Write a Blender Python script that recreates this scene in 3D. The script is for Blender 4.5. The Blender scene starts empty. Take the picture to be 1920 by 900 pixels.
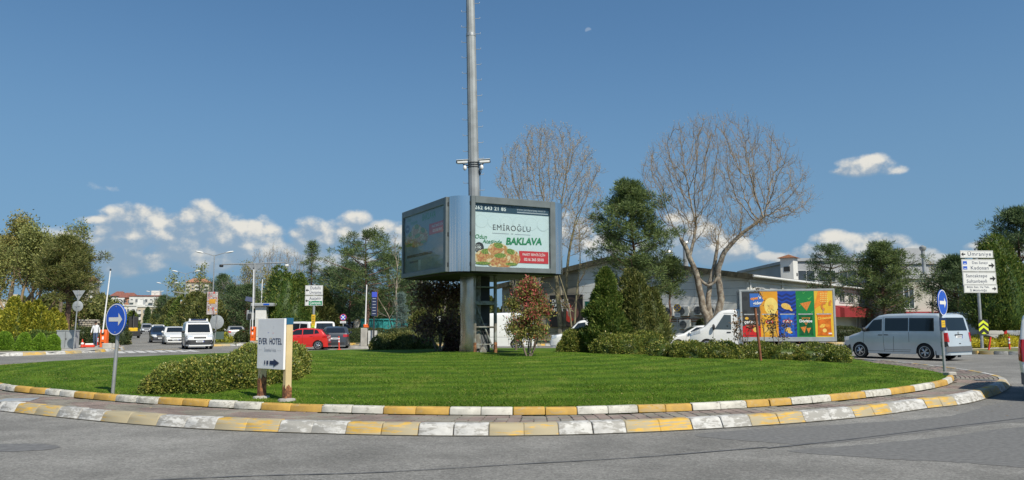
import bpy, bmesh, math, random
import numpy as np
from mathutils import Vector, Matrix, noise as mnoise
random.seed(7); RNG = np.random.default_rng(7)
PI = math.pi; R_ = math.radians
SC = bpy.context.scene; COL = SC.collection

# ------------------------------------------------------------------ camera
F, CAMH, PITCH, ROLL = 1470.0, 1.62, math.atan(156/1470), 0.004
_f = Vector((0, math.cos(PITCH), math.sin(PITCH)))
_r0 = Vector((1, 0, 0)); _u0 = Vector((0, -math.sin(PITCH), math.cos(PITCH)))
_r = _r0*math.cos(ROLL) - _u0*math.sin(ROLL); _u = _u0*math.cos(ROLL) + _r0*math.sin(ROLL)
cam = bpy.data.cameras.new('camera'); camo = bpy.data.objects.new('camera', cam); COL.objects.link(camo)
cam.sensor_width = 36; cam.lens = 36*F/1920; cam.clip_start = 0.1; cam.clip_end = 20000
mw = Matrix(((_r.x, _u.x, -_f.x, 0), (_r.y, _u.y, -_f.y, 0), (_r.z, _u.z, -_f.z, CAMH), (0, 0, 0, 1)))
camo.matrix_world = mw
SC.camera = camo
SC.view_settings.view_transform = 'Standard'; SC.view_settings.look = 'None'
SC.view_settings.exposure = 0.28; SC.view_settings.gamma = 1.0
SC.cycles.use_denoising = True
SC.cycles.max_bounces = 6; SC.cycles.transparent_max_bounces = 12
def ray(px, py): return _f*F + _r*(px-960) + _u*(450-py)
def P(px, py, z=0.0):
    d = ray(px, py); t = (z-CAMH)/d.z
    return Vector((d.x*t, d.y*t, z))
def at(px, py, D):
    d = ray(px, py); t = D/d.y
    return Vector((d.x*t, D, CAMH+d.z*t))
def XD(px, D): return at(px, 604, D).x

# ------------------------------------------------------------------ sun and sky
SUN_EL, SUN_AZ = R_(48), math.atan2(0.56, -0.83)
sdir = Vector((math.sin(SUN_AZ)*math.cos(SUN_EL), math.cos(SUN_AZ)*math.cos(SUN_EL), math.sin(SUN_EL)))
sl = bpy.data.lights.new('sun', 'SUN'); sl.energy = 4.5; sl.angle = R_(0.5); sl.color = (1, 0.93, 0.80)
so = bpy.data.objects.new('sun', sl); COL.objects.link(so); so.rotation_euler = sdir.to_track_quat('Z', 'Y').to_euler()
so.location = (20, -20, 40)
W = bpy.data.worlds.new('World'); W.cycles.sampling_method = 'MANUAL'; W.cycles.sample_map_resolution = 256; SC.world = W; W.use_nodes = True
nt = W.node_tree; N = nt.nodes; N.clear()
def nn(tree, t, **k):
    n = tree.nodes.new(t)
    for a, b in k.items(): setattr(n, a, b)
    return n
def mth(tree, op, a, b=None, c=None):
    n = tree.nodes.new('ShaderNodeMath'); n.operation = op
    for i, x in enumerate((a, b, c)):
        if x is None: continue
        if isinstance(x, (int, float)): n.inputs[i].default_value = x
        else: tree.links.new(x, n.inputs[i])
    return n.outputs[0]
sky = nn(nt, 'ShaderNodeTexSky', sky_type='NISHITA', sun_disc=False, sun_elevation=SUN_EL, sun_rotation=SUN_AZ,
         altitude=50, air_density=1.0, dust_density=.35, ozone_density=2.2)
hs = nn(nt, 'ShaderNodeHueSaturation'); hs.inputs['Saturation'].default_value = 1.0; hs.inputs['Value'].default_value = 1.0
nt.links.new(sky.outputs[0], hs.inputs['Color'])
stc = nn(nt, 'ShaderNodeTexCoord'); smp = nn(nt, 'ShaderNodeMapping'); smp.inputs['Location'].default_value = (0, 0, .17); smp.inputs['Scale'].default_value = (1, 1, .9)
nt.links.new(stc.outputs['Generated'], smp.inputs[0]); nt.links.new(smp.outputs[0], sky.inputs[0])
# cloud density as a function of (azimuth, elevation) in degrees
def azel(px, py):
    d = ray(px, py).normalized()
    return math.degrees(math.atan2(d.x, d.y)), math.degrees(math.asin(d.z))
CLOUDS = [  # px, py, rx, ry, strength: cumulus heaps along the horizon and three little puffs
 (262,432,72,46,1), (232,446,70,32,1), (372,424,66,40,1), (330,452,80,36,.9), (452,448,85,44,.95), (178,414,44,12,.55), (130,446,60,22,.55),
 (495,480,70,40,.9), (390,482,120,32,.8), (205,482,120,34,.75), (60,474,80,30,.5), (590,446,52,38,1), (540,476,50,26,.9), (668,416,40,30,.6), (650,440,46,26,.85), (725,445,62,34,1),
 (620,490,90,30,.8), (1072,440,62,40,1), (1125,465,60,40,.9), (1290,440,70,42,1), (1345,468,70,32,.9), (1240,470,60,30,.9), (1622,460,84,25,.95), (1540,476,60,22,.9), (1470,484,60,16,.7),
 (1575,450,50,20,.9), (1690,476,60,22,.8), (1756,486,34,12,.75), (1860,462,50,18,.75), (1930,470,60,24,.8), (940,470,80,36,.8), (840,470,60,30,.8), (-40,466,90,36,.6), (1990,460,80,30,.8),
 (1632,311,62,24,.62), (1668,318,46,16,.34), (1580,322,34,11,.4), (184,355,52,19,.0), (1612,356,16,7,-.25), (292,367,28,8,-.32)]
def group(name, outs):
    g = bpy.data.node_groups.new(name, 'ShaderNodeTree')
    for n_ in ('az', 'el'): g.interface.new_socket(n_, in_out='INPUT', socket_type='NodeSocketFloat')
    for n_ in outs: g.interface.new_socket(n_, in_out='OUTPUT', socket_type='NodeSocketFloat')
    return g, g.nodes.new('NodeGroupInput'), g.nodes.new('NodeGroupOutput')
gh, gi, go = group('cloud_heaps', ['heap'])
acc = None
for (px, py, rx, ry, st) in CLOUDS:
    a0, e0 = azel(px, py); k = math.degrees(1/F)
    ex = mth(gh, 'MULTIPLY', mth(gh, 'SUBTRACT', gi.outputs[0], a0), 1/(rx*k)); ey = mth(gh, 'MULTIPLY', mth(gh, 'SUBTRACT', gi.outputs[1], e0), 1/(ry*k))
    v = mth(gh, 'SUBTRACT', st, mth(gh, 'MULTIPLY_ADD', ex, ex, mth(gh, 'MULTIPLY', ey, ey)))
    acc = v if acc is None else mth(gh, 'SMOOTH_MAX', acc, v, 0.2)
acc = mth(gh, 'MAXIMUM', acc, -2.5)
# everywhere else round the horizon: a broken low band of the same cumulus
cv = gh.nodes.new('ShaderNodeCombineXYZ'); gh.links.new(gi.outputs[0], cv.inputs[0])
lo = nn(gh, 'ShaderNodeTexNoise'); lo.inputs['Scale'].default_value = 0.09; lo.inputs['Detail'].default_value = 1; gh.links.new(cv.outputs[0], lo.inputs[0])
bb = mth(gh, 'MULTIPLY', mth(gh, 'SUBTRACT', gi.outputs[1], 4.0), 1/3.5)
band = mth(gh, 'SUBTRACT', mth(gh, 'MULTIPLY', mth(gh, 'SUBTRACT', lo.outputs[0], 0.38), 4.0), mth(gh, 'MULTIPLY', bb, bb))
outm = mth(gh, 'GREATER_THAN', mth(gh, 'ABSOLUTE', gi.outputs[0]), 36.0)
band = mth(gh, 'SUBTRACT', mth(gh, 'MULTIPLY', mth(gh, 'ADD', band, 3.0), outm), 3.0)
gh.links.new(mth(gh, 'MAXIMUM', acc, band), go.inputs[0])
g, gi, go = group('cloud_density', ['density', 'lit'])
def heap(a, e):
    n = g.nodes.new('ShaderNodeGroup'); n.node_tree = gh
    for i, x in enumerate((a, e)): g.links.new(x, n.inputs[i])
    return n.outputs[0]
cv = g.nodes.new('ShaderNodeCombineXYZ'); g.links.new(gi.outputs[0], cv.inputs[0]); g.links.new(mth(g, 'MULTIPLY', gi.outputs[1], 1.25), cv.inputs[1])
def fbm(vec):
    fb = nn(g, 'ShaderNodeTexNoise'); fb.inputs['Scale'].default_value = 0.40; fb.inputs['Detail'].default_value = 7; fb.inputs['Roughness'].default_value = 0.60; g.links.new(vec, fb.inputs[0])
    return fb
fb = fbm(cv.outputs[0])
vo = nn(g, 'ShaderNodeTexVoronoi', feature='F1'); vo.inputs['Scale'].default_value = .72
wv = nn(g, 'ShaderNodeVectorMath', operation='MULTIPLY_ADD'); g.links.new(fb.outputs['Color'], wv.inputs[0]); wv.inputs[1].default_value = (.8, .8, 0); g.links.new(cv.outputs[0], wv.inputs[2])
g.links.new(wv.outputs[0], vo.inputs[0])
h0 = heap(gi.outputs[0], gi.outputs[1]); h1 = heap(mth(g, 'ADD', gi.outputs[0], .35), mth(g, 'ADD', gi.outputs[1], .55))
puff = mth(g, 'SUBTRACT', 0.45, vo.outputs['Distance'])
d0 = mth(g, 'MULTIPLY_ADD', mth(g, 'SUBTRACT', fb.outputs[0], 0.5), 2.0, mth(g, 'ADD', h0, .20))
d0 = mth(g, 'MULTIPLY_ADD', puff, 0.55, d0)
sh = nn(g, 'ShaderNodeVectorMath', operation='ADD'); g.links.new(cv.outputs[0], sh.inputs[0]); sh.inputs[1].default_value = (.26, .40, 0)
fb2 = fbm(sh.outputs[0])
# a part is bright where the heap thins out towards the sun (up and to the right)
l0 = mth(g, 'MULTIPLY_ADD', mth(g, 'SUBTRACT', fb.outputs[0], fb2.outputs[0]), 1.5, mth(g, 'MULTIPLY_ADD', puff, 0.62, mth(g, 'MULTIPLY', mth(g, 'SUBTRACT', h0, h1), .42)))
g.links.new(d0, go.inputs[0]); g.links.new(l0, go.inputs[1])
tc = nn(nt, 'ShaderNodeTexCoord'); sp = nn(nt, 'ShaderNodeSeparateXYZ'); nt.links.new(tc.outputs['Generated'], sp.inputs[0])
az = mth(nt, 'MULTIPLY', mth(nt, 'ARCTAN2', sp.outputs[0], sp.outputs[1]), 180/PI)
el = mth(nt, 'MULTIPLY', mth(nt, 'ARCSINE', sp.outputs[2]), 180/PI)
cn = nt.nodes.new('ShaderNodeGroup'); cn.node_tree = g; nt.links.new(az, cn.inputs[0]); nt.links.new(el, cn.inputs[1]); dA = cn.outputs[0]
def ramp(tree, x, a, b):
    n = tree.nodes.new('ShaderNodeMapRange'); n.interpolation_type = 'SMOOTHSTEP'; tree.links.new(x, n.inputs[0]); n.inputs[1].default_value = a; n.inputs[2].default_value = b; return n.outputs[0]
cover = ramp(nt, dA, 0.0, 0.72)
lit = ramp(nt, cn.outputs[1], -0.20, 0.36)
lowf = ramp(nt, el, 2.5, 6.0)
lit = mth(nt, 'MULTIPLY', lit, mth(nt, 'MULTIPLY_ADD', lowf, 0.5, 0.5))
def mix(tree, f, a, b):
    n = tree.nodes.new('ShaderNodeMix'); n.data_type = 'RGBA'
    for s, x in ((0, f), (6, a), (7, b)):
        if isinstance(x, (int, float)): n.inputs[s].default_value = x
        elif isinstance(x, tuple): n.inputs[s].default_value = x if len(x) == 4 else (*x, 1)
        else: tree.links.new(x, n.inputs[s])
    return n.outputs[2]
SKYK = 0.094
ccol = mix(nt, lit, tuple(c/SKYK for c in (.285, .335, .385)), tuple(c/SKYK for c in (.70, .67, .60)))
opac = mth(nt, 'MULTIPLY', cover, mth(nt, 'MULTIPLY_ADD', lit, .44, .46))
tn = nn(nt, 'ShaderNodeVectorMath', operation='MULTIPLY'); nt.links.new(hs.outputs[0], tn.inputs[0]); tn.inputs[1].default_value = (.83, 1.11, 1.17)
hz_f = mth(nt, 'MULTIPLY', mth(nt, 'SUBTRACT', 1.0, ramp(nt, el, 0.0, 24.0)), .72)
skyb = mix(nt, hz_f, tn.outputs[0], tuple(c/SKYK for c in (.160, .275, .385)))
skyb = mix(nt, mth(nt, 'MULTIPLY', mth(nt, 'SUBTRACT', 1.0, ramp(nt, el, 0.0, 6.5)), .60), skyb, tuple(c/SKYK for c in (.150, .235, .315)))
skyc = mix(nt, opac, skyb, ccol)
# the pale day moon
ma, me = azel(1103, 57); k = math.degrees(1/F)
mx = mth(nt, 'MULTIPLY', mth(nt, 'SUBTRACT', az, ma), 1/(7*k)); my = mth(nt, 'MULTIPLY', mth(nt, 'SUBTRACT', el, me), 1/(6*k))
moon = ramp(nt, mth(nt, 'SUBTRACT', 1.0, mth(nt, 'MULTIPLY_ADD', mx, mx, mth(nt, 'MULTIPLY', my, my))), -.1, .6)
mcut = ramp(nt, mth(nt, 'ADD', my, mth(nt, 'MULTIPLY', mx, -.35)), -.35, .15)
moon = mth(nt, 'MULTIPLY', mth(nt, 'MULTIPLY', moon, mcut), .26)
skyc = mix(nt, moon, skyc, tuple(c/SKYK for c in (.51, .56, .61)))
bg = nn(nt, 'ShaderNodeBackground'); bg.inputs[1].default_value = SKYK; nt.links.new(skyc, bg.inputs[0])
wo = nn(nt, 'ShaderNodeOutputWorld'); nt.links.new(bg.outputs[0], wo.inputs[0])

# ------------------------------------------------------------------ helpers
def link(o, parent=None):
    COL.objects.link(o)
    if parent is not None: o.parent = parent
    return o
def tag(o, label=None, cat=None, group=None, kind=None):
    if label: o['label'] = label
    if cat: o['category'] = cat
    if group: o['group'] = group
    if kind: o['kind'] = kind
    return o
def thing(name, label, cat, loc=(0, 0, 0), rz=0.0, group=None):
    o = bpy.data.objects.new(name, None); o.empty_display_size = .2; link(o)
    o.location = loc; o.rotation_euler = (0, 0, rz)
    return tag(o, label, cat, group)
def inst(name, me, parent=None, loc=(0, 0, 0), rot=(0, 0, 0), scale=None):
    o = bpy.data.objects.new(name, me); link(o, parent); o.location = loc; o.rotation_euler = rot
    if scale: o.scale = scale
    return o
def dup(root, loc, rz, label=None, scale=1.0):
    def cp(o, par):
        c = o.copy(); COL.objects.link(c)
        if par is not None: c.parent = par
        for ch in list(o.children): cp(ch, c)
        return c
    r = cp(root, None); r.location = loc; r.rotation_euler = (0, 0, rz); r.scale = (scale,)*3
    if label: r['label'] = label
    return r
class MB:
    def __init__(s): s.v = []; s.f = []; s.m = []
    def add(s, vs, fs, mi=0):
        b = len(s.v); s.v += [tuple(v) for v in vs]; s.f += [tuple(i+b for i in f) for f in fs]; s.m += [mi]*len(fs); return s
    def box(s, c, d, bev=0.0, M=None, mi=0):
        hx, hy, hz = d[0]/2, d[1]/2, d[2]/2; c = Vector(c)
        T = (lambda p: c + (M @ Vector(p))) if M is not None else (lambda p: c + Vector(p))
        if bev <= 0:
            vs = [T((x*hx, y*hy, z*hz)) for x in (-1, 1) for y in (-1, 1) for z in (-1, 1)]
            return s.add(vs, [(0, 1, 3, 2), (4, 6, 7, 5), (0, 4, 5, 1), (2, 3, 7, 6), (0, 2, 6, 4), (1, 5, 7, 3)], mi)
        b = min(bev, hx*.9, hy*.9, hz*.9); vs = []; ix = {}
        for x in (-1, 1):
            for y in (-1, 1):
                for z in (-1, 1):
                    for a in range(3):
                        p = [x*(hx-b), y*(hy-b), z*(hz-b)]; p[a] = (x*hx, y*hy, z*hz)[a]
                        ix[(x, y, z, a)] = len(vs); vs.append(T(p))
        fs = []
        for a in range(3):
            o1, o2 = (a+1) % 3, (a+2) % 3
            for sg in (-1, 1):
                q = []
                for (i, j) in ((-1, -1), (1, -1), (1, 1), (-1, 1)):
                    k = [0, 0, 0]; k[a] = sg; k[o1] = i; k[o2] = j; q.append(ix[(*k, a)])
                fs.append(tuple(q) if sg > 0 else tuple(q[::-1]))
        for a in range(3):
            o1, o2 = (a+1) % 3, (a+2) % 3
            for i in (-1, 1):
                for j in (-1, 1):
                    k0 = [0, 0, 0]; k1 = [0, 0, 0]; k0[a] = -1; k1[a] = 1
                    for k in (k0, k1): k[o1] = i; k[o2] = j
                    q = (ix[(*k0, o1)], ix[(*k1, o1)], ix[(*k1, o2)], ix[(*k0, o2)])
                    fs.append(q if i*j < 0 else q[::-1])
        for x in (-1, 1):
            for y in (-1, 1):
                for z in (-1, 1):
                    q = tuple(ix[(x, y, z, a)] for a in range(3)); fs.append(q if x*y*z > 0 else q[::-1])
        return s.add(vs, fs, mi)
    def tube(s, pts, rad, n=8, cap=True, mi=0):
        pts = [Vector(p) for p in pts]
        if not isinstance(rad, (list, tuple)): rad = [rad]*len(pts)
        vs = []; fs = []; up = None
        for i, p in enumerate(pts):
            t = (pts[min(i+1, len(pts)-1)] - pts[max(i-1, 0)]).normalized()
            if up is None: up = t.orthogonal().normalized()
            up = (up - t*up.dot(t)).normalized(); w = t.cross(up)
            for k in range(n):
                a = 2*PI*k/n; vs.append(p + (up*math.cos(a) + w*math.sin(a))*rad[i])
        for i in range(len(pts)-1):
            for k in range(n):
                k2 = (k+1) % n; fs.append((i*n+k, i*n+k2, (i+1)*n+k2, (i+1)*n+k))
        if cap: fs.append(tuple(range(n))[::-1]); fs.append(tuple((len(pts)-1)*n+k for k in range(n)))
        return s.add(vs, fs, mi)
    def lathe(s, prof, n=24, M=None, mi=0):
        vs = []; fs = []
        for (r, z) in prof:
            for k in range(n):
                a = 2*PI*k/n; p = Vector((r*math.cos(a), r*math.sin(a), z)); vs.append(M @ p if M is not None else p)
        for i in range(len(prof)-1):
            for k in range(n):
                k2 = (k+1) % n; fs.append((i*n+k, i*n+k2, (i+1)*n+k2, (i+1)*n+k))
        if prof[0][0] > 1e-6: fs.append(tuple(range(n))[::-1])
        if prof[-1][0] > 1e-6: fs.append(tuple((len(prof)-1)*n+k for k in range(n)))
        return s.add(vs, fs, mi)
    def prism(s, poly, y0, y1, M=None, mi=0):       # poly in XZ, extruded along Y; front face at y0
        n = len(poly); vs = [Vector((x, y0, z)) for x, z in poly] + [Vector((x, y1, z)) for x, z in poly]
        if M is not None: vs = [M @ v for v in vs]
        ar = sum(poly[i][0]*poly[(i+1) % n][1]-poly[(i+1) % n][0]*poly[i][1] for i in range(n))
        fr = tuple(range(n)); bk = tuple(range(n, 2*n))[::-1]
        fs = [fr, bk] + [((i+1) % n, i, n+i, n+(i+1) % n) for i in range(n)]
        if ar < 0: fs = [f[::-1] for f in fs]
        return s.add(vs, fs, mi)
    def ell(s, c, r, nu=12, nv=8, M=None, mi=0):
        vs = []; fs = []
        for j in range(nv+1):
            th = PI*j/nv
            for i in range(nu):
                ph = 2*PI*i/nu; p = Vector((r[0]*math.sin(th)*math.cos(ph), r[1]*math.sin(th)*math.sin(ph), -r[2]*math.cos(th)))
                vs.append(Vector(c) + (M @ p if M is not None else p))
        for j in range(nv):
            for i in range(nu):
                i2 = (i+1) % nu; fs.append((j*nu+i, j*nu+i2, (j+1)*nu+i2, (j+1)*nu+i))
        return s.add(vs, fs, mi)
    def mesh(s, name, mats, smooth=None):
        me = bpy.data.meshes.new(name); me.from_pydata(s.v, [], s.f)
        for m in (mats if isinstance(mats, (list, tuple)) else [mats]): me.materials.append(m)
        if any(s.m): me.polygons.foreach_set('material_index', s.m)
        if smooth is not None:
            me.polygons.foreach_set('use_smooth', [True]*len(s.f)); me.update()
            me.set_sharp_from_angle(angle=R_(smooth))
        me.update(); return me
    def build(s, name, mats, parent=None, smooth=None, loc=(0, 0, 0), rot=(0, 0, 0)):
        return inst(name, s.mesh(name, mats, smooth), parent, loc, rot)
def npmesh(name, V, Fa, mat, parent=None, tint=None, smooth=False):
    V = np.asarray(V, dtype=np.float32); Fa = np.asarray(Fa, dtype=np.int32); k = Fa.shape[1]
    me = bpy.data.meshes.new(name); me.vertices.add(len(V)); me.vertices.foreach_set('co', V.ravel())
    me.loops.add(Fa.size); me.loops.foreach_set('vertex_index', Fa.ravel())
    me.polygons.add(len(Fa)); me.polygons.foreach_set('loop_start', np.arange(0, Fa.size, k, dtype=np.int32))
    if smooth: me.polygons.foreach_set('use_smooth', np.ones(len(Fa), dtype=bool))
    me.materials.append(mat); me.update(calc_edges=True)
    if tint is not None:
        at_ = me.attributes.new('tint', 'FLOAT', 'FACE'); at_.data.foreach_set('value', np.asarray(tint, dtype=np.float32))
    return inst(name, me, parent)
def catmull(pts, closed, per=8):
    pts = [Vector(p) for p in pts]; n = len(pts); out = []
    for i in range(n if closed else n-1):
        g_ = lambda j: pts[j % n] if closed else pts[max(0, min(n-1, j))]
        a, b, c, d = g_(i-1), g_(i), g_(i+1), g_(i+2)
        for k in range(per):
            t = k/per; out.append(.5*((2*b) + (c-a)*t + (2*a-5*b+4*c-d)*t*t + (3*b-a-3*c+d)*t**3))
    if not closed: out.append(pts[-1])
    return out
def walk(pts, step, closed=False):           # points every `step` metres along a polyline, with directions
    pts = list(pts) + ([pts[0]] if closed else []); out = []; rest = 0.0
    for a, b in zip(pts, pts[1:]):
        L = (b-a).length
        if L < 1e-9: continue
        d = (b-a)/L; t = rest
        while t < L: out.append((a+d*t, d)); t += step
        rest = t-L
    return out

# ------------------------------------------------------------------ materials
def M(name, col, rough=.6, metal=0.0, var=.10, vs=3.0, bump=0.0, bs=60.0, spec=.5, coat=0.0, col2=None, world=False, det=6, emit=None, stretch=None):
    m = bpy.data.materials.new(name); m.use_nodes = True; t = m.node_tree; b = t.nodes['Principled BSDF']
    b.inputs['Roughness'].default_value = rough; b.inputs['Metallic'].default_value = metal
    b.inputs['Specular IOR Level'].default_value = spec; b.inputs['Coat Weight'].default_value = coat; b.inputs['Coat Roughness'].default_value = .05
    if world: co = nn(t, 'ShaderNodeNewGeometry').outputs['Position']
    else: co = nn(t, 'ShaderNodeTexCoord').outputs['Object']
    if stretch:
        mp = nn(t, 'ShaderNodeMapping'); t.links.new(co, mp.inputs[0]); mp.inputs['Scale'].default_value = stretch; co = mp.outputs[0]
    if var > 0 or col2:
        n1 = nn(t, 'ShaderNodeTexNoise'); n1.inputs['Scale'].default_value = vs; n1.inputs['Detail'].default_value = det; t.links.new(co, n1.inputs[0])
        if col2: c = mix(t, ramp(t, n1.outputs[0], .5-.02/max(var, .02)*.5-.0, .5+.02/max(var, .02)*.5), tuple(col), tuple(col2))
        else: c = mix(t, ramp(t, n1.outputs[0], .25, .75), tuple(x*(1-var) for x in col), tuple(min(1, x*(1+var)) for x in col))
        t.links.new(c, b.inputs['Base Color'])
    else: b.inputs['Base Color'].default_value = (*col, 1)
    if bump > 0:
        n2 = nn(t, 'ShaderNodeTexNoise'); n2.inputs['Scale'].default_value = bs; n2.inputs['Detail'].default_value = 4; t.links.new(co, n2.inputs[0])
        bp = nn(t, 'ShaderNodeBump'); bp.inputs['Strength'].default_value = bump; bp.inputs['Distance'].default_value = .01
        t.links.new(n2.outputs[0], bp.inputs['Height']); t.links.new(bp.outputs[0], b.inputs['Normal'])
    if emit: b.inputs['Emission Color'].default_value = (*emit, 1); b.inputs['Emission Strength'].default_value = 1
    return m
LK = 1.68
def LEAF(name, dark, light, third=None, trans=.3, big=.35, bigs=.8, rough=.55):
    m = bpy.data.materials.new(name); m.use_nodes = True; t = m.node_tree; b = t.nodes['Principled BSDF']
    a = nn(t, 'ShaderNodeAttribute', attribute_name='tint'); po = nn(t, 'ShaderNodeNewGeometry').outputs['Position']
    n1 = nn(t, 'ShaderNodeTexNoise'); n1.inputs['Scale'].default_value = bigs; n1.inputs['Detail'].default_value = 3; t.links.new(po, n1.inputs[0])
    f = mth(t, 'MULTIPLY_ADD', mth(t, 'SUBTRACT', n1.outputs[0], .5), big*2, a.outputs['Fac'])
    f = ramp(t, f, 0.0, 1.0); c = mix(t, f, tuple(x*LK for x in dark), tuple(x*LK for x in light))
    if third: c = mix(t, ramp(t, a.outputs['Fac'], .86, .93), c, tuple(x*LK for x in third))
    b.inputs['Roughness'].default_value = rough; b.inputs['Specular IOR Level'].default_value = .35
    t.links.new(c, b.inputs['Base Color'])
    tr = nn(t, 'ShaderNodeBsdfTranslucent'); t.links.new(c, tr.inputs[0])
    mx_ = nn(t, 'ShaderNodeMixShader'); mx_.inputs[0].default_value = trans
    o = t.nodes['Material Output']; t.links.new(b.outputs[0], mx_.inputs[1]); t.links.new(tr.outputs[0], mx_.inputs[2]); t.links.new(mx_.outputs[0], o.inputs[0])
    return m
def PAINTED(name, paint, base, wear=.5, vs=(9, 9, 9), scale=1.0, rough=.75, fresh=None):
    """Worn road paint over concrete, in world space so that no two stones match."""
    m = bpy.data.materials.new(name); m.use_nodes = True; t = m.node_tree; b = t.nodes['Principled BSDF']; b.inputs['Roughness'].default_value = rough
    po = nn(t, 'ShaderNodeNewGeometry').outputs['Position']; mp = nn(t, 'ShaderNodeMapping'); mp.inputs['Scale'].default_value = vs; t.links.new(po, mp.inputs[0])
    n1 = nn(t, 'ShaderNodeTexNoise'); n1.inputs['Scale'].default_value = scale; n1.inputs['Detail'].default_value = 8; n1.inputs['Roughness'].default_value = .65; t.links.new(mp.outputs[0], n1.inputs[0])
    n2 = nn(t, 'ShaderNodeTexNoise'); n2.inputs['Scale'].default_value = 1.1; n2.inputs['Detail'].default_value = 3; t.links.new(po, n2.inputs[0])
    f = mth(t, 'MULTIPLY_ADD', mth(t, 'SUBTRACT', n2.outputs[0], .5), .55, n1.outputs[0])
    k = ramp(t, f, wear-.05, wear+.05)
    n3 = nn(t, 'ShaderNodeTexNoise'); n3.inputs['Scale'].default_value = 6; n3.inputs['Detail'].default_value = 6; t.links.new(po, n3.inputs[0])
    pa = mix(t, ramp(t, n3.outputs[0], .3, .7), tuple(x*.82 for x in paint), tuple(fresh or paint))
    t.links.new(mix(t, k, pa, tuple(base)), b.inputs['Base Color'])
    bp = nn(t, 'ShaderNodeBump'); bp.inputs['Strength'].default_value = .35; bp.inputs['Distance'].default_value = .004; t.links.new(n1.outputs[0], bp.inputs['Height']); t.links.new(bp.outputs[0], b.inputs['Normal'])
    return m
def GLASS(name, tint, refl=.06):
    m = bpy.data.materials.new(name); m.use_nodes = True; t = m.node_tree; t.nodes.remove(t.nodes['Principled BSDF'])
    a = nn(t, 'ShaderNodeBsdfTransparent'); a.inputs[0].default_value = (*tint, 1); gl = nn(t, 'ShaderNodeBsdfGlossy'); gl.inputs['Roughness'].default_value = .02
    lw = nn(t, 'ShaderNodeFresnel'); lw.inputs[0].default_value = 1.5; mx_ = nn(t, 'ShaderNodeMixShader')
    bf = nn(t, 'ShaderNodeNewGeometry').outputs['Backfacing']; fr_ = mth(t, 'MULTIPLY', mth(t, 'ADD', lw.outputs[0], refl-.04), mth(t, 'SUBTRACT', 1.0, bf)); t.links.new(fr_, mx_.inputs[0]); t.links.new(a.outputs[0], mx_.inputs[1]); t.links.new(gl.outputs[0], mx_.inputs[2])
    t.links.new(mx_.outputs[0], t.nodes['Material Output'].inputs[0]); return m
def text(body, size, mat, parent, loc, rot=(PI/2, 0, 0), align='CENTER', bold=0.0, shear=0.0, xs=1.0, space=1.0, name='lettering', res=3):
    cu = bpy.data.curves.new('t', 'FONT'); cu.body = body; cu.size = size; cu.align_x = align; cu.align_y = 'CENTER'
    cu.offset = bold*size; cu.shear = shear; cu.space_character = space; cu.resolution_u = res
    ob = bpy.data.objects.new('t', cu); me = bpy.data.meshes.new_from_object(ob); bpy.data.objects.remove(ob); bpy.data.curves.remove(cu)
    me.name = name; me.materials.clear(); me.materials.append(mat)
    o = inst(name, me, parent, loc, rot); o.scale = (xs, 1, 1); return o
# ------------------------------------------------------------------ the ground, the road, the island
ASPH = M('asphalt', (.192, .187, .174), .92, var=.16, vs=.22, bump=.9, bs=90, world=True, spec=.25)
def _asph():
    t = ASPH.node_tree; b = t.nodes['Principled BSDF']; src = b.inputs['Base Color'].links[0].from_socket
    po = nn(t, 'ShaderNodeNewGeometry').outputs['Position']
    gr = nn(t, 'ShaderNodeTexNoise'); gr.inputs['Scale'].default_value = 34; gr.inputs['Detail'].default_value = 5; gr.inputs['Roughness'].default_value = .75; t.links.new(po, gr.inputs[0])
    sp2 = nn(t, 'ShaderNodeTexNoise'); sp2.inputs['Scale'].default_value = 1.3; sp2.inputs['Detail'].default_value = 7; t.links.new(po, sp2.inputs[0])
    big = nn(t, 'ShaderNodeTexNoise'); big.inputs['Scale'].default_value = .35; big.inputs['Detail'].default_value = 5; t.links.new(po, big.inputs[0])
    vr = nn(t, 'ShaderNodeTexVoronoi'); vr.inputs['Scale'].default_value = 26; t.links.new(po, vr.inputs[0]); sc_ = nn(t, 'ShaderNodeSeparateColor'); t.links.new(vr.outputs['Color'], sc_.inputs[0])
    sx_ = nn(t, 'ShaderNodeSeparateXYZ'); t.links.new(po, sx_.inputs[0]); ax_ = mth(t, 'ADD', sx_.outputs[0], 2.2); ay_ = mth(t, 'SUBTRACT', sx_.outputs[1], 28.5); rad_ = mth(t, 'SQRT', mth(t, 'MULTIPLY_ADD', ax_, ax_, mth(t, 'MULTIPLY', ay_, ay_)))
    trk = mth(t, 'SINE', mth(t, 'MULTIPLY_ADD', big.outputs[0], 3.0, mth(t, 'MULTIPLY', rad_, 2*PI/1.75)))      # wheel tracks polished into the lanes of the roundabout
    k = mth(t, 'MULTIPLY', mth(t, 'MULTIPLY_ADD', ramp(t, gr.outputs[0], .32, .68), .62, .70), mth(t, 'MULTIPLY_ADD', ramp(t, sp2.outputs[0], .3, .7), .26, .87))
    k = mth(t, 'MULTIPLY', k, mth(t, 'MULTIPLY_ADD', sc_.outputs[0], .36, .82)); k = mth(t, 'MULTIPLY', k, mth(t, 'MULTIPLY_ADD', trk, .022, 1.0)); k = mth(t, 'MULTIPLY', k, mth(t, 'MULTIPLY_ADD', ramp(t, big.outputs[0], .35, .65), .10, .95))
    v = nn(t, 'ShaderNodeVectorMath', operation='SCALE'); t.links.new(src, v.inputs[0]); t.links.new(k, v.inputs['Scale']); t.links.new(v.outputs[0], b.inputs['Base Color'])
_asph()
ASPH_PATCH = M('asphalt repair', (.150, .150, .150), .9, var=.2, vs=9, bump=.8, bs=110, world=True, spec=.25)
ASPH_DARK = M('asphalt newer lane', (.154, .153, .149), .92, var=.2, vs=14, bump=.8, bs=110, world=True, spec=.25)
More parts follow.
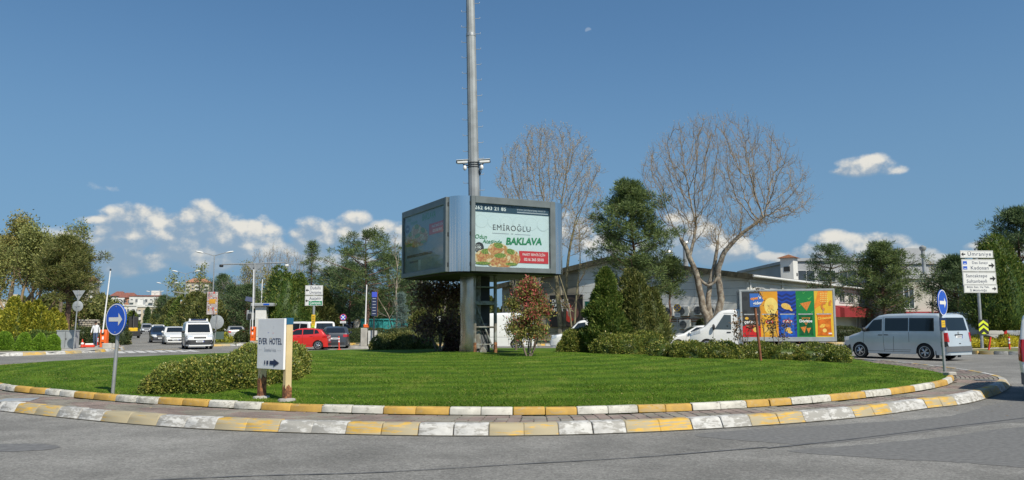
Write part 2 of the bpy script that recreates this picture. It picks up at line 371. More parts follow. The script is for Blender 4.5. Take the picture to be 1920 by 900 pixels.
SEAM = M('bitumen seam', (.085, .086, .09), .7, var=.3, vs=4, world=True)
CONC = M('concrete', (.36, .345, .31), .85, var=.18, vs=2.5, bump=.5, bs=40, world=True)
DIRT = M('joint dirt', (.13, .115, .085), .95, var=.3, vs=6, world=True)
KW_O = PAINTED('kerb paint white worn', (.51, .50, .475), (.29, .28, .255), .515, (5, 5, 16), 1.4, fresh=(.53, .525, .50))
KY_O = PAINTED('kerb paint yellow worn', (.54, .335, .07), (.345, .295, .19), .455, (2.4, 2.4, 30), 1.2, fresh=(.60, .36, .05))
KW_I = PAINTED('kerb paint white', (.52, .50, .44), (.33, .315, .265), .565, (7, 7, 14), 1.6, fresh=(.57, .55, .485))
KY_I = PAINTED('kerb paint yellow', (.47, .285, .065), (.40, .28, .12), .60, (6, 6, 12), 1.5, fresh=(.51, .31, .065))
PAV_R = M('paver red', (.205, .160, .138), .9, var=.28, vs=2.2, bump=.4, bs=80, world=True)
PAV_G = M('paver grey', (.205, .188, .155), .9, var=.25, vs=2.2, bump=.4, bs=80, world=True)
SOIL = M('verge soil and grass', (.10, .13, .035), .95, var=.5, vs=1.6, bump=.6, bs=25, world=True, col2=(.17, .15, .07))
SLAB = M('pavement grey', (.34, .32, .285), .9, var=.2, vs=1.3, bump=.3, bs=30, world=True)
GROUND = M('far ground', (.12, .13, .06), .95, var=.4, vs=.02, world=True)

def sheet(name, pts, z, m, kind='structure', parent=None, label=None):
    me = bpy.data.meshes.new(name); me.from_pydata([(p[0], p[1], z) for p in pts], [], [tuple(range(len(pts)))]); me.materials.append(m); me.update()
    if me.polygons[0].normal.z < 0: me.flip_normals()
    o = inst(name, me, parent)
    return tag(o, kind=kind) if kind else o
g_o = sheet('ground', [(-5000, -1500), (5000, -1500), (5000, 8000), (-5000, 8000)], -.06, GROUND)
road = sheet('road', [(-150, -40), (110, -40), (110, 260), (-150, 260)], 0.0, ASPH)

OUT = [(-9.74, 15.14), (-8.1, 14.13), (-6.35, 13.13), (-4.63, 12.35), (-3.0, 11.9), (-1.38, 11.6), (.17, 11.55), (1.69, 11.8), (3.25, 12.3), (4.77, 12.95), (6.33, 13.85), (7.79, 14.94),
       (8.66, 15.5), (9.51, 16.28), (10.29, 17.13), (11.0, 17.95), (12.17, 19.48), (12.85, 20.6), (13.4, 22), (13.9, 24.2), (14.2, 27), (14.1, 30), (13.2, 33.5), (11.2, 38), (8, 42), (3.5, 45),
       (-2.2, 46), (-8, 45), (-12.8, 42), (-16.7, 37.8), (-18.4, 33.5), (-19.0, 30), (-18.7, 26.5), (-17.2, 22.5), (-14.6, 18.9), (-12, 16.6)]
OC = catmull([(x, y, 0) for x, y in OUT], True, 10)
INN = [P(px, py, .165) for px, py in [(0, 730), (82.7, 739), (214.7, 751.5), (389, 762.7), (602.5, 772.5), (842, 777.3), (1082, 776.7), (1299, 769.5), (1485, 758.4), (1625, 745), (1717, 733.5), (1773, 722.6), (1790, 711.8)]]
INL = [(-17.3, 25.2), (-16.2, 23), (-14.4, 20.9)]
IC = catmull([Vector((x, y, 0)) for x, y in INL] + [Vector((p.x, p.y, 0)) for p in INN], False, 10)
def cumlen(c):
    s = [0.0]
    for a, b in zip(c, c[1:]): s.append(s[-1]+(b-a).length)
    return s
class Curve:
    def __init__(s, c, closed): s.c = [Vector((p.x, p.y, 0)) for p in c] + ([Vector((c[0].x, c[0].y, 0))] if closed else []); s.s = cumlen(s.c); s.L = s.s[-1]; s.closed = closed
    def pos(s, t):
        if s.closed: t %= s.L
        t = max(0, min(s.L-1e-6, t)); i = int(np.searchsorted(s.s, t, side='right'))-1
        a, b = s.c[i], s.c[i+1]; k = (t-s.s[i])/max(1e-9, s.s[i+1]-s.s[i]); return a.lerp(b, k), (b-a).normalized()
    def near(s, q):
        q = Vector((q[0], q[1], 0)); best = (1e9, 0)
        for i in range(len(s.c)-1):
            a, b = s.c[i], s.c[i+1]; d = b-a; k = max(0, min(1, (q-a).dot(d)/max(1e-9, d.dot(d)))); e = (a+d*k-q).length
            if e < best[0]: best = (e, s.s[i]+k*d.length)
        return best[1]
CO, CI = Curve(OC, True), Curve(IC, False)
# lawn outline: inner kerb, then the grass edge on the right, then just inside the kerb round the back
GE = [P(px, py, .17) for px, py in [(1783, 706), (1756, 697), (1697, 687), (1640, 680.5)]]
back = []
for a in np.linspace(31.5, 46, 9): pass
sB0, sB1 = CO.near((13.6, 32)), CO.near((-18.0, 25.0))
for t in np.linspace(sB0, sB1, 60):
    p, d = CO.pos(t); back.append(p + Vector((-d.y, d.x, 0))*.24)
LB = [p for p in CI.c] + [Vector((p.x, p.y, 0)) for p in GE] + back
LC = Vector((-2.0, 28.3, 0))
_ang = np.unwrap(np.array([math.atan2(p.y-LC.y, p.x-LC.x) for p in LB])); _rad = np.array([(p-LC).length for p in LB])
_a2 = np.mod(_ang, 2*PI); _ix = np.argsort(_a2); _AA = _a2[_ix]; _RR = _rad[_ix]
_AA = np.concatenate([[_AA[-1]-2*PI], _AA, [_AA[0]+2*PI]]); _RR = np.concatenate([[_RR[-1]], _RR, [_RR[0]]])
def lawn_r(th): return np.interp(np.mod(th, 2*PI), _AA, _RR)
def lawn_h(x, y):
    x = np.asarray(x, float); y = np.asarray(y, float); th = np.arctan2(y-LC.y, x-LC.x); rb = lawn_r(th); t = np.hypot(x-LC.x, y-LC.y)/rb
    yb = LC.y+rb*np.sin(th); base = np.where(yb < 19.5, .255, np.where(yb > 22, .175, .255-(yb-19.5)/2.5*.08))
    return np.where(t <= 1.0, base+.36*(1-np.clip(t, 0, 1)**2), 0.0)
def H(x, y): return float(lawn_h(x, y))
def PM(px, py):                              # pixel -> the first point of the lawn mound along that ray
    d = ray(px, py); d = d/d.y; y = 9.0
    while y < 70:
        x, z = d.x*y, CAMH+d.z*y; g_ = H(x, y) or .2
        if z <= g_: return Vector((x, y, g_))
        y += .02
    return P(px, py, .2)

def stone_mesh(name, L, prof, m, ch=.012):
    mb = MB(); n = len(prof); vs = []; cy = sum(p[0] for p in prof)/n; cz = sum(p[1] for p in prof)/n
    for x, k in ((-L/2, 1), (-L/2+ch, 0), (L/2-ch, 0), (L/2, 1)):
        for (y, z) in prof:
            if k: v = Vector((y-cy, z-cz)); v *= max(0, 1-ch/v.length); vs.append((x, cy+v.x, max(z*.0+cz+v.y, 0) if z > 0 else 0))
            else: vs.append((x, y, z))
    fs = [(i*n+j, i*n+(j+1) % n, (i+1)*n+(j+1) % n, (i+1)*n+j) for i in range(3) for j in range(n-1)]
    fs += [tuple(range(n))[::-1], tuple(3*n+j for j in range(n))]
    mb.add(vs, fs); return mb.mesh(name, m, 40)
PROF_O = [(0, 0), (-.045, .09), (-.075, .145), (-.10, .165), (-.13, .17), (-.235, .17), (-.235, 0)]
PROF_I = [(0, 0), (-.012, .085), (-.03, .108), (-.05, .115), (-.12, .115), (-.12, 0)]
def lay_stones(parent, curve, bounds, first_white, prof, mw_, my_, zb, s_from, s_to, unit, jig=.006):
    """bounds: arc lengths of the measured colour changes; two stones to a colour; goes on at `unit` beyond them."""
    b = sorted(bounds); seq = [(b[i], b[i+1], (i % 2 == 0) == first_white) for i in range(len(b)-1)]
    w = not seq[-1][2]; t = b[-1]
    while t+unit*.5 < s_to: seq.append((t, min(t+unit, s_to), w)); t += unit; w = not w
    w = not seq[0][2]; t = b[0]; pre = []
    while t-unit*.5 > s_from: pre.append((max(t-unit, s_from), t, w)); t -= unit; w = not w
    cache = {}
    for (a, c, w) in pre+seq:
        n = 2
        for k in range(n):
            s0 = a+(c-a)*k/n; s1 = a+(c-a)*(k+1)/n; L = round((s1-s0-.012)/.02)*.02
            key = (w, L)
            if key not in cache: cache[key] = stone_mesh('kerb_stone', L, prof, mw_ if w else my_)
            p, d = curve.pos((s0+s1)/2); th = math.atan2(d.y, d.x)
            o = inst('kerb_stone', cache[key], parent, (p.x+random.uniform(-jig, jig), p.y+random.uniform(-jig, jig), zb+random.uniform(-.004, .004)), (random.uniform(-.012, .012), random.uniform(-.008, .008), th+PI))
    return
# outer kerb: the curve runs counter-clockwise, so its left is the island and its right the road (+Y of a stone after the half turn)
BO = [(30, 773), (104, 781.9), (189, 790), (288, 799.5), (397, 806.7), (521, 810.7), (646, 814.5), (783, 817.5), (916, 817.5), (1049.5, 816.7), (1176, 812.5), (1295, 805), (1411, 799.5), (1514.7, 792.6), (1603, 783.3), (1678, 776), (1741.7, 766), (1800, 760), (1848, 748.5), (1879, 737)]
BI = [(37, 733), (82.7, 739), (144, 744), (214.7, 751.5), (297, 757), (389, 762.7), (490, 767.5), (602.5, 772.5), (720, 775), (842, 777), (962.5, 777), (1082, 776.7), (1194, 773), (1299, 769.5), (1399, 763.7), (1485, 758.4), (1560, 752), (1625, 745), (1676, 739.8), (1717, 733.5), (1748, 727), (1776, 721)]
outer_kerb = tag(MB().box((0, 0, 0), (.01, .01, .01)).build('kerb', DIRT), kind='structure')
# the bedding strip under the stones, real geometry
def strip(name, curve, s0, s1, o0, o1, z0, m, step=.4, parent=None, kind='structure'):
    n = max(2, int((s1-s0)/step)); vs = []; fs = []
    for i in range(n+1):
        p, d = curve.pos(s0+(s1-s0)*i/n); nrm = Vector((-d.y, d.x, 0)); a = p+nrm*o0; b = p+nrm*o1
        vs += [(a.x, a.y, z0), (b.x, b.y, z0)]
    fs = [(2*i, 2*i+2, 2*i+3, 2*i+1) for i in range(n)]
    me = bpy.data.meshes.new(name); me.from_pydata(vs, [], fs); me.materials.append(m); me.update(); o = inst(name, me, parent)
    return tag(o, kind=kind) if kind else o
bpy.data.objects.remove(outer_kerb)
outer_kerb = strip('kerb', CO, 0, CO.L, -.03, .23, .012, DIRT)
inner_kerb = strip('kerb', CI, 0, CI.L-.02, .01, .12, .18, DIRT)
lay_stones(outer_kerb, CO, [CO.near(P(*q)) for q in BO], False, PROF_O, KW_O, KY_O, 0.0, CO.near(P(*BO[0]))-22, CO.near(P(*BO[-1]))+42, 1.05)
lay_stones(inner_kerb, CI, [CI.near(P(q[0], q[1], .165)) for q in BI], False, PROF_I, KW_I, KY_I, .165, .4, CI.L-.05, 1.08)

# the block paving between the two kerbs
pave = sheet('pavement', [p+Vector((-d.y, d.x, 0))*.1 for p, d in (CO.pos(t) for t in np.linspace(0, CO.L, 160, endpoint=False))], .135, DIRT)
def inside(poly, x, y):
    c = False; n = len(poly); j = n-1
    for i in range(n):
        a, b = poly[i], poly[j]
        if (a.y > y) != (b.y > y) and x < (b.x-a.x)*(y-a.y)/(b.y-a.y)+a.x: c = not c
        j = i
    return c
def lawn_in(x, y): return math.hypot(x-LC.x, y-LC.y) < float(lawn_r(math.atan2(y-LC.y, x-LC.x)))+.05
cand = []
for k in range(30):
    off = .245+.105*k+.052
    t = CO.near((-17.5, 23))-CO.L if CO.near((-17.5, 23)) > CO.L/2 else CO.near((-17.5, 23)); t1 = CO.near((14.15, 30)); t += (k % 2)*.1
    while t < t1:
        p, d = CO.pos(t); nrm = Vector((-d.y, d.x, 0)); q = p+nrm*off
        sc = 1.0
        if not lawn_in(q.x, q.y): cand.append((q.length, q.x, q.y, math.atan2(d.y, d.x), ((t+.9*math.sin(k*.35)) % 2.1) < 1.05))
        t += .21*(1+off*.055)
cand.sort()
pm = {}
for r_, m_ in ((True, PAV_R), (False, PAV_G)):
    mb = MB(); a, b, h_, e = .0955, .0455, .012, .005
    vs = [(-a, -b, 0), (a, -b, 0), (a, b, 0), (-a, b, 0), (-a+e, -b+e, h_), (a-e, -b+e, h_), (a-e, b-e, h_), (-a+e, b-e, h_)]
    mb.add(vs, [(4, 5, 6, 7), (0, 1, 5, 4), (1, 2, 6, 5), (2, 3, 7, 6), (3, 0, 4, 7)]); pm[r_] = mb.mesh('paver', m_)
for (_, x, y, th, rd) in cand[:300]:
    inst('paver', pm[rd != (random.random() < .14)], pave, (x, y, .148+random.uniform(-.003, .003)), (random.uniform(-.015, .015), random.uniform(-.015, .015), th+random.uniform(-.02, .02)))
mb = MB()
for (_, x, y, th, rd) in cand[300:]:
    c, s = math.cos(th), math.sin(th); z = .148+random.uniform(-.003, .003)
    mb.add([(x+vx*c-vy*s, y+vx*s+vy*c, z+vz) for vx, vy, vz in vs], [(4, 5, 6, 7), (0, 1, 5, 4), (1, 2, 6, 5), (2, 3, 7, 6), (3, 0, 4, 7)], int(not rd))
tag(mb.build('paver', [PAV_R, PAV_G], pave), kind='stuff')

GUT = M('gutter dust', (.150, .145, .135), .95, var=.25, vs=1.8, bump=.5, bs=90, world=True, col2=(.225, .208, .172))
strip('road_gutter', CO, CO.near((-17.5, 23)), CO.near((13.6, 23)), -.02, -.34, .003, GUT, .3)
# lawn
LAWN = bpy.data.materials.new('lawn'); LAWN.use_nodes = True
t = LAWN.node_tree; b = t.nodes['Principled BSDF']; b.inputs['Roughness'].default_value = .9; b.inputs['Specular IOR Level'].default_value = .15
po = nn(t, 'ShaderNodeNewGeometry').outputs['Position']
sx = nn(t, 'ShaderNodeSeparateXYZ'); t.links.new(po, sx.inputs[0])
dx_ = mth(t, 'SUBTRACT', sx.outputs[0], LC.x); dy_ = mth(t, 'SUBTRACT', sx.outputs[1], LC.y-1)
rr = mth(t, 'SQRT', mth(t, 'MULTIPLY_ADD', dx_, dx_, mth(t, 'MULTIPLY', dy_, dy_)))
nz = nn(t, 'ShaderNodeTexNoise'); nz.inputs['Scale'].default_value = .45; nz.inputs['Detail'].default_value = 3; t.links.new(po, nz.inputs[0])
wv_ = mth(t, 'SINE', mth(t, 'MULTIPLY_ADD', nz.outputs[0], 6.0, mth(t, 'MULTIPLY', rr, 2*PI/1.05)))
n2 = nn(t, 'ShaderNodeTexNoise'); n2.inputs['Scale'].default_value = 22; n2.inputs['Detail'].default_value = 6; n2.inputs['Roughness'].default_value = .7; t.links.new(po, n2.inputs[0])
n3 = nn(t, 'ShaderNodeTexNoise'); n3.inputs['Scale'].default_value = 1.1; n3.inputs['Detail'].default_value = 5; t.links.new(po, n3.inputs[0])
f = mth(t, 'MULTIPLY_ADD', wv_, .17, mth(t, 'MULTIPLY_ADD', n2.outputs[0], .9, mth(t, 'MULTIPLY_ADD', n3.outputs[0], .9, -.42)))
c = mix(t, ramp(t, f, .1, .9), (.035, .083, .004), (.109, .186, .012))
c = mix(t, mth(t, 'MULTIPLY', ramp(t, n3.outputs[0], .54, .70), .45), c, (.20, .20, .045))
t.links.new(c, b.inputs['Base Color'])
bp = nn(t, 'ShaderNodeBump'); bp.inputs['Strength'].default_value = .9; bp.inputs['Distance'].default_value = .03; t.links.new(n2.outputs[0], bp.inputs['Height']); t.links.new(bp.outputs[0], b.inputs['Normal'])
nr, ns = 44, 200; V = []; Fq = []
for i in range(nr+1):
    tt = (i/nr)**.8
    for j in range(ns):
        th = 2*PI*j/ns; rb = float(lawn_r(th))-.06; x = LC.x+rb*tt*math.cos(th); y = LC.y+rb*tt*math.sin(th)
        z = H(x, y)+.012*mnoise.noise((x*.8, y*.8, 0)); V.append((x, y, z if i < nr else z-.0))
for i in range(nr):
    for j in range(ns): j2 = (j+1) % ns; Fq.append((i*ns+j, (i+1)*ns+j, (i+1)*ns+j2, i*ns+j2))
b0 = len(V)
for j in range(ns): x, y, z = V[nr*ns+j]; V.append((x, y, .1))
for j in range(ns): j2 = (j+1) % ns; Fq.append((nr*ns+j, b0+j, b0+j2, nr*ns+j2))
tag(npmesh('lawn', V, Fq, LAWN, smooth=True), kind='structure')
# grass blades on the near part of the lawn
BLADE = LEAF('grass blade', (.034, .070, .005), (.088, .145, .010), (.17, .17, .045), .35, .22, .6, .9)
nb = 130000
yy = 13.0+17*RNG.random(nb*4)**1.9; xx = (RNG.random(nb*4)-.5)*2*(yy*.70)
th = np.arctan2(yy-LC.y, xx-LC.x); ok = np.hypot(xx-LC.x, yy-LC.y) < lawn_r(th)-.05
xx, yy = xx[ok][:nb], yy[ok][:nb]; zz = lawn_h(xx, yy); nb = len(xx)
hh = .012+.022*RNG.random(nb); a = RNG.random(nb)*2*PI; w = .006+.006*RNG.random(nb); ln = .03*RNG.standard_normal((nb, 2))
P0 = np.stack([xx-np.cos(a)*w, yy-np.sin(a)*w, zz-.01], 1); P1 = np.stack([xx+np.cos(a)*w, yy+np.sin(a)*w, zz-.01], 1); P2 = np.stack([xx+ln[:, 0], yy+ln[:, 1], zz+hh], 1)
tag(npmesh('grass', np.stack([P0, P1, P2], 1).reshape(-1, 3), np.arange(nb*3).reshape(-1, 3), BLADE, tint=RNG.random(nb)), kind='stuff')

DRY = LEAF('fallen leaf', (.10, .06, .02), (.28, .20, .09), trans=.1)
nf = 420; fx = (RNG.random(nf)-.5)*24; fy = 13+16*RNG.random(nf)**1.3; okf = np.array([lawn_in(x, y) for x, y in zip(fx, fy)]); fz = np.where(okf, lawn_h(fx, fy)+.012, np.where(np.hypot(fx+.7, fy-24.1) < 12.2, .168, .012)); a = RNG.random(nf)*2*PI; s_ = .012+.022*RNG.random(nf)
Vf = np.stack([np.stack([fx+np.cos(a+k)*s_*m, fy+np.sin(a+k)*s_*m, fz+.008*RNG.random(nf)], 1) for k, m in ((0, 1), (PI/2, .55), (PI, 1), (3*PI/2, .55))], 1).reshape(-1, 3)
tag(npmesh('fallen_leaves', Vf, np.arange(nf*4).reshape(-1, 4), DRY, tint=RNG.random(nf)), kind='stuff')
# seams and repairs in the asphalt, each a sheet a few millimetres up
def ribbon(name, pix, w, z, m):
    pts = catmull([P(*q) for q in pix], False, 10); vs = []; n = len(pts)
    for i, p in enumerate(pts):
        d = (pts[min(n-1, i+1)]-pts[max(0, i-1)]).normalized(); nr_ = Vector((-d.y, d.x, 0)); ww = w*random.uniform(.55, 1.3)
        vs += [tuple(Vector((p.x, p.y, z))+nr_*ww/2), tuple(Vector((p.x, p.y, z))-nr_*ww/2)]
    me = bpy.data.meshes.new(name); me.from_pydata(vs, [], [(2*i, 2*i+1, 2*i+3, 2*i+2) for i in range(n-1)]); me.materials.append(m); me.update()
    return tag(inst(name, me), kind='structure')
ribbon('road_seam', [(200, 905), (480, 893), (700, 887), (960, 872), (1200, 858), (1440, 839)], .032, .008, SEAM)
ribbon('road_seam', [(1440, 841), (1580, 826), (1750, 805), (1930, 783)], .045, .008, SEAM)
def blob(pix, n=40, jit=.1):
    pts = catmull([P(*q) for q in pix], True, 8); return [p+Vector((random.uniform(-jit, jit), random.uniform(-jit, jit), 0))*.3 for p in pts]
sheet('road_patch', blob([(-60, 836), (40, 832), (95, 834), (112, 839), (70, 845), (-60, 848)]), .004, ASPH_PATCH)
sheet('road_patch', blob([(1300, 816), (1400, 806), (1500, 800), (1700, 788), (1800, 776), (1900, 752), (2100, 740), (2100, 800), (1900, 792), (1700, 815), (1540, 833), (1440, 830)]),   .003, ASPH_DARK)
sheet('road_patch', blob([(1480, 846), (1600, 836), (1760, 820), (1930, 800), (2200, 790), (2200, 900), (1930, 878), (1800, 868), (1650, 860)]),   .003, ASPH_DARK)
# zebra crossing by the avenue
WPAINT = PAINTED('road paint', (.60, .59, .56), (.20, .195, .19), .56, (4, 4, 4), 2.0)
YPAINT = PAINTED('road paint yellow', (.55, .36, .10), (.20, .19, .18), .54, (4, 4, 4), 2.0)
for i in range(8):
    a = P(222+20*i, 662.5-.4*i); 
    sheet('road_marking', [(a.x, a.y), (a.x+.45, a.y+.05), (a.x-1.6, a.y+3.6), (a.x-2.05, a.y+3.55)], .006, WPAINT)
a = P(262, 656.5); sheet('road_marking', [(a.x, a.y), (a.x+.5, a.y), (a.x+2.2, a.y+2), (a.x+1.5, a.y+2)], .006, YPAINT)

# raised verges round the roundabout
KST = {}
def verge(name, pts, z, m, kerb_from=0, kerb_to=None, two=False, soil=True):
    o = sheet(name, pts, z, m)
    ln = [Vector((p[0], p[1], 0)) for p in pts][kerb_from:kerb_to]
    ln = catmull(ln, False, 8); cv_ = Curve(ln, False); t = 0; i = 0
    while t < cv_.L-.3:
        p, d = cv_.pos(t+.3); w = (i//2) % 2 == 0
        if w not in KST: KST[w] = stone_mesh('kerb_stone', .585, PROF_O, KW_O if w else KY_O)
        if (p-Vector((0, 0, 0))).length < 95: inst('kerb_stone', KST[w], o, (p.x, p.y, random.uniform(-.01, .005)), (0, 0, math.atan2(d.y, d.x)+PI))
        t += .6; i += 1
    return o
VZ = .15
verge('verge', [(-75, 26), (-52, 33.5), (-40, 37), (-31.5, 39.8), (-26.9, 41.6), (-25.3, 43.5), (-24.6, 46.5), (-24.8, 50), (-26.2, 53.4), (-28.2, 55.6), (-33, 59.5), (-38, 63), (-45, 65), (-75, 66)], VZ, SLAB, 0, 11)
sheet('verge_grass', [(-75, 30), (-48, 37.2), (-36, 40.7), (-30, 42.6), (-28.2, 44.2), (-28, 47), (-29, 50), (-34, 53.5), (-45, 57), (-75, 58)], VZ+.02, SOIL)
verge('verge', [(-60, 67.5), (-42, 67.6), (-36, 68), (-34.3, 69), (-34.4, 71.5), (-38, 78), (-60, 122), (-105, 212), (-150, 215), (-150, 68)], VZ, SOIL, 0, 7)
verge('median', [(-103, 221), (-64, 143), (-33.6, 80), (-23.4, 60.3), (-22.2, 58.6), (-20.9, 59.5), (-21.3, 62), (-30.8, 80), (-61.5, 142), (-100, 220)], VZ, SOIL, 2, 8)
verge('verge', [(-62, 150), (-34, 97), (-28.6, 86), (-26, 79), (-23.6, 70.6), (-22.2, 69), (-20.8, 69.6), (-20.6, 73), (-23, 95), (-30, 150)], VZ, SOIL, 2, 8)
verge('verge', [(-24, 150), (-16, 95), (-13.8, 68), (-13.4, 62), (-11.8, 60), (-6, 58), (3, 57), (10, 57), (16, 57.4), (22, 57.2), (25.3, 57.2), (29, 58.6), (36, 62), (80, 76), (110, 90), (110, 150)], VZ, SOIL, 1, 13)
verge('verge', [(38, 33), (29, 35.8), (24, 38.6), (22.8, 40.2), (23.6, 41.6), (27, 43.6), (34, 47), (80, 62), (80, 24)], VZ, SOIL, 0, 7)
def islet(x, y, r):
    pts = [(x+r*math.cos(a)*1.5, y+r*math.sin(a)) for a in np.linspace(0, 2*PI, 20, endpoint=False)]
    mb = MB(); mb.prism([(p[0]-x, p[1]-y) for p in pts], 0, .15, Matrix(((1, 0, 0, x), (0, 0, 0, 0), (0, 0, 0, 0), (0, 0, 0, 1)))) if False else None
    vs = [(p[0], p[1], 0) for p in pts]+[(x+(p[0]-x)*.95, y+(p[1]-y)*.95, .14) for p in pts]; n = len(pts)
    mb = MB().add(vs, [tuple(n+i for i in range(n))]+[(i, (i+1) % n, n+(i+1) % n, n+i) for i in range(n)])
    return tag(mb.build('traffic_island', CONC), kind='structure')
islet(XD(588, 57.5), 57.5, .9); islet(XD(695, 53), 53, 1.0)
# ------------------------------------------------------------------ vehicles
def PAINT(name, col, metal=0.0, rough=.35): return M(name, col, rough, metal, var=.06, vs=1.5, coat=.8)
WHITE = PAINT('white car paint', (.72, .72, .70)); RED = PAINT('red car paint', (.55, .018, .012)); SILVER = PAINT('silver car paint', (.50, .56, .60), .25, .35)
GREYC = PAINT('graphite car paint', (.055, .062, .07), .3); NAVY = PAINT('navy car paint', (.012, .017, .035)); SILVB = PAINT('pale silver car paint', (.46, .46, .455), .45); BLACKC = PAINT('black car paint', (.012, .012, .014))
AUTOGLASS = M('car glass', (.012, .015, .018), .06, var=0, spec=.6); VANGLASS = GLASS('tinted van glass', (.16, .18, .19)); CABGLASS = GLASS('cab glass', (.30, .33, .34))
RUBBER = M('tyre rubber', (.018, .018, .018), .8, var=.2, vs=20); ALLOY = M('alloy', (.62, .63, .65), .3, .8, var=.05); STEEL = M('hubcap silver', (.5, .51, .53), .4, .6, var=.05)
BLACKP = M('black plastic', (.022, .023, .025), .55, var=.1); UNDER = M('underbody', (.008, .008, .008), .9, var=0); SEAM_D = M('panel gap', (.012, .012, .013), .7, var=0)
LAMPW = M('headlamp', (.62, .66, .70), .08, .3, var=.15, vs=18, coat=1); LAMPR = M('tail lamp', (.42, .012, .012), .15, var=.15, vs=20, coat=1); LAMPO = M('indicator', (.70, .24, .03), .2, var=0, coat=1); PLATE = M('number plate', (.72, .73, .74), .4, var=.05)
PLATEB = M('plate band', (.02, .06, .35), .4, var=0); INK = M('black ink', (.02, .02, .022), .6, var=0); SEAT = M('seat cloth', (.035, .037, .042), .85, var=.1); TRIM = M('trim grey', (.11, .115, .12), .6, var=.05)
class Shape:
    def __init__(s, L, W_, top, belt, sill, wheels, tumble=.2, fk=.26, fa=.7, rk=.16, ra=.45, r=.10, ry=.14, tread=.2, arch=.04):
        s.L, s.W, s.top, s.belt, s.sill, s.wheels = L, W_, top, belt, sill, wheels
        s.tumble, s.fk, s.fa, s.rk, s.ra, s.r, s.ry, s.tread, s.arch = tumble, fk, fa, rk, ra, r, ry, tread, arch
        s.tx = [p[0] for p in top]; s.tz = [p[1] for p in top]
    def zt(s, x): return float(np.interp(x, s.tx, s.tz))
    def zb(s, x): return float(np.interp(x, [p[0] for p in s.belt], [p[1] for p in s.belt]))
    def w(s, x, z):
        w = s.W/2; zb = s.zb(x)
        if x < s.fa: w *= 1-s.fk*((s.fa-x)/s.fa)**2.2
        if x > s.L-s.ra: w *= 1-s.rk*((x-s.L+s.ra)/s.ra)**2.2
        if z > zb: w -= s.tumble*(z-zb)
        else:
            k = (zb-z)/zb; w -= .07*k*k - .012*math.sin(min(1, k*1.6)*PI)
        return w
    def zs(s, x):
        z = s.sill
        for (xw, rw) in s.wheels:
            d = abs(x-xw); ra = rw+s.arch
            if d < ra: z = max(z, rw+math.sqrt(max(0, ra*ra-d*d)))
        return z
    def stations(s):
        xs = []
        for (x0, z0), (x1, z1) in zip(s.top, s.top[1:]):
            n = max(1, int(math.hypot(x1-x0, z1-z0)/.10)); xs += [x0+(x1-x0)*i/n for i in range(n)]
        xs.append(s.L)
        for (xw, rw) in s.wheels:
            ra = rw+s.arch; xs += [xw-ra-.003, xw+ra+.003] + [xw-ra*math.cos(a) for a in np.linspace(0.02, PI-.02, 11)]
        xs = sorted(x for x in xs if 0 <= x <= s.L); out = [xs[0]]
        for x in xs[1:]:
            if x-out[-1] > .0025: out.append(x)
        return out
    def body(s, mat, name='body', parent=None):
        rings = []
        for x in s.stations():
            zt = s.zt(x); z0 = min(s.zs(x), zt-.03); r = min(s.r, (zt-z0)*.5); yl = s.w(x, zt-r); ry = min(s.ry, yl*.5); half = []
            for k in range(8): z = z0+(zt-r-z0)*k/7; half.append((s.w(x, z), z))
            for a in (.35, .75, 1.15): half.append((yl-ry+ry*math.cos(a), zt-r-.012+(r)*math.sin(a)))
            half.append(((yl-ry)*.9, zt-.010)); half.append(((yl-ry)*.45, zt-.002))
            ring = [(x, y, z) for y, z in half]+[(x, 0, zt)]+[(x, -y, z) for y, z in half[::-1]]; rings.append(ring)
        n = len(rings[0]); vs = [p for rg in rings for p in rg]; fs = []
        for i in range(len(rings)-1):
            for k in range(n-1): fs.append((i*n+k, i*n+k+1, (i+1)*n+k+1, (i+1)*n+k))
        fs.append(tuple(range(n))[::-1]); fs.append(tuple((len(rings)-1)*n+k for k in range(n)))
        mb = MB().add([s.tf(v) for v in vs], fs); return mb.build(name, mat, parent, 32)
    def tf(s, v): return (s.L/2-v[0], -v[1], v[2])          # nose along +X; mirrored twice, so faces keep their turn
    def side(s, q, sg, off=.006, n=8, m=4, mb=None):          # q: four (x, z): bottom front, bottom rear, top rear, top front
        mb = mb or MB(); vs = []; fs = []
        for j in range(m+1):
            for i in range(n+1):
                u, v = i/n, j/m; x = (q[0][0]*(1-u)+q[1][0]*u)*(1-v)+(q[3][0]*(1-u)+q[2][0]*u)*v; z = (q[0][1]*(1-u)+q[1][1]*u)*(1-v)+(q[3][1]*(1-u)+q[2][1]*u)*v
                vs.append(s.tf((x, sg*(s.w(x, z)+off), z)))
        for j in range(m):
            for i in range(n):
                a = j*(n+1)+i; f = (a, a+1, a+n+2, a+n+1); fs.append(f if sg < 0 else f[::-1])
        return mb.add(vs, fs)
    def end(s, p0, p1, h0, h1, off=.012, n=8, m=5, mb=None, bow=.03):   # windscreen or rear window between two profile points
        mb = mb or MB(); vs = []; fs = []; d = Vector((p1[0]-p0[0], p1[1]-p0[1])).normalized(); nx, nz = -d.y, d.x
        if nz < -.2 or (abs(nz) <= .2 and nx*(p0[0]-s.L/2) < 0): nx, nz = -nx, -nz
        for j in range(m+1):
            for i in range(n+1):
                u = i/n*2-1; v = j/m; hw = h0+(h1-h0)*v; o = off-bow*.3*u*u
                vs.append(s.tf((p0[0]+(p1[0]-p0[0])*v+nx*o, u*hw, p0[1]+(p1[1]-p0[1])*v+nz*o)))
        for j in range(m):
            for i in range(n): a = j*(n+1)+i; fs.append((a, a+1, a+n+2, a+n+1))
        return mb.add(vs, fs)
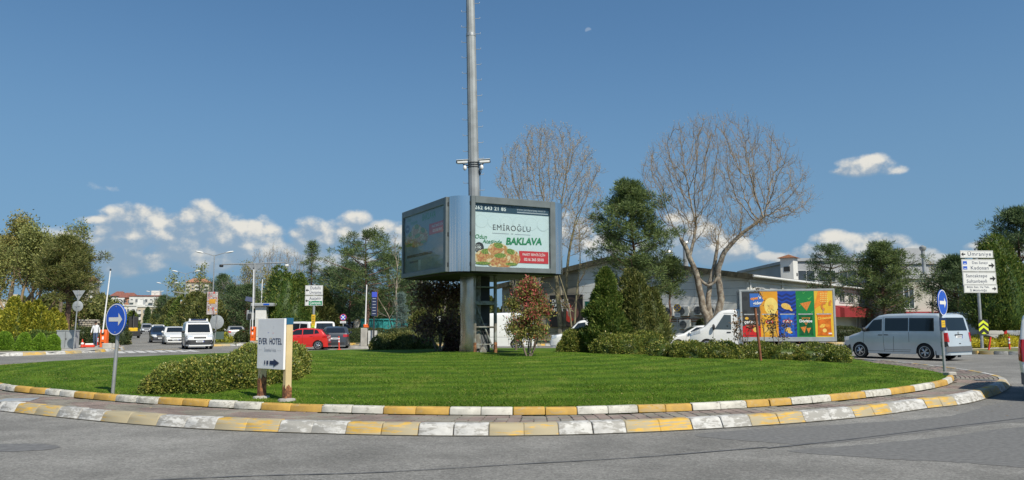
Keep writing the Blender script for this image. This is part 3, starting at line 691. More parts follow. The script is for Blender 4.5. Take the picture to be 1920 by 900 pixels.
    def face(s, ys, zs, front=True, off=.012, n=6, m=3, mb=None):       # a patch that wraps the nose or the tail: y and z ranges
        mb = mb or MB(); vs = []; fs = []
        half = len(s.top)//2
        for j in range(m+1):
            for i in range(n+1):
                y = ys[0]+(ys[1]-ys[0])*i/n; z = zs[0]+(zs[1]-zs[0])*j/m; k, a_ = (s.fk, s.fa) if front else (s.rk, s.ra)
                if front:
                    pz = [p for p in s.top if p[0] < s.L*.3]; x = float(np.interp(z, [p[1] for p in pz], [p[0] for p in pz]))
                else:
                    pz = [p for p in s.top if p[0] > s.L*.7][::-1]; x = s.L-float(np.interp(z, [p[1] for p in pz], [s.L-p[0] for p in pz])); x = s.L-x
                r = min(1, abs(y)/(s.W/2)); xp = a_-a_*max(0, ((1-r)/k))**(1/2.2) if r > 1-k else 0
                x = max(x, xp)-off; x = x if front else s.L-x; vs.append(s.tf((x, y, z)))
        for j in range(m):
            for i in range(n): a = j*(n+1)+i; f = (a, a+1, a+n+2, a+n+1); fs.append(f if front else f[::-1])
        return mb.add(vs, fs)
WHEELS = {}
def wheel_mesh(r, w, kind):
    key = (round(r, 3), kind)
    if key in WHEELS: return WHEELS[key]
    X = Matrix.Rotation(-PI/2, 4, 'X')
    t_ = MB().lathe([(r*.66, -w/2+.01), (r*.9, -w/2), (r*.97, -w/2+.02), (r, -w/2+.05), (r, w/2-.05), (r*.97, w/2-.02), (r*.9, w/2), (r*.66, w/2-.01)], 28, X)
    tm = t_.mesh('wheel', RUBBER, 30); mb = MB(); o = w/2-.035
    mb.lathe([(r*.70, o-.05), (r*.70, o+.028), (r*.64, o+.030), (r*.61, o-.015)], 28, X)
    ns = 5 if kind == 'alloy' else 9
    for k in range(ns):
        for dd in ((-.13, .13) if kind == 'alloy' else (0,)):
            a = 2*PI*k/ns+.3; c = Vector((math.cos(a+dd*.6), 0, math.sin(a+dd*.6))); e = Vector((math.cos(a+dd*1.3), 0, math.sin(a+dd*1.3)))
            mb.tube([c*r*.10+Vector((0, o+.02, 0)), e*r*.64+Vector((0, o+.006, 0))], [r*.07, r*.055], 5)
    mb.lathe([(r*.15, o), (r*.15, o+.03), (0, o+.036)], 14, X)
    rm = mb.mesh('rim', ALLOY if kind == 'alloy' else STEEL, 40)
    dk = MB().lathe([(r*.66, o-.06), (0, o-.05)], 20, X).mesh('brake_backing', UNDER)
    WHEELS[key] = (tm, rm, dk); return WHEELS[key]
def wheels(root, s, kind='alloy', w=.20, track=None):
    for (xw, rw) in s.wheels:
        for sg in (-1, 1):
            tm, rm, dk = wheel_mesh(rw, w, kind); y = (track or s.W/2-.11)
            o = inst('wheel', tm, root, (s.L/2-xw, sg*y, rw), (0, random.uniform(0, 6), 0 if sg > 0 else PI)); inst('rim', rm, o); inst('brake_backing', dk, o)
def underbody(root, s, h=None):
    mb = MB(); h = h or s.sill+.34; mb.box((0, 0, (s.sill+.03+h)/2), (s.L*.92, s.W*.62, h-s.sill-.03))
    x0, x1 = s.wheels[0][0]+s.wheels[0][1]+.08, s.wheels[1][0]-s.wheels[1][1]-.08
    mb.box((s.L/2-(x0+x1)/2, 0, (s.sill+.02+h)/2+.01), (x1-x0, s.W*.86, h-s.sill-.02)); mb.build('underbody', UNDER, root)
def mirror(root, s, x, z, m, big=1.0):
    for sg in (-1, 1):
        y = sg*(s.w(x, z)+.10*big); mb = MB(); mb.ell((s.L/2-x, y, z), (.07*big, .10*big, .085*big), 10, 6); mb.tube([(s.L/2-x, sg*(s.w(x, z)-.02), z-.05), (s.L/2-x, y, z-.04)], .02, 6); mb.build('door_mirror', m, root, 40)
def plate(root, x, z, rear, y=0):
    mb = MB().box((0, 0, 0), (.02, .50, .11), .005); sx_ = -1 if rear else 1; o = mb.build('number_plate', PLATE, root, loc=(x, y, z))
    MB().box((sx_*.0115, .225 if not rear else -.225, 0), (.004, .045, .10)).build('country_band', PLATEB, o)
    MB().box((sx_*.0115, -.02, 0), (.004, .32, .035)).build('plate_digits', TRIM, o)
def seams(root, s, lines, w=.012):
    mb = MB()
    for (a, b) in lines:
        for sg in (-1, 1):
            d = Vector((b[0]-a[0], b[1]-a[1])); p = Vector((-d.y, d.x)).normalized()*w/2
            s.side([(a[0]-p.x, a[1]-p.y), (b[0]-p.x, b[1]-p.y), (b[0]+p.x, b[1]+p.y), (a[0]+p.x, a[1]+p.y)], sg, .003, 8, 1, mb)
    mb.build('door_gaps', SEAM_D, root)
def handles(root, s, pts, m):
    for (x, z) in pts:
        for sg in (-1, 1): MB().box((s.L/2-x, sg*(s.w(x, z)+.012), z), (.20, .035, .035), .012).build('door_handle', m, root)
def glaze(root, s, sides, ws, rw, glass=AUTOGLASS):
    for q in sides:
        for sg in (-1, 1): s.side(q, sg).build('side_window', glass, root, 60)
    if ws: s.end(*ws).build('windscreen', glass, root, 60)
    if rw: s.end(*rw).build('rear_window', glass, root, 60)
def lamps(root, s, fy, fz, ry_, rz_, rwrap=None, fwrap=None):
    for sg in (-1, 1):
        mb = s.face((sg*fy[0], sg*fy[1]) if sg > 0 else (sg*fy[1], sg*fy[0]), fz, True)
        if fwrap: s.side([(fwrap[0], fz[0]+.02), (fwrap[1], fz[0]+.06), (fwrap[1], fz[1]), (fwrap[0], fz[1])], sg, .010, 6, 2, mb)
        mb.build('headlight', LAMPW, root, 40)
        mb = s.face((sg*ry_[0], sg*ry_[1]) if sg > 0 else (sg*ry_[1], sg*ry_[0]), rz_, False)
        if rwrap: s.side([(rwrap[0], rz_[0]+.03), (rwrap[1], rz_[0]), (rwrap[1], rz_[1]), (rwrap[0], rz_[1]-.02)], sg, .010, 6, 2, mb)
        mb.build('tail_light', LAMPR, root, 40)
def band(root, s, name, zs, m, front, ymax=None, off=.02):
    y = ymax or s.W/2*.97; s.face((-y, y), zs, front, off, 14, 3).build(name, m, root, 50)

HATCH = Shape(4.06, 1.74, [(0, .30), (.02, .46), (.07, .62), (.20, .75), (.6, .86), (1.05, .95), (1.22, 1.0), (1.9, 1.37), (2.1, 1.43), (2.5, 1.46), (3.0, 1.44), (3.45, 1.38), (3.62, 1.33), (3.92, 1.0), (4.0, .86), (4.04, .6), (4.06, .32)], [(0, .8), (1.2, .93), (4.06, 1.03)], .20, [(.83, .31), (3.42, .31)], .36)
SEDAN = Shape(4.50, 1.78, [(0, .30), (.02, .46), (.07, .62), (.2, .74), (.7, .85), (1.15, .93), (1.32, .98), (2.05, 1.38), (2.3, 1.44), (2.8, 1.46), (3.2, 1.40), (3.4, 1.34), (3.95, 1.06), (4.1, 1.04), (4.4, 1.02), (4.44, .92), (4.48, .6), (4.5, .32)], [(0, .8), (1.2, .92), (4.5, 1.02)], .20, [(.88, .32), (3.55, .32)], .38)
SUV = Shape(4.35, 1.84, [(0, .36), (.02, .55), (.07, .75), (.25, .90), (.9, 1.02), (1.15, 1.07), (1.8, 1.50), (2.1, 1.59), (2.8, 1.62), (3.6, 1.58), (3.85, 1.5), (4.18, 1.1), (4.28, .9), (4.33, .6), (4.35, .36)], [(0, .9), (1.2, 1.03), (4.35, 1.1)], .26, [(.85, .345), (3.52, .345)], .26)
MPV = Shape(4.25, 1.74, [(0, .32), (.02, .55), (.06, .78), (.22, .90), (.6, .99), (.98, 1.08), (1.55, 1.62), (1.78, 1.76), (2.2, 1.83), (3.2, 1.84), (3.95, 1.80), (4.06, 1.72), (4.17, 1.15), (4.21, .8), (4.25, .34)], [(0, .85), (1.0, 1.05), (4.25, 1.08)], .22, [(.82, .31), (3.40, .31)], .16, .22, .6, .14, .3, .12, .16)
TVAN = Shape(4.95, 1.92, [(0, .32), (.02, .50), (.06, .80), (.20, .96), (.55, 1.07), (.95, 1.19), (1.60, 1.76), (1.85, 1.91), (2.2, 1.965), (3.4, 1.985), (4.5, 1.96), (4.66, 1.90), (4.73, 1.80), (4.86, 1.16), (4.90, .9), (4.95, .36)], [(0, .95), (1.0, 1.15), (4.95, 1.16)], .24, [(.95, .345), (3.95, .345)], .12, .22, .75, .12, .3, .12, .18)
PVAN = Shape(5.3, 1.98, [(0, .36), (.02, .6), (.06, .9), (.25, 1.08), (.8, 1.24), (1.0, 1.32), (1.75, 2.0), (2.0, 2.16), (2.3, 2.22), (3.5, 2.26), (5.0, 2.24), (5.12, 2.16), (5.2, 1.3), (5.25, .9), (5.3, .4)], [(0, 1.0), (1.0, 1.28), (5.3, 1.25)], .26, [(.98, .35), (4.1, .35)], .09, .2, .8, .1, .3, .12, .18)

def car(kind, name, label, cat, loc, heading, paint, group=None, far=False, **k):
    root = thing(name, label, cat, loc, heading, group)
    if kind == 'hatch':
        s = HATCH; s.body(paint, 'body', root)
        glaze(root, s, [[(1.42, 1.0), (2.36, 1.02), (2.36, 1.36), (1.95, 1.33)], [(2.42, 1.02), (3.12, 1.05), (3.12, 1.36), (2.42, 1.365)], [(3.17, 1.06), (3.50, 1.10), (3.36, 1.32), (3.17, 1.35)]], ((1.22, 1.0), (1.9, 1.37), .66, .56), ((3.92, 1.01), (3.64, 1.32), .60, .52))
        lamps(root, s, (.42, .74), (.60, .74), (.54, .76), (.78, .96), (3.72, 3.98), (.16, .5)); seams(root, s, [((1.25, .35), (1.33, .95)), ((2.40, .30), (2.39, 1.0)), ((3.15, .75), (3.16, 1.04)), ((1.25, .33), (3.05, .33))]); handles(root, s, [(2.16, .90), (2.98, .93)], paint)
        band(root, s, 'lower_bumper', (.30, .42), BLACKP, True, .6); band(root, s, 'rear_bumper_trim', (.32, .44), BLACKP, False, .6); band(root, s, 'grille', (.52, .60), BLACKP, True, .42); wheels(root, s, 'alloy', .2); mirror(root, s, 1.5, 1.02, paint)
        plate(root, s.L/2+.005, .40, False); plate(root, -s.L/2-.0, .62, True)
    elif kind == 'sedan':
        s = SEDAN; s.body(paint, 'body', root)
        glaze(root, s, [[(1.55, .99), (2.48, 1.01), (2.48, 1.36), (2.1, 1.34)], [(2.54, 1.01), (3.25, 1.04), (3.22, 1.33), (2.54, 1.365)], [(3.30, 1.05), (3.62, 1.08), (3.40, 1.25), (3.28, 1.31)]], ((1.32, .98), (2.05, 1.38), .68, .58), ((3.95, 1.07), (3.42, 1.33), .64, .56))
        lamps(root, s, (.40, .76), (.58, .73), (.54, .80), (.76, .93), (4.22, 4.42), (.16, .5)); seams(root, s, [((1.35, .35), (1.42, .95)), ((2.51, .30), (2.51, 1.0)), ((3.3, .7), (3.3, 1.03)), ((1.35, .33), (3.15, .33))]); handles(root, s, [(2.28, .89), (3.1, .92)], paint)
        band(root, s, 'lower_bumper', (.30, .42), BLACKP, True, .62); band(root, s, 'rear_bumper_trim', (.32, .42), BLACKP, False, .62); band(root, s, 'grille', (.50, .62), BLACKP, True, .36); wheels(root, s, 'alloy', .2); mirror(root, s, 1.62, 1.02, paint)
        plate(root, s.L/2+.005, .40, False); plate(root, -s.L/2-.0, .66, True)
    elif kind == 'suv':
        s = SUV; s.body(paint, 'body', root)
        glaze(root, s, [[(1.35, 1.08), (2.3, 1.10), (2.3, 1.5), (1.85, 1.47)], [(2.36, 1.10), (3.2, 1.13), (3.2, 1.5), (2.36, 1.51)], [(3.26, 1.14), (3.8, 1.18), (3.62, 1.46), (3.26, 1.5)]], ((1.15, 1.07), (1.8, 1.50), .70, .62), ((4.18, 1.11), (3.87, 1.48), .66, .58))
        lamps(root, s, (.40, .80), (.74, .88), (.5, .82), (.86, 1.05), (4.0, 4.24), (.16, .45)); wheels(root, s, 'alloy', .22); mirror(root, s, 1.42, 1.12, paint); band(root, s, 'lower_bumper', (.36, .55), BLACKP, True, .72); band(root, s, 'grille', (.62, .76), BLACKP, True, .4); band(root, s, 'rear_bumper_trim', (.36, .55), BLACKP, False, .7)
        plate(root, s.L/2+.005, .50, False); plate(root, -s.L/2-.0, .75, True)
    elif kind == 'mpv':
        s = MPV; s.body(paint, 'body', root); solid = k.get('panel', False)
        sd = [[(1.18, 1.10), (2.05, 1.12), (2.05, 1.66), (1.62, 1.60)]]
        if not solid: sd += [[(2.12, 1.12), (3.05, 1.14), (3.05, 1.66), (2.12, 1.665)], [(3.12, 1.14), (3.95, 1.16), (3.90, 1.62), (3.12, 1.66)]]
        glaze(root, s, sd, ((1.0, 1.10), (1.56, 1.63), .70, .66), ((4.165, 1.18), (4.07, 1.68), .66, .62))
        lamps(root, s, (.44, .76), (.70, .90), (.70, .82), (.80, 1.25), (4.06, 4.2), (.10, .36)); seams(root, s, [((1.12, .35), (1.16, 1.05)), ((2.09, .28), (2.09, 1.7)), ((3.08, .75), (3.08, 1.7)), ((1.12, .30), (3.0, .30))]); handles(root, s, [(1.92, .98), (2.24, .98)], BLACKP)
        bm = k.get('bumper', BLACKP); band(root, s, 'front_bumper', (.32, .62), bm, True, .85, .03); band(root, s, 'rear_bumper', (.34, .58), bm, False, .84, .03); band(root, s, 'grille', (.72, .82), BLACKP, True, .38); wheels(root, s, 'steel', .19); mirror(root, s, 1.25, 1.14, BLACKP, 1.1)
        plate(root, s.L/2+.035, .52, False); plate(root, -s.L/2+.0, .78, True)
    elif kind in ('tvan', 'pvan'):
        s = TVAN if kind == 'tvan' else PVAN; s.body(paint, 'body', root)
        if kind == 'tvan':
            gl = k.get('glass', AUTOGLASS)
            glaze(root, s, [[(1.22, 1.20), (2.06, 1.22), (2.06, 1.74), (1.66, 1.70)], [(2.20, 1.22), (3.27, 1.22), (3.27, 1.78), (2.20, 1.78)], [(3.31, 1.22), (4.40, 1.22), (4.38, 1.77), (3.31, 1.78)]], ((.98, 1.21), (1.60, 1.75), .80, .74), ((4.845, 1.24), (4.735, 1.78), .74, .70), gl)
            lamps(root, s, (.52, .86), (.76, .96), (.78, .93), (.78, 1.16), (4.72, 4.9), (.10, .42)); seams(root, s, [((1.12, .40), (1.18, 1.15)), ((2.12, .32), (2.12, 1.80)), ((3.29, .75), (3.29, 1.18)), ((2.55, .32), (2.60, 1.0)), ((1.12, .34), (3.3, .34)), ((2.12, .42), (3.35, .42))]); handles(root, s, [(1.98, 1.04), (2.26, 1.05)], BLACKP)
            for sg in (-1, 1): s.side([(4.66, .58), (4.93, .58), (4.90, .80), (4.66, .80)], sg, .011, 5, 2).build('corner_guard', BLACKP, root)
            band(root, s, 'front_bumper', (.32, .60), BLACKP, True, .94, .03); band(root, s, 'rear_bumper', (.38, .60), TRIM, False, .93, .05); band(root, s, 'grille', (.80, .92), BLACKP, True, .5); wheels(root, s, 'alloy', .23); mirror(root, s, 1.28, 1.28, BLACKP, 1.25)
            plate(root, s.L/2+.04, .50, False); plate(root, -s.L/2+.055, .98, True)
            band(root, s, 'plate_garnish', (1.04, 1.09), BLACKP, False, .3, .02); MB().lathe([(.055, 0), (.055, .012), (.0, .016)], 14, Matrix.Rotation(-PI/2, 4, 'Y')).build('badge', ALLOY, root, 40, (-s.L/2+.085, 0, 1.15))
            MB().box((-s.L/2+.04, .0, .70), (.02, .16, .06), .01).build('tailgate_grip', BLACKP, root)
            for sg in (-1, 1): MB().box((s.L/2-s.wheels[1][0]-.46, sg*(s.W/2-.14), .26), (.02, .24, .30)).build('mud_flap', BLACKP, root)
            if gl is not AUTOGLASS:
                for xr, ny in ((1.75, 2), (2.75, 3), (3.75, 3)):
                    for i in range(ny):
                        y = (i-(ny-1)/2)*(.54 if ny == 3 else .78); st = MB(); st.box((s.L/2-xr, y, .95), (.16, .46, .70), .06); st.box((s.L/2-xr-.03, y, 1.40), (.10, .26, .20), .05); st.box((s.L/2-xr+.25, y, .62), (.5, .46, .16), .05); st.build('seat', SEAT, root, 40)
                MB().box((s.L/2-2.6, 0, .46), (3.9, 1.5, .06)).build('cabin_floor', SEAT, root); MB().box((s.L/2-1.05, 0, .95), (.3, 1.4, .35), .08).build('dashboard', SEAT, root)
        else:
            glaze(root, s, [[(1.25, 1.34), (2.2, 1.36), (2.2, 1.96), (1.74, 1.92)]], ((1.02, 1.34), (1.75, 2.0), .80, .74), None)
            lamps(root, s, (.52, .88), (.86, 1.08), (.84, .96), (.7, 1.3), (5.08, 5.25), (.12, .5)); seams(root, s, [((1.18, .4), (1.22, 1.3)), ((2.28, .34), (2.28, 2.1)), ((3.6, .34), (3.6, 2.1)), ((2.28, .8), (5.0, .8))]); handles(root, s, [(2.1, 1.1), (2.42, 1.1)], BLACKP)
            band(root, s, 'front_bumper', (.36, .66), BLACKP, True, .96, .03); band(root, s, 'rear_bumper', (.40, .58), BLACKP, False, .94, .04); wheels(root, s, 'steel', .22); mirror(root, s, 1.35, 1.42, BLACKP, 1.3); plate(root, s.L/2+.035, .5, False)
    underbody(root, s)
    root['_L'] = s.L
    return root
def head(dx, dy): return math.atan2(dy, dx)
# ------------------------------------------------------------------ plants
BARK_PLANE = M('mottled plane bark', (.29, .255, .20), .85, var=.12, vs=3.2, bump=.5, bs=14, col2=(.16, .125, .09))
BARK_GREY = M('grey bark', (.155, .125, .095), .9, var=.3, vs=5, bump=.6, bs=25); BARK_OLIVE = M('mossy bark', (.17, .15, .085), .9, var=.3, vs=5, bump=.6, bs=25)
BARK_PINE = M('pine bark', (.15, .088, .062), .9, var=.3, vs=5, bump=.7, bs=20); TWIG = M('twigs', (.25, .18, .10), .85, var=.2, vs=1.2); TWIG_G = M('grey twigs', (.26, .235, .20), .85, var=.2, vs=1.2)
L_PINE = LEAF('pine needles', (.022, .042, .013), (.125, .160, .050), trans=.28, big=.3, bigs=.9); L_PINE2 = LEAF('dark pine needles', (.019, .038, .016), (.092, .130, .050), trans=.26, big=.3)
L_THUJA = LEAF('arborvitae sprays', (.024, .050, .008), (.115, .155, .030), (.16, .16, .04), .28, .35, .9); L_THUJA2 = LEAF('olive sprays', (.040, .054, .012), (.15, .155, .046), (.17, .15, .05), .3, .35, .9)
L_GOLD = LEAF('golden cypress', (.060, .080, .008), (.30, .29, .035), (.40, .34, .05), .3, .3, .9); L_BRIGHT = LEAF('bright green hedge', (.035, .085, .007), (.19, .30, .03), trans=.3, big=.25)
L_BUSH = LEAF('pittosporum leaves', (.036, .060, .011), (.180, .195, .040), (.28, .24, .06), .25, .30, 1.1, .42); L_DARKH = LEAF('dark hedge leaves', (.020, .032, .010), (.070, .085, .028), (.09, .075, .035), .2, .3)
L_OLIVE = LEAF('young olive-brown leaves', (.095, .095, .022), (.25, .225, .065), (.24, .20, .07), .4, .35, .35); L_PALE = LEAF('pale spring leaves', (.085, .10, .03), (.23, .24, .075), trans=.4, big=.3)
L_PHOT = LEAF('green photinia leaves', (.045, .06, .015), (.17, .17, .04), (.28, .19, .06), .3, .3); L_RED = LEAF('red photinia leaves', (.15, .028, .025), (.36, .095, .08), trans=.3, big=.25); L_DKRED = LEAF('dark purple leaves', (.036, .022, .017), (.14, .072, .05), (.11, .10, .04), .2, .35)
L_BUD = LEAF('tan buds', (.20, .145, .06), (.36, .27, .12), trans=.3, big=.2); L_BLUE = LEAF('blue spruce', (.045, .075, .068), (.14, .19, .17), trans=.15, big=.2); L_YELL = LEAF('yellow broom', (.22, .20, .02), (.52, .45, .04), trans=.3, big=.2); L_BROWN = LEAF('brown leaves', (.045, .032, .018), (.16, .10, .055), trans=.3, big=.2)

def unit(a): return a/np.maximum(np.linalg.norm(a, axis=1, keepdims=True), 1e-9)
def leaves(name, Pc, D, ln, wd, mat, parent=None, tint=None, fold=0.0):
    n = len(Pc); D = unit(D); S = unit(np.cross(D, RNG.standard_normal((n, 3)))); ln = np.broadcast_to(ln, n)[:, None]; wd = np.broadcast_to(wd, n)[:, None]
    m_ = Pc+D*ln*.45
    V = np.stack([Pc, m_+S*wd*.5, Pc+D*ln, m_-S*wd*.5], 1).reshape(-1, 3)
    return npmesh(name, V, np.arange(n*4).reshape(-1, 4), mat, parent, RNG.random(n) if tint is None else tint)
def tubes(name, seg, mat, parent=None, sides=5):
    """seg: rows of p0(3) p1(3) r0 r1 -> one mesh of tapered prisms."""
    a = np.asarray(seg, float); n = len(a)
    if n == 0: return None
    p0, p1, r0, r1 = a[:, :3], a[:, 3:6], a[:, 6:7], a[:, 7:8]; d = unit(p1-p0); ref = np.where(np.abs(d[:, 2:3]) > .9, [[1., 0, 0]], [[0, 0, 1.]]); u = unit(np.cross(d, ref)); w = np.cross(d, u)
    V = []
    for (p, r) in ((p0, r0), (p1, r1)):
        for k in range(sides): an = 2*PI*k/sides; V.append(p+(u*math.cos(an)+w*math.sin(an))*r)
    V = np.stack(V, 1).reshape(-1, 3); base = (np.arange(n)*2*sides)[:, None]
    Fq = np.concatenate([np.stack([base[:, 0]+k, base[:, 0]+(k+1) % sides, base[:, 0]+sides+(k+1) % sides, base[:, 0]+sides+k], 1) for k in range(sides)])
    return npmesh(name, V, Fq, mat, parent, smooth=sides > 4)
class Branches:
    def __init__(s): s.big = []; s.small = []; s.tips = []; s.mid = []
    def grow(s, p, d, L, r, lev, spec):
        """spec[lev] = (segments, children, angle, length ratio, up-pull, wiggle, first child at)"""
        ns, nc, ang, lr, up, wig, f0 = spec[lev]; pts = [Vector(p)]; rs = [r]; d = Vector(d).normalized(); step = L/ns; re = r*.35 if lev < len(spec)-1 else r*.45
        for i in range(ns):
            d = (d+Vector((random.gauss(0, wig), random.gauss(0, wig), random.gauss(0, wig)))+Vector((0, 0, up))).normalized()
            pts.append(pts[-1]+d*step); rs.append(r+(re-r)*(i+1)/ns)
        for i in range(ns):
            row = (*pts[i], *(pts[i+1]+(pts[i+1]-pts[i])*.04), rs[i], rs[i+1]); (s.big if rs[i] > .028 else s.small).append(row)
        if lev == len(spec)-1: s.tips.append((pts[-1], d)); s.mid.append((pts[len(pts)//2], d)); return
        for k in range(nc):
            t = f0+(1-f0)*(k+random.random()*.8)/nc; t = min(t, .995); i = min(int(t*ns), ns-1); q = pts[i].lerp(pts[i+1], t*ns-i); dd = (pts[i+1]-pts[i]).normalized()
            ax = dd.orthogonal().normalized(); ax.rotate(Matrix.Rotation(k*2.4+random.random()*1.2, 3, dd)); a = ang*random.uniform(.65, 1.3)
            e = dd*math.cos(a)+ax*math.sin(a); l2 = L*lr*random.uniform(.7, 1.2)*(1-.45*(t-f0)/(1-f0)); rr = (rs[i]+(rs[i+1]-rs[i])*(t*ns-i))*random.uniform(.5, .68)
            s.grow(q, e, l2, max(rr, .006), lev+1, spec)
def A3(v): return np.array([tuple(x) for x in v], float).reshape(-1, 3)
def bare_tree(name, label, loc, stems, spec, bark, twig, bud=None, nbud=3, budsize=.07, group=None, trunk_tubes=None, minr=None):
    """stems: list of polylines [(x, y, z, r)...] in local metres; each goes on as a branching limb from its end and along it."""
    root = thing(name, label, 'tree', loc, 0, group); B = Branches(); tk = MB()
    for st in stems:
        ps = catmull([Vector(p[:3]) for p in st], False, 4); rs = np.interp(np.linspace(0, len(st)-1, len(ps)), range(len(st)), [p[3] for p in st]); tk.tube(ps, list(rs), 9)
        e = st[-1]; d = Vector(st[-1][:3])-Vector(st[-2][:3]); B.grow(e[:3], d, spec[0][7], e[3], 0, [q[:7] for q in spec])
        for k in range(1, len(st)-1):
            if len(st[k]) > 4:
                for m in range(st[k][4]): a = random.random()*6.28; B.grow(st[k][:3], (math.cos(a), math.sin(a)*.8, random.uniform(.4, 1.0)), spec[0][7]*random.uniform(.45, .75), st[k][3]*.45, 1, [q[:7] for q in spec])
    tk.build('trunk', bark, root, 60); tubes('limb', B.big, bark, root, 6)
    if minr: B.small = [(*q[:6], max(q[6], minr), max(q[7], minr*.7)) for q in B.small]
    cr = tubes('crown', B.small, twig, root, 3)
    if bud is not None:
        T = A3([t[0] for t in B.tips]+[t[0] for t in B.mid]); n = len(T)*nbud; Pc = np.repeat(T, nbud, 0)+RNG.normal(0, .10, (n, 3)); leaves('buds', Pc, RNG.standard_normal((n, 3))+[0, 0, .5], budsize*(.6+.8*RNG.random(n)), budsize*.6, bud, root)
    return root
def clumps(C, R, n, size, up=.3, flat=.6, out=1.0):
    """needle sprays round clump centres: positions, directions"""
    m = len(C); Cc = np.repeat(C, n, 0); Rr = np.repeat(R, n)[:, None]; d = unit(RNG.standard_normal((m*n, 3))); d[:, 2] *= flat
    rad = RNG.random((m*n, 1))**.45; return Cc+d*Rr*rad, d*out+RNG.standard_normal((m*n, 3))*.35+[0, 0, up]
def pine(name, label, loc, Hh, R, zb, needles, kind='pine', limbs=46, per=46, lean=(0, 0), bark=None, group=None, size=.28, rtrunk=.17, gaps=.0, skirt=.7):
    root = thing(name, label, 'tree', loc, 0, group); bark = bark or BARK_PINE
    def axis(z): k = z/Hh; return Vector((lean[0]*k*k, lean[1]*k*k, z))
    tk = MB(); zs = np.linspace(-.05, Hh*.97, 9); tk.tube([axis(z)+Vector((random.gauss(0, .05), random.gauss(0, .05), 0))*(z > .5) for z in zs], list(np.linspace(rtrunk, .03, 9)), 8); tk.build('trunk', bark, root, 60)
    C = []; RR = []; seg = []
    for i in range(limbs):
        u = (i+random.random())/limbs; u = u**.85
        if random.random() < gaps: continue
        z = zb+(Hh-zb)*u
        if kind == 'spruce': e = R*(1-u)**.9+.12
        elif kind == 'open': e = R*(.55+.7*math.sin(min(1, u*1.2)*PI*.8))*(.35+.65*(1-u**3))
        else: e = R*((skirt+(1-skirt)*u/.4) if u < .4 else max(.12, 1-((u-.4)/.6)**1.9*.90))
        a = i*2.399+random.uniform(-.5, .5); L = e*random.uniform(.62, 1.1); tilt = {'spruce': -.12, 'open': .12, 'pine': .30}[kind]+random.uniform(-.12, .2); p = axis(z); dirv = Vector((math.cos(a), math.sin(a), tilt)); pts = [p]
        for k in range(1, 5): pts.append(p+dirv*(L*k/4)+Vector((0, 0, (.05 if kind != 'spruce' else .07)*L*(k/4)**2*4*.5)))
        for k in range(4): seg.append((*pts[k], *pts[k+1], max(.012, .05*(1-k/5)*(L/R+.2)), max(.01, .05*(1-(k+1)/5)*(L/R+.2))))
        nk = 3 if kind == 'spruce' else 4
        for k in range(nk):
            t = (.35 if kind != 'open' else .6)+.65*(k+random.random())/nk if kind != 'open' else .6+.4*(k+random.random())/nk; t = min(t, 1.0); q = p+dirv*L*t+Vector((0, 0, .1*L*t*t)); w = .26*L*t+.14
            C.append(q+Vector((random.gauss(0, w*.5), random.gauss(0, w*.5), random.gauss(0, .10)))); RR.append((.30+.16*random.random())*(R/2.2)**.5*(1.0 if kind != 'spruce' else .8))
    for k in range(4): C.append(axis(Hh*(.93+.02*k))); RR.append(.18)
    Pc, D = clumps(A3(C), np.array(RR), per, size, .35 if kind != 'spruce' else .05, .62 if kind != 'spruce' else .38)
    n = len(Pc); cr = leaves('crown', Pc, D, size*(.75+.8*RNG.random(n)), size*.17, needles, root); tubes('limbs', seg, bark, root, 4)
    return root
def cypress(name, label, loc, Hh, R, leafm, n=9000, lumps=7, size=.16, shape=1.0, top=.06, group=None, stems=1, spread=0.0, bark=None):
    """dense upright evergreen: sprays over a lumpy cone, with a solid leafy core so that no sky shows through the middle"""
    root = thing(name, label, 'tree', loc, 0, group); off = random.random()*50; V = []; Dd = []
    tk = MB(); tk.tube([(0, 0, -.05), (0, 0, Hh*.8)], [.07, .02], 6); tk.build('trunk', bark or BARK_GREY, root)
    sub = [(0, 0, 0, Hh, R)] if stems == 1 else [(spread*math.cos(k*2.4+off), spread*.6*math.sin(k*2.4+off), 0, Hh*(1 if k == 0 else random.uniform(.72, .97)), R*random.uniform(.55, .75)) for k in range(stems)]
    def prof(u): return (min(1, (u+.04)/.22)**.6)*(1-u)**(.75*shape)*1.18+top*(1-u)
    for (sx_, sy_, sz_, h_, r_) in sub:
        m = n//len(sub); u = RNG.random(m)**1.25; a = RNG.random(m)*2*PI; lump = np.array([mnoise.noise((math.cos(q)*1.6+off, math.sin(q)*1.6, w*lumps*.9)) for q, w in zip(a, u)])
        pr = np.array([prof(w) for w in u]); rad = r_*pr*(1+.42*lump)*(.72+.30*RNG.random(m)); V.append(np.stack([sx_+rad*np.cos(a), sy_+rad*np.sin(a), .02+u*h_], 1)); Dd.append(np.stack([np.cos(a)*.7, np.sin(a)*.7, .85+0*a], 1)+RNG.standard_normal((m, 3))*.38)
        mb = MB()
        for j in range(13):
            w = j/12
            for k in range(10): q = 2*PI*k/10; rr_ = r_*prof(w)*.72*(1+.42*mnoise.noise((math.cos(q)*1.6+off, math.sin(q)*1.6, w*lumps*.9))); mb.v.append((sx_+rr_*math.cos(q), sy_+rr_*math.sin(q), .02+w*h_*.96))
        for j in range(12):
            for k in range(10): mb.f.append((j*10+k, j*10+(k+1) % 10, (j+1)*10+(k+1) % 10, (j+1)*10+k)); mb.m.append(0)
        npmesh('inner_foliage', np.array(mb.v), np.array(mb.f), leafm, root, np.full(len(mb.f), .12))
    V = np.concatenate(V); Dd = np.concatenate(Dd); leaves('crown', V, Dd, size*(.6+.9*RNG.random(len(V))), size*.38, leafm, root)
    return root
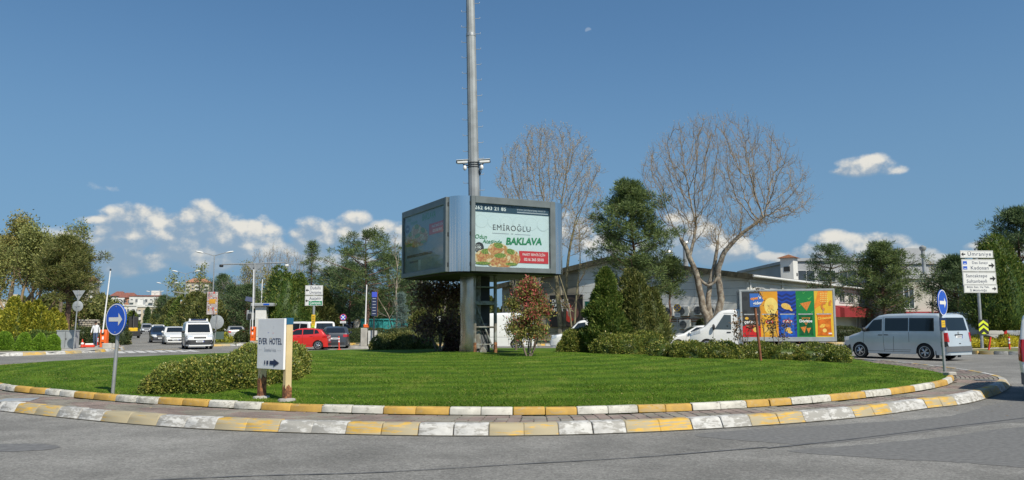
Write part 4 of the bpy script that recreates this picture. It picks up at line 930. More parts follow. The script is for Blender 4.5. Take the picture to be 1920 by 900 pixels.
def bush(name, label, cat, blobs, leafm, n, size=.07, p=2.4, rough=.10, group=None, stem=None, asp=.55, loc=None, core=.9, sprig=0.0):
    """blobs: (x, y, z, rx, ry, rz[, turn]) superellipsoid mounds standing on their z; one plant, leaves over a leafy core"""
    c0 = Vector(loc if loc else blobs[0][:3]); root = thing(name, label, cat, c0, 0, group); area = [b[3]*b[4]+(b[3]+b[4])*b[5] for b in blobs]; tot = sum(area); V = []; Dn = []; off = random.random()*30
    T = [(Vector(b[:3])-c0, b[3], b[4], b[5], (b[6] if len(b) > 6 else 0)) for b in blobs]; mbv = []; mbf = []
    def local(P_, t):
        q = P_-np.array(t[0]); c, s = math.cos(t[4]), math.sin(t[4]); return np.stack([(q[:, 0]*c+q[:, 1]*s)/t[1], (-q[:, 0]*s+q[:, 1]*c)/t[2], q[:, 2]/t[3]], 1)
    for t, ar in zip(T, area):
        m = int(n*ar/tot*1.5); d = unit(RNG.standard_normal((m, 3))*np.array([1, 1, .8])); d[:, 2] = np.abs(d[:, 2])-.06
        ne = (np.abs(d)**p).sum(1)**(-1/p); q = d*ne[:, None]; nrm = unit(np.sign(q)*np.abs(q)**(p-1)/np.array([t[1], t[2], t[3]])); rp = q*np.array([t[1], t[2], t[3]])
        ns_ = np.array([mnoise.noise((x*2.1+off, y*2.1, z*2.1))+.5*mnoise.noise((x*5+off, y*5, z*5)) for x, y, z in rp+np.array(t[0])]); rp = rp+nrm*(ns_*rough*1.6+RNG.normal(0, rough*.28, m))[:, None]
        c, s = math.cos(t[4]), math.sin(t[4]); W_ = np.stack([rp[:, 0]*c-rp[:, 1]*s, rp[:, 0]*s+rp[:, 1]*c, np.maximum(rp[:, 2], .0)], 1)+np.array(t[0]); N_ = np.stack([nrm[:, 0]*c-nrm[:, 1]*s, nrm[:, 0]*s+nrm[:, 1]*c, nrm[:, 2]], 1)
        keep = np.ones(m, bool)
        for t2 in T:
            if t2 is t: continue
            keep &= (np.abs(local(W_, t2))**p).sum(1) > .86
        V.append(W_[keep]); Dn.append(N_[keep])
        b0 = len(mbv); nu, nv = 18, 8
        for j in range(nv+1):
            el_ = (j/nv)*PI/2*1.0
            for k in range(nu):
                az_ = 2*PI*k/nu; dd = np.array([math.cos(el_)*math.cos(az_), math.cos(el_)*math.sin(az_), math.sin(el_)]); ne = (np.abs(dd)**p).sum()**(-1/p); r_ = dd*ne*np.array([t[1], t[2], t[3]])*core
                z_ = r_[2] if j else -.12; mbv.append((r_[0]*c-r_[1]*s+t[0][0], r_[0]*s+r_[1]*c+t[0][1], z_+t[0][2]))
        for j in range(nv):
            for k in range(nu): k2 = (k+1) % nu; mbf.append((b0+j*nu+k, b0+j*nu+k2, b0+(j+1)*nu+k2, b0+(j+1)*nu+k))
    V = np.concatenate(V); Dn = np.concatenate(Dn); m = len(V)
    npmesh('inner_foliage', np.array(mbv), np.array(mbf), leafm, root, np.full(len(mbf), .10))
    leaves('foliage', V-Dn*size*.3, Dn*.75+RNG.standard_normal((m, 3))*.6+[0, 0, .25], size*(.6+.8*RNG.random(m)), size*asp, leafm, root)
    return root
def leafy_tree(name, label, loc, spec, stems, bark, twig, leafm, nl, size, group=None, jit=.25):
    root = thing(name, label, 'tree', loc, 0, group); B = Branches(); tk = MB()
    for st in stems:
        ps = catmull([Vector(p[:3]) for p in st], False, 4); rs = np.interp(np.linspace(0, len(st)-1, len(ps)), range(len(st)), [p[3] for p in st]); tk.tube(ps, list(rs), 8); e = st[-1]
        B.grow(e[:3], Vector(st[-1][:3])-Vector(st[-2][:3]), spec[0][7], e[3], 0, [q[:7] for q in spec])
    tk.build('trunk', bark, root, 60); tubes('limbs', B.big+B.small, twig, root, 4)
    T = A3([t[0] for t in B.tips]+[t[0] for t in B.mid]); n = len(T)*nl; Pc = np.repeat(T, nl, 0)+RNG.normal(0, jit, (n, 3)); leaves('crown', Pc, RNG.standard_normal((n, 3))+[0, 0, .3], size*(.6+.8*RNG.random(n)), size*.6, leafm, root)
    return root

def colony(name, label, loc, stems, A, bark, twig, bud=None, nbud=1, budsize=.06, step=.26, di=2.2, dk=.42, trop=.22, tip=.008, ntw=2, ltw=.55, group=None, power=2.25, iters=90, up=.55):
    """a leafless tree: limbs grow from the stems towards points spread through the crown, then thicken as they join"""
    root = thing(name, label, 'tree', loc, 0, group); tk = MB(); Nn = []; par = []; base = []
    for st in stems:
        ps = catmull([Vector(p[:3]) for p in st], False, 4); rs = np.interp(np.linspace(0, len(st)-1, len(ps)), range(len(st)), [p[3] for p in st]); tk.tube([p+Vector((random.gauss(0, .02), random.gauss(0, .02), 0)) for p in ps], list(rs), 10)
        last = -1; hn = Vector(st[-1][:3])
        for p in ps[len(ps)//2:]: Nn.append(tuple(p)); par.append(last); last = len(Nn)-1
        base.append(last)
    tk.build('trunk', bark, root, 60); nst = len(Nn); A = np.asarray(A, float); Nn = [np.array(p) for p in Nn]; D0 = np.full(len(A), 1e9); I0 = np.zeros(len(A), int); new = list(range(len(Nn))); alive = np.ones(len(A), bool)
    for it in range(iters):
        P_ = np.array([Nn[i] for i in new]); d = np.linalg.norm(A[:, None, :]-P_[None], axis=2); j = d.argmin(1); dm = d[np.arange(len(A)), j]; m = dm < D0; D0[m] = dm[m]; I0[m] = np.array(new)[j[m]]; alive &= D0 > dk
        act = alive & (D0 < (di if it > 6 else di*3)); 
        if not act.any(): break
        new = []; order = np.unique(I0[act])
        for i in order:
            s_ = act & (I0 == i); v = unit(A[s_]-Nn[i]).sum(0); v = v/max(np.linalg.norm(v), 1e-6)+np.array([0, 0, trop])+RNG.normal(0, .14, 3); v /= np.linalg.norm(v); Nn.append(Nn[i]+v*step); par.append(int(i)); new.append(len(Nn)-1)
        if len(Nn) > 9000: break
    n = len(Nn); P_ = np.array(Nn); par = np.array(par); kids = np.bincount(par[par >= 0], minlength=n); R = np.where(kids == 0, tip**power, 0.0); 
    for i in range(n-1, -1, -1):
        if par[i] >= 0: R[par[i]] += R[i]
    R = np.maximum(R, tip**power)**(1/power); seg_b, seg_s, tw, tips = [], [], [], []
    for i in range(nst, n):
        p = par[i]; r0 = min(R[p], .16); row = (*P_[p], *(P_[i]+(P_[i]-P_[p])*.05), min(r0, R[i]*1.5), R[i]); (seg_b if R[i] > .026 else seg_s).append(row)
    for i in range(nst, n):
        if R[i] > tip*3.2: continue
        for k in range(ntw):
            d = unit((P_[i]-P_[par[i]])[None])[0]*.9+RNG.normal(0, .5, 3)+np.array([0, 0, up]); q = P_[i].copy(); L_ = ltw*RNG.uniform(.5, 1.25); r = tip*.95
            for s_ in range(3):
                d = d/np.linalg.norm(d)+np.array([0, 0, .14])+RNG.normal(0, .10, 3); q2 = q+d/np.linalg.norm(d)*L_/3; seg_s.append((*q, *q2, r, r*.75)); q = q2; r *= .75
                if s_: tips.append(q)
    tubes('limb', seg_b, bark, root, 6); tubes('crown', seg_s, twig, root, 3)
    if bud is not None:
        T = np.array(tips); m = len(T)*nbud; Pc = np.repeat(T, nbud, 0)+RNG.normal(0, .04, (m, 3)); leaves('buds', Pc, RNG.standard_normal((m, 3))+[0, 0, .8], budsize*(.6+.8*RNG.random(m)), budsize*.5, bud, root)
    return root
def crown_points(poly_px, px0, D, depth, n, zb):
    """points filled into an outline, with a rounded depth"""
    k = D/F; pts = [Vector(((x-px0)*k, at(x, y, D).z-zb, 0)) for x, y in poly_px]; xs = [p.x for p in pts]; zs = [p.y for p in pts]; cx, hw = (max(xs)+min(xs))/2, (max(xs)-min(xs))/2; cz, hh = (max(zs)+min(zs))/2, (max(zs)-min(zs))/2; out = []
    while len(out) < n:
        x, z = random.uniform(min(xs), max(xs)), random.uniform(min(zs), max(zs))
        if not inside(pts, x, z): continue
        w = depth*math.sqrt(max(.08, 1-((x-cx)/hw)**2*.9-((z-cz)/hh)**2*.3)); out.append((x, random.uniform(-w, w), z))
    return out
# ------------------------------------------------------------------ signs, street furniture, billboard, buildings, people
GALV = M('galvanised steel', (.40, .41, .41), .45, .55, var=.14, vs=6, bump=.1); GALVD = M('weathered galvanised mast', (.30, .315, .315), .55, .35, var=.18, vs=2.2, bump=.15, bs=12)
SIGNW = M('white sign face', (.68, .68, .66), .45, var=.05); SIGNB = M('blue sign face', (.012, .085, .48), .4, var=.06); SIGNG = M('sign green', (.01, .22, .10), .45, var=.05); SIGNBACK = M('sign back grey', (.36, .38, .385), .55, .3, var=.12)
INKN = M('navy ink', (.012, .026, .075), .5, var=0); WINK = M('white ink', (.78, .78, .77), .5, var=0); INKG = M('grey ink', (.42, .44, .48), .5, var=0); ORANGE = M('orange paint', (.78, .13, .02), .4, var=.1, coat=.3); REDP = M('red plastic', (.62, .05, .025), .5, var=.12); BARW = M('white barrier tube', (.75, .75, .74), .4, var=.06)
CREAM = M('cream post paint', (.62, .48, .255), .6, var=.10, vs=3, bump=.1); RUST = M('rust', (.13, .055, .028), .9, var=.4, vs=14, bump=.6, bs=40, col2=(.28, .12, .05)); TEAL = M('sign edge teal', (.015, .10, .19), .5, var=.1)
YELP = M('yellow plate', (.70, .44, .02), .5, var=.05); YGREEN = M('fluorescent yellow', (.62, .72, .03), .5, var=.04); BROWNP = M('rusty brown post', (.21, .075, .035), .75, var=.35, vs=5, bump=.3)
FRAME = M('billboard frame grey', (.150, .170, .172), .45, .25, var=.12, vs=3.5, bump=.1, bs=9); CHROME = M('polished steel', (.62, .63, .63), .13, 1.0, var=.12, vs=1.2, bump=.55, bs=3.0, stretch=(1, 1, .04)); CHROME2 = M('dented polished steel', (.44, .41, .34), .20, 1.0, var=.15, vs=2, bump=.28, bs=2.2); DARKIN = M('dark steel', (.028, .03, .03), .6, .2, var=.2, vs=5)
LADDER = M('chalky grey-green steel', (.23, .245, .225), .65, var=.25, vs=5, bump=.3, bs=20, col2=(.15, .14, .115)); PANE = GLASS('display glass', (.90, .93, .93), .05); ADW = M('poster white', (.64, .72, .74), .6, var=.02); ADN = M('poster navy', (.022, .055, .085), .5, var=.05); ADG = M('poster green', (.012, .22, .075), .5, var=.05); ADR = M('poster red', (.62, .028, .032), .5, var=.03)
PASTRY = M('pastry print', (.50, .235, .06), .6, var=.2, vs=9, col2=(.72, .56, .33), det=8); PASTRY2 = M('golden pastry print', (.60, .33, .11), .6, var=.15, vs=12, col2=(.46, .15, .05), det=8); PISTA = M('pistachio print', (.09, .16, .015), .7, var=.2, vs=25, col2=(.26, .33, .05), det=8); ADGREY = M('blank poster shade dimmed', (.24, .29, .28), .6, var=.12, vs=2); ADW_SHADE = M('poster white shade dimmed', (.24, .29, .33), .6, var=.08, vs=1.5)  # last two: poster colours darkened to carry the shade of the left face
def rot_about(ax, a): return Matrix.Rotation(a, 4, ax)
class Print:
    """flat print on a panel: layers a few tenths of a millimetre apart, in the panel's own X-Z plane, front towards -Y"""
    def __init__(s, parent, o, rz=0.0): s.p = parent; s.o = Vector(o); s.rz = rz; s.n = 0; s.R = Matrix.Rotation(rz, 3, 'Z')
    def put(s, ob, x, z): s.n += 1; ob.location = s.o+s.R @ Vector((x, -.002-.0004*s.n, z)); ob.rotation_euler[2] = s.rz; return ob
    def poly(s, pts, m, name='print'):
        me = bpy.data.meshes.new(name); me.from_pydata([(x, 0, z) for x, z in pts], [], [tuple(range(len(pts)))]); me.materials.append(m); me.update()
        if me.polygons[0].normal.y > 0: me.flip_normals()
        return s.put(inst(name, me, s.p), 0, 0)
    def rect(s, x0, z0, x1, z1, m, name='print'): return s.poly([(x0, z0), (x1, z0), (x1, z1), (x0, z1)], m, name)
    def disc(s, x, z, rx, rz_, m, name='print', n=24, rot=0): return s.poly([(x+rx*math.cos(a)*math.cos(rot)-rz_*math.sin(a)*math.sin(rot), z+rx*math.cos(a)*math.sin(rot)+rz_*math.sin(a)*math.cos(rot)) for a in np.linspace(0, 2*PI, n, endpoint=False)], m, name)
    def txt(s, body, size, x, z, m, align='CENTER', bold=0, shear=0, xs=1.0, space=1.0, tilt=0.0):
        o = text(body, size, m, s.p, (0, 0, 0), (PI/2, 0, 0), align, bold, shear, xs, space); s.put(o, x, z)
        if tilt: o.rotation_euler = (Matrix.Rotation(s.rz, 3, 'Z') @ Matrix.Rotation(-tilt, 3, 'Y') @ Matrix.Rotation(PI/2, 3, 'X')).to_euler()
        return o
def arrow_r(l, h, k=.45): return [(-l/2, -h*.16), (l/2-h*k, -h*.16), (l/2-h*k, -h/2), (l/2, 0), (l/2-h*k, h/2), (l/2-h*k, h*.16), (-l/2, h*.16)]
def post(parent, h, r, m, name='post', lean=(0, 0), n=10, z0=-.1): return MB().tube([(0, 0, z0), (lean[0]*h, lean[1]*h, h)], r, n).build(name, m, parent, 50)
def disc_part(name, r, th, m, parent, loc, rot=(0, 0, 0), n=36):      # round plate facing -Y
    return MB().lathe([(r*.98, -th/2), (r, -th/4), (r, th/4), (r*.98, th/2)], n, rot_about('X', PI/2)).build(name, m, parent, 30, loc, rot)
def arrow_sign(label, loc, rz, zc, r, h, lean):
    t = thing('arrow_sign', label, 'road sign', loc, 0, 'round blue arrow signs on the roundabout'); post(t, h, .036, GALV, 'post', lean)
    c = Vector((lean[0]*zc, lean[1]*zc, zc)); d = disc_part('sign_disc', r, .03, SIGNB, t, c+Vector((math.sin(rz), -math.cos(rz), 0))*.06, (0, 0, rz))
    p = Print(d, (0, -.016, 0)); ring = []
    for a in np.linspace(0, 2*PI, 37): ring.append((r*.985*math.cos(a), r*.985*math.sin(a)))
    ring += [(r*.93*math.cos(a), r*.93*math.sin(a)) for a in np.linspace(2*PI, 0, 37)]
    p.poly(ring, WINK, 'rim_line'); p.poly(arrow_r(r*1.35, r*.82, .48), M('reflective white', (.70, .69, .63), .5, var=.05), 'arrow')
    for z in (-.7, .7): MB().lathe([(.014, 0), (.014, .006), (0, .008)], 8, rot_about('X', PI/2)).build('bolt', GALV, d, None, (0, -.016, z*r*1.15))
    return t
def board(parent, x, z, w, h, name='sign_board', face=SIGNW, edge=INK, th=.04, y=-.07, border=True):
    o = MB().box((0, 0, 0), (w, th, h), .006).build(name, face, parent, None, (x, y, z)); p = Print(o, (0, -th/2, 0))
    if border:
        e, g_ = .010, .03
        for (a, b, c, d) in ((-w/2+g_, -h/2+g_, w/2-g_, -h/2+g_+e), (-w/2+g_, h/2-g_-e, w/2-g_, h/2-g_), (-w/2+g_, -h/2+g_+e, -w/2+g_+e, h/2-g_-e), (w/2-g_-e, -h/2+g_+e, w/2-g_, h/2-g_-e)): p.rect(a, b, c, d, edge, 'border')
    return o, p
def sarrow(p, x, z, s, d, m=INK): p.poly([(x+d*a, z+b) for a, b in [(-s*.5, -s*.14), (s*.02, -s*.14), (s*.02, -s*.5), (s*.55, 0), (s*.02, s*.5), (s*.02, s*.14), (-s*.5, s*.14)]], m, 'arrow')
def lamp_post(label, loc, h, az, group, banner=None):
    t = thing('street_lamp', label, 'street lamp', loc, az, group); MB().tube([(0, 0, -.1), (0, 0, h)], [.09, .05], 8).build('pole', GALV, t, 50)
    for sg in (-1, 1):
        a = MB().tube([(0, 0, h-.05), (sg*.6, 0, h+.14), (sg*1.25, 0, h+.32)], [.04, .035, .03], 6).build('arm', GALV, t, 50)
        MB().ell((sg*1.62, 0, h+.37), (.48, .15, .10), 10, 6, Matrix.Rotation(-sg*.18, 3, 'Y')).build('lamp_head', SIGNW, t, 60)
    if banner:
        zc, w, hh, cols = banner; b = MB().box((0, -.12, zc), (w, .02, hh)).build('banner', cols[0], t); p = Print(b, (0, -.13, zc)); n = 13
        for k in range(n):
            for j in range(4): p.disc((j-1.5)*w*.24+random.uniform(-.05, .05)*w, (k/(n-1)-.5)*hh*.92, w*random.uniform(.07, .13), hh*random.uniform(.018, .04), cols[random.randrange(len(cols))], 'print', 5, random.random()*3)
        p.rect(-w*.30, -hh*.02, w*.30, hh*.18, cols[1], 'print')
        MB().tube([(0, 0, zc+hh/2), (0, -.16, zc+hh/2)], .02, 5).tube([(0, 0, zc-hh/2), (0, -.16, zc-hh/2)], .02, 5).build('bracket', GALV, t)
    return t
def barrier(label, loc, arm, lean, base=ORANGE, h=1.15, group='parking barrier gates with raised arms', cab=True):
    t = thing('barrier_gate', label, 'barrier gate', loc, 0, group)
    b = MB().box((0, 0, h/2), (.42, .36, h), .03).build('cabinet', base, t, 40); Print(b, (0, -.18, 0)).rect(-.06, h*.45, .06, h*.62, WINK, 'label'); MB().box((0, -.185, h*.28), (.16, .02, .05)).build('lock', BLACKP, b)
    MB().tube([(0, -.24, h*.82), (lean*arm, -.24, h*.82+arm)], [.05, .04], 8).build('arm', BARW, t, 50); MB().tube([(lean*arm*.985, -.24, h*.82+arm*.985), (lean*arm*1.0, -.24, h*.82+arm+.06)], .055, 8).build('arm_tip', BLACKP, t); MB().box((0, -.2, h*.82), (.16, .1, .16), .02).build('pivot', BLACKP, t)
    return t
def bollard(label, loc, h=.75, lean=(0, 0), stripes=True):
    t = thing('flexible_bollard', label, 'bollard', loc, 0, 'red flexible bollards on the road edge'); MB().lathe([(.14, 0), (.14, .03), (.05, .05), (.045, .06)], 14).build('base', REDP, t, 40)
    def at_(z): return (lean[0]*z, lean[1]*z, z)
    MB().tube([at_(.05), at_(h)], .045, 10).build('tube', REDP, t, 40)
    if stripes:
        for z in (h*.62, h*.82): MB().tube([at_(z-.05), at_(z+.05)], .047, 10).build('reflective_band', WINK, t, 40)
    return t
def cone(label, loc, h=.7):
    t = thing('traffic_cone', label, 'traffic cone', loc, random.random()); MB().box((0, 0, .02), (.36, .36, .04), .01).build('base', BLACKP, t); MB().lathe([(.11, .04), (.025, h), (.0, h)], 14).build('cone', REDP, t, 40); MB().lathe([(.098, h*.42), (.070, h*.62)], 14).build('reflective_band', WINK, t, 40); return t

# ---- buildings
def windows_grid(parent, x0, x1, z0, z1, nx, nz, w, h, y, frame, glass, name='window', sill=None, skip=0.0, balc=None):
    fm = MB(); t_ = .07
    for (cx, cz, sx_, sz_) in ((-w/2+t_/2, 0, t_, h), (w/2-t_/2, 0, t_, h), (0, -h/2+t_/2, w-2*t_, t_), (0, h/2-t_/2, w-2*t_, t_), (0, 0, t_*.8, h-2*t_)): fm.box((cx, 0, cz), (sx_, .10, sz_))
    fme = fm.mesh(name, frame); gme = MB().box((0, .02, 0), (w-.02, .04, h-.02)).mesh('pane', glass)
    bme = MB().box((0, -.55, -h/2-.15), (w*1.7, 1.1, .12)).box((0, -1.06, -h/2+.35), (w*1.7, .06, .9)).mesh('balcony', balc) if balc else None
    for i in range(nx):
        for j in range(nz):
            if random.random() < skip: continue
            x = x0+(x1-x0)*(i+.5)/nx; z = z0+(z1-z0)*(j+.5)/nz; o = inst(name, fme, parent, (x, y, z)); inst('pane', gme, o)
            if bme and i % 2 == 0: inst('balcony', bme, parent, (x, y, z))
WGLASS = M('window glass', (.05, .062, .075), .12, var=.3, vs=.4, spec=.6); PLASTER = M('white plaster', (.58, .575, .545), .85, var=.10, vs=.3); PLASTB = M('beige plaster', (.44, .38, .29), .85, var=.10, vs=.3); PLASTG = M('grey plaster', (.34, .35, .36), .85, var=.10, vs=.3); ROOFT = M('red roof tiles', (.22, .085, .06), .85, var=.25, vs=1.5); WFRAME = M('window frame', (.5, .5, .49), .6, var=.05); BALC = M('balcony white', (.55, .54, .51), .8, var=.1); TERRA = M('terracotta render', (.36, .17, .10), .85, var=.1, vs=.4)
def block(label, loc, rz, w, d, h, nx, nz, wall, roof='flat', roofm=None, balc=None, ww=1.5, wh=1.4, z0=1.0, group='apartment blocks at the end of the avenue'):
    t = thing('apartment_building', label, 'building', loc, rz, group); MB().box((0, d/2, h/2), (w, d, h)).build('wall', wall, t)
    windows_grid(t, -w/2, w/2, z0, h-.6, nx, nz, ww, wh, -.03, WFRAME, WGLASS, balc=balc)
    if roof == 'flat': MB().box((0, d/2, h+.25), (w+.5, d+.5, .5)).build('parapet', roofm or wall, t); MB().box((w*.2, d*.5, h+1.5), (w*.25, d*.3, 2.2)).build('stair_head', wall, t)
    else: MB().add([(-w/2-.6, -.6, h), (w/2+.6, -.6, h), (w/2+.6, d+.6, h), (-w/2-.6, d+.6, h), (-w/2+w*.25, d/2, h+2.6), (w/2-w*.25, d/2, h+2.6)], [(0, 1, 5, 4), (1, 2, 5), (2, 3, 4, 5), (3, 0, 4), (3, 2, 1, 0)]).build('roof', roofm or ROOFT, t)
    for k in range(3): MB().tube([(-w*.3+k*w*.3, d*.4, h), (-w*.3+k*w*.3, d*.4, h+2.4+k*.5)], .07, 5).build('aerial', GALV, t)
    return t

# ---- people
SKIN = M('skin', (.40, .22, .14), .55, var=.06); SHIRT = M('white shirt cloth', (.66, .67, .69), .8, var=.06, vs=6, bump=.3, bs=9); JEANS = M('blue jeans cloth', (.055, .085, .16), .85, var=.2, vs=8); HAIR = M('dark hair', (.014, .011, .009), .7, var=.2, vs=30); SHOE = M('dark shoes', (.02, .018, .018), .6, var=.1); BLUESH = M('blue work shirt', (.02, .05, .20), .8, var=.1)
def skin_body(joints, edges, root_i):
    me = bpy.data.meshes.new('body'); me.from_pydata([j[:3] for j in joints], edges, []); o = bpy.data.objects.new('body', me); COL.objects.link(o)
    md = o.modifiers.new('s', 'SKIN'); md.use_smooth_shade = True
    for i, v in enumerate(me.skin_vertices[0].data): v.radius = (joints[i][3], joints[i][4] if len(joints[i]) > 4 else joints[i][3]); v.use_root = (i == root_i)
    o.modifiers.new('b', 'SUBSURF').levels = 2; bpy.context.view_layer.update(); dg = bpy.context.evaluated_depsgraph_get(); out = bpy.data.meshes.new_from_object(o.evaluated_get(dg)); bpy.data.objects.remove(o); out.name = 'body'; return out
def person(name, label, loc, rz, joints, edges, root_i, mats, pick, hands, head):
    t = thing(name, label, 'person', loc, rz); me = skin_body(joints, edges, root_i); bm = bmesh.new(); bm.from_mesh(me)
    for (w, d, side) in hands:                       # five fingers of different length and a thumb from the side of the palm
        w = Vector(w); d = Vector(d).normalized(); s = Vector(side).normalized(); nrm = d.cross(s); mb = MB(); mb.ell(w+d*.045, (.040, .018, .05), 8, 6, Matrix((s, nrm, d)).transposed())
        for k, ln in enumerate((.062, .074, .070, .055)):
            b = w+d*.085+s*(.030-.020*k); mb.tube([b, b+d*ln*.5+nrm*.012, b+d*ln*.9+nrm*.034], [.0095, .0088, .006], 6)
        b = w+d*.03+s*.035; mb.tube([b, b+s*.028+d*.026, b+s*.034+d*.058+nrm*.012], [.012, .0105, .007], 6); tmp = mb.mesh('h', SKIN, 60); bm.from_mesh(tmp)
    bm.to_mesh(me); bm.free(); me.materials.clear()
    for m in mats: me.materials.append(m)
    for p in me.polygons: p.material_index = pick(p.center); p.use_smooth = True
    inst('body', me, t); hc, hr, tilt = head; Rm = Matrix.Rotation(tilt, 3, 'X'); hc = Vector(hc)
    hb = MB(); hb.ell(hc+Rm @ Vector((0, .016, .035)), (hr*1.02, hr*1.18, hr*1.12), 14, 9, Rm); hb.build('hair', HAIR, t, 60)
    fb_ = MB()
    for sg in (-1, 1): fb_.ell(hc+Rm @ Vector((sg*hr*.40, -hr*1.16, .0)), (.013, .008, .008), 6, 4); fb_.ell(hc+Rm @ Vector((sg*hr*.40, -hr*1.15, .026)), (.022, .007, .005), 6, 4)
    fb_.build('eyes', HAIR, t); MB().ell(hc+Rm @ Vector((0, -hr*1.22, -.03)), (.013, .018, .026), 6, 5, Rm).build('nose', SKIN, t, 60); MB().ell(hc+Rm @ Vector((0, -hr*1.10, -.068)), (.024, .008, .007), 6, 4).build('mouth', M('lips', (.30, .12, .09), .5, var=0), t, 60)
    for sg in (-1, 1): MB().ell(hc+Rm @ Vector((sg*hr*1.02, .005, -.01)), (.010, .02, .032), 6, 5).build('ear', SKIN, t, 60)
    return t
# ================================================================== large structure
def hall():
    c = Vector((18.6, 62.0, VZ)); u = Vector((.62, .7846)); a = math.atan2(u.y, u.x)
    t = thing('industrial_hall', 'long low hall with grey panel gable and white windowed side behind the snack truck', 'building', c, a)
    # local: +X along the white side, +Y along the gable wall (away to the left), front of the side faces -Y
    GW, L, E, R = 25.0, 41.0, 5.2, 7.15
    PAN = M('grey cladding panel', (.68, .68, .655), .75, var=.12, vs=.6, bump=.1, bs=5); OLDC = M('stained concrete gable', (.27, .245, .19), .9, var=.3, vs=.5, bump=.3, bs=6)
    ROOFC = M('weathered fibre cement roof', (.175, .165, .145), .9, var=.3, vs=.6, bump=.4, bs=8, col2=(.26, .25, .225)); MOSS = M('mossy roof edge', (.075, .070, .045), .95, var=.4, vs=3, bump=.6, bs=10)
    z = lambda y: E+(R-E)*(1-abs(y-GW/2)/(GW/2))
    MB().add([(.12, 0, 0), (.12, GW, 0), (.12, GW, E), (.12, GW/2, R), (.12, 0, E)], [(0, 4, 3, 2, 1)]).build('gable_wall', DARKIN, t)
    rows = 9; hrow = .60; pm_ = {}
    for r in range(13):                      # panel courses up the gable, cut to the roof slope
        z0, z1 = r*hrow, (r+1)*hrow-.02; n = 11
        for k in range(n):
            y0, y1 = GW*k/n+.012, GW*(k+1)/n-.012
            ya, yb = max(y0, 0), min(y1, GW); t0 = min(z1, z(ya)); t1 = min(z1, z(yb)); tm = min(z1, z((ya+yb)/2))
            if max(t0, t1, tm) <= z0+.03: continue
            poly = [(ya, z0), (yb, z0), (yb, max(t1, z0+.001)), ((ya+yb)/2, max(tm, z0+.001)), (ya, max(t0, z0+.001))]
            mb = MB(); mb.add([(.10, y, zz) for y, zz in poly]+[(.0+random.uniform(0, .012), y, zz) for y, zz in poly], [(5, 6, 7, 8, 9)[::-1]]+[(i, (i+1) % 5, 5+(i+1) % 5, 5+i) for i in range(5)])
            mb.build('wall_panel', PAN if (y0+y1)/2 < GW*.62 else OLDC, t)
    for k in range(1, 4): MB().box((-.05, GW*(.62+.1*k), 2.7), (.16, .35, 5.4)).build('pilaster', OLDC, t)
    MB().box((L/2, .12, E/2), (L, .24, E)).build('side_wall', PLASTER, t)
    ov = .45
    for (ya, yb, nm) in ((-.6, GW/2, 'roof'), (GW+.6, GW/2, 'roof')):
        za, zb = E-.02, R+.12; n = 60; vs = []; fs = []
        for i in range(n+1):
            x = -ov+(L+ov*2)*i/n; dz = .03*(i % 2)
            vs += [(x, ya, za+dz), (x, yb, zb+dz), (x, ya, za-.14), (x, yb, zb-.14)]
        for i in range(n): b = 4*i; fs += [(b, b+4, b+5, b+1), (b+2, b+3, b+7, b+6), (b, b+2, b+6, b+4)]
        fs += [(0, 1, 3, 2), (4*n, 4*n+2, 4*n+3, 4*n+1)]
        if ya > yb: fs = [f[::-1] for f in fs]
        MB().add(vs, fs).build(nm, ROOFC, t)
        MB().add([(-ov-.03, ya, za-.42), (-ov-.03, yb, zb-.42), (-ov-.03, yb, zb+.05), (-ov-.03, ya, za+.05), (-ov+.12, ya, za-.42), (-ov+.12, yb, zb-.42), (-ov+.12, yb, zb+.05), (-ov+.12, ya, za+.05)], [(0, 1, 2, 3), (7, 6, 5, 4), (0, 4, 5, 1), (3, 2, 6, 7)] if ya > yb else [(3, 2, 1, 0), (4, 5, 6, 7), (1, 5, 4, 0), (7, 6, 2, 3)]).build('verge_board', MOSS, t)
    MB().tube([(-.3, -.62, E-.12), (L, -.62, E-.12)], .09, 8).build('gutter', SIGNW, t)
    for x in (.35, 7.6, 15, 22.5, 30): MB().tube([(x, -.10, E-.2), (x, -.10, .2)], .06, 8).build('downpipe', SIGNW, t)
    windows_grid(t, .9, 13.6, 3.35, 4.45, 4, 1, 1.9, .75, -.03, WFRAME, WGLASS); windows_grid(t, 17, 37, 3.3, 4.5, 6, 1, 1.9, .9, -.03, WFRAME, WGLASS)
    MB().box((L/2, -.05, 4.75), (L, .12, .16)).build('cornice', PLASTER, t)
    REDC = M('red canopy', (.27, .025, .028), .6, var=.12, vs=.8)
    for x0, x1 in ((14.5, 20.0), (21.5, 32.5), (34, 40)):
        aw = MB(); aw.add([(x0, -.02, 3.15), (x1, -.02, 3.15), (x1, -1.3, 2.85), (x0, -1.3, 2.85), (x0, -1.3, 1.95), (x1, -1.3, 1.95), (x0, -.02, 1.95), (x1, -.02, 1.95)], [(0, 3, 2, 1), (3, 4, 5, 2), (0, 6, 4, 3), (1, 2, 5, 7)]).build('canopy', REDC, t)
    for x in (14.5, 17.0, 22, 32): o = MB().box((x, -.04, 1.0), (1.0, .1, 2.0), .01).build('door', PAN, t); MB().box((x+.38, -.11, 1.0), (.05, .04, .16)).build('handle', BLACKP, o)
    # chimney on the roof
    hx, hy = 21.5, 4.0; hz = z(hy); ch = MB().box((hx, hy, hz+1.0), (1.35, 1.35, 2.5), .02).build('chimney', PLASTER, t)
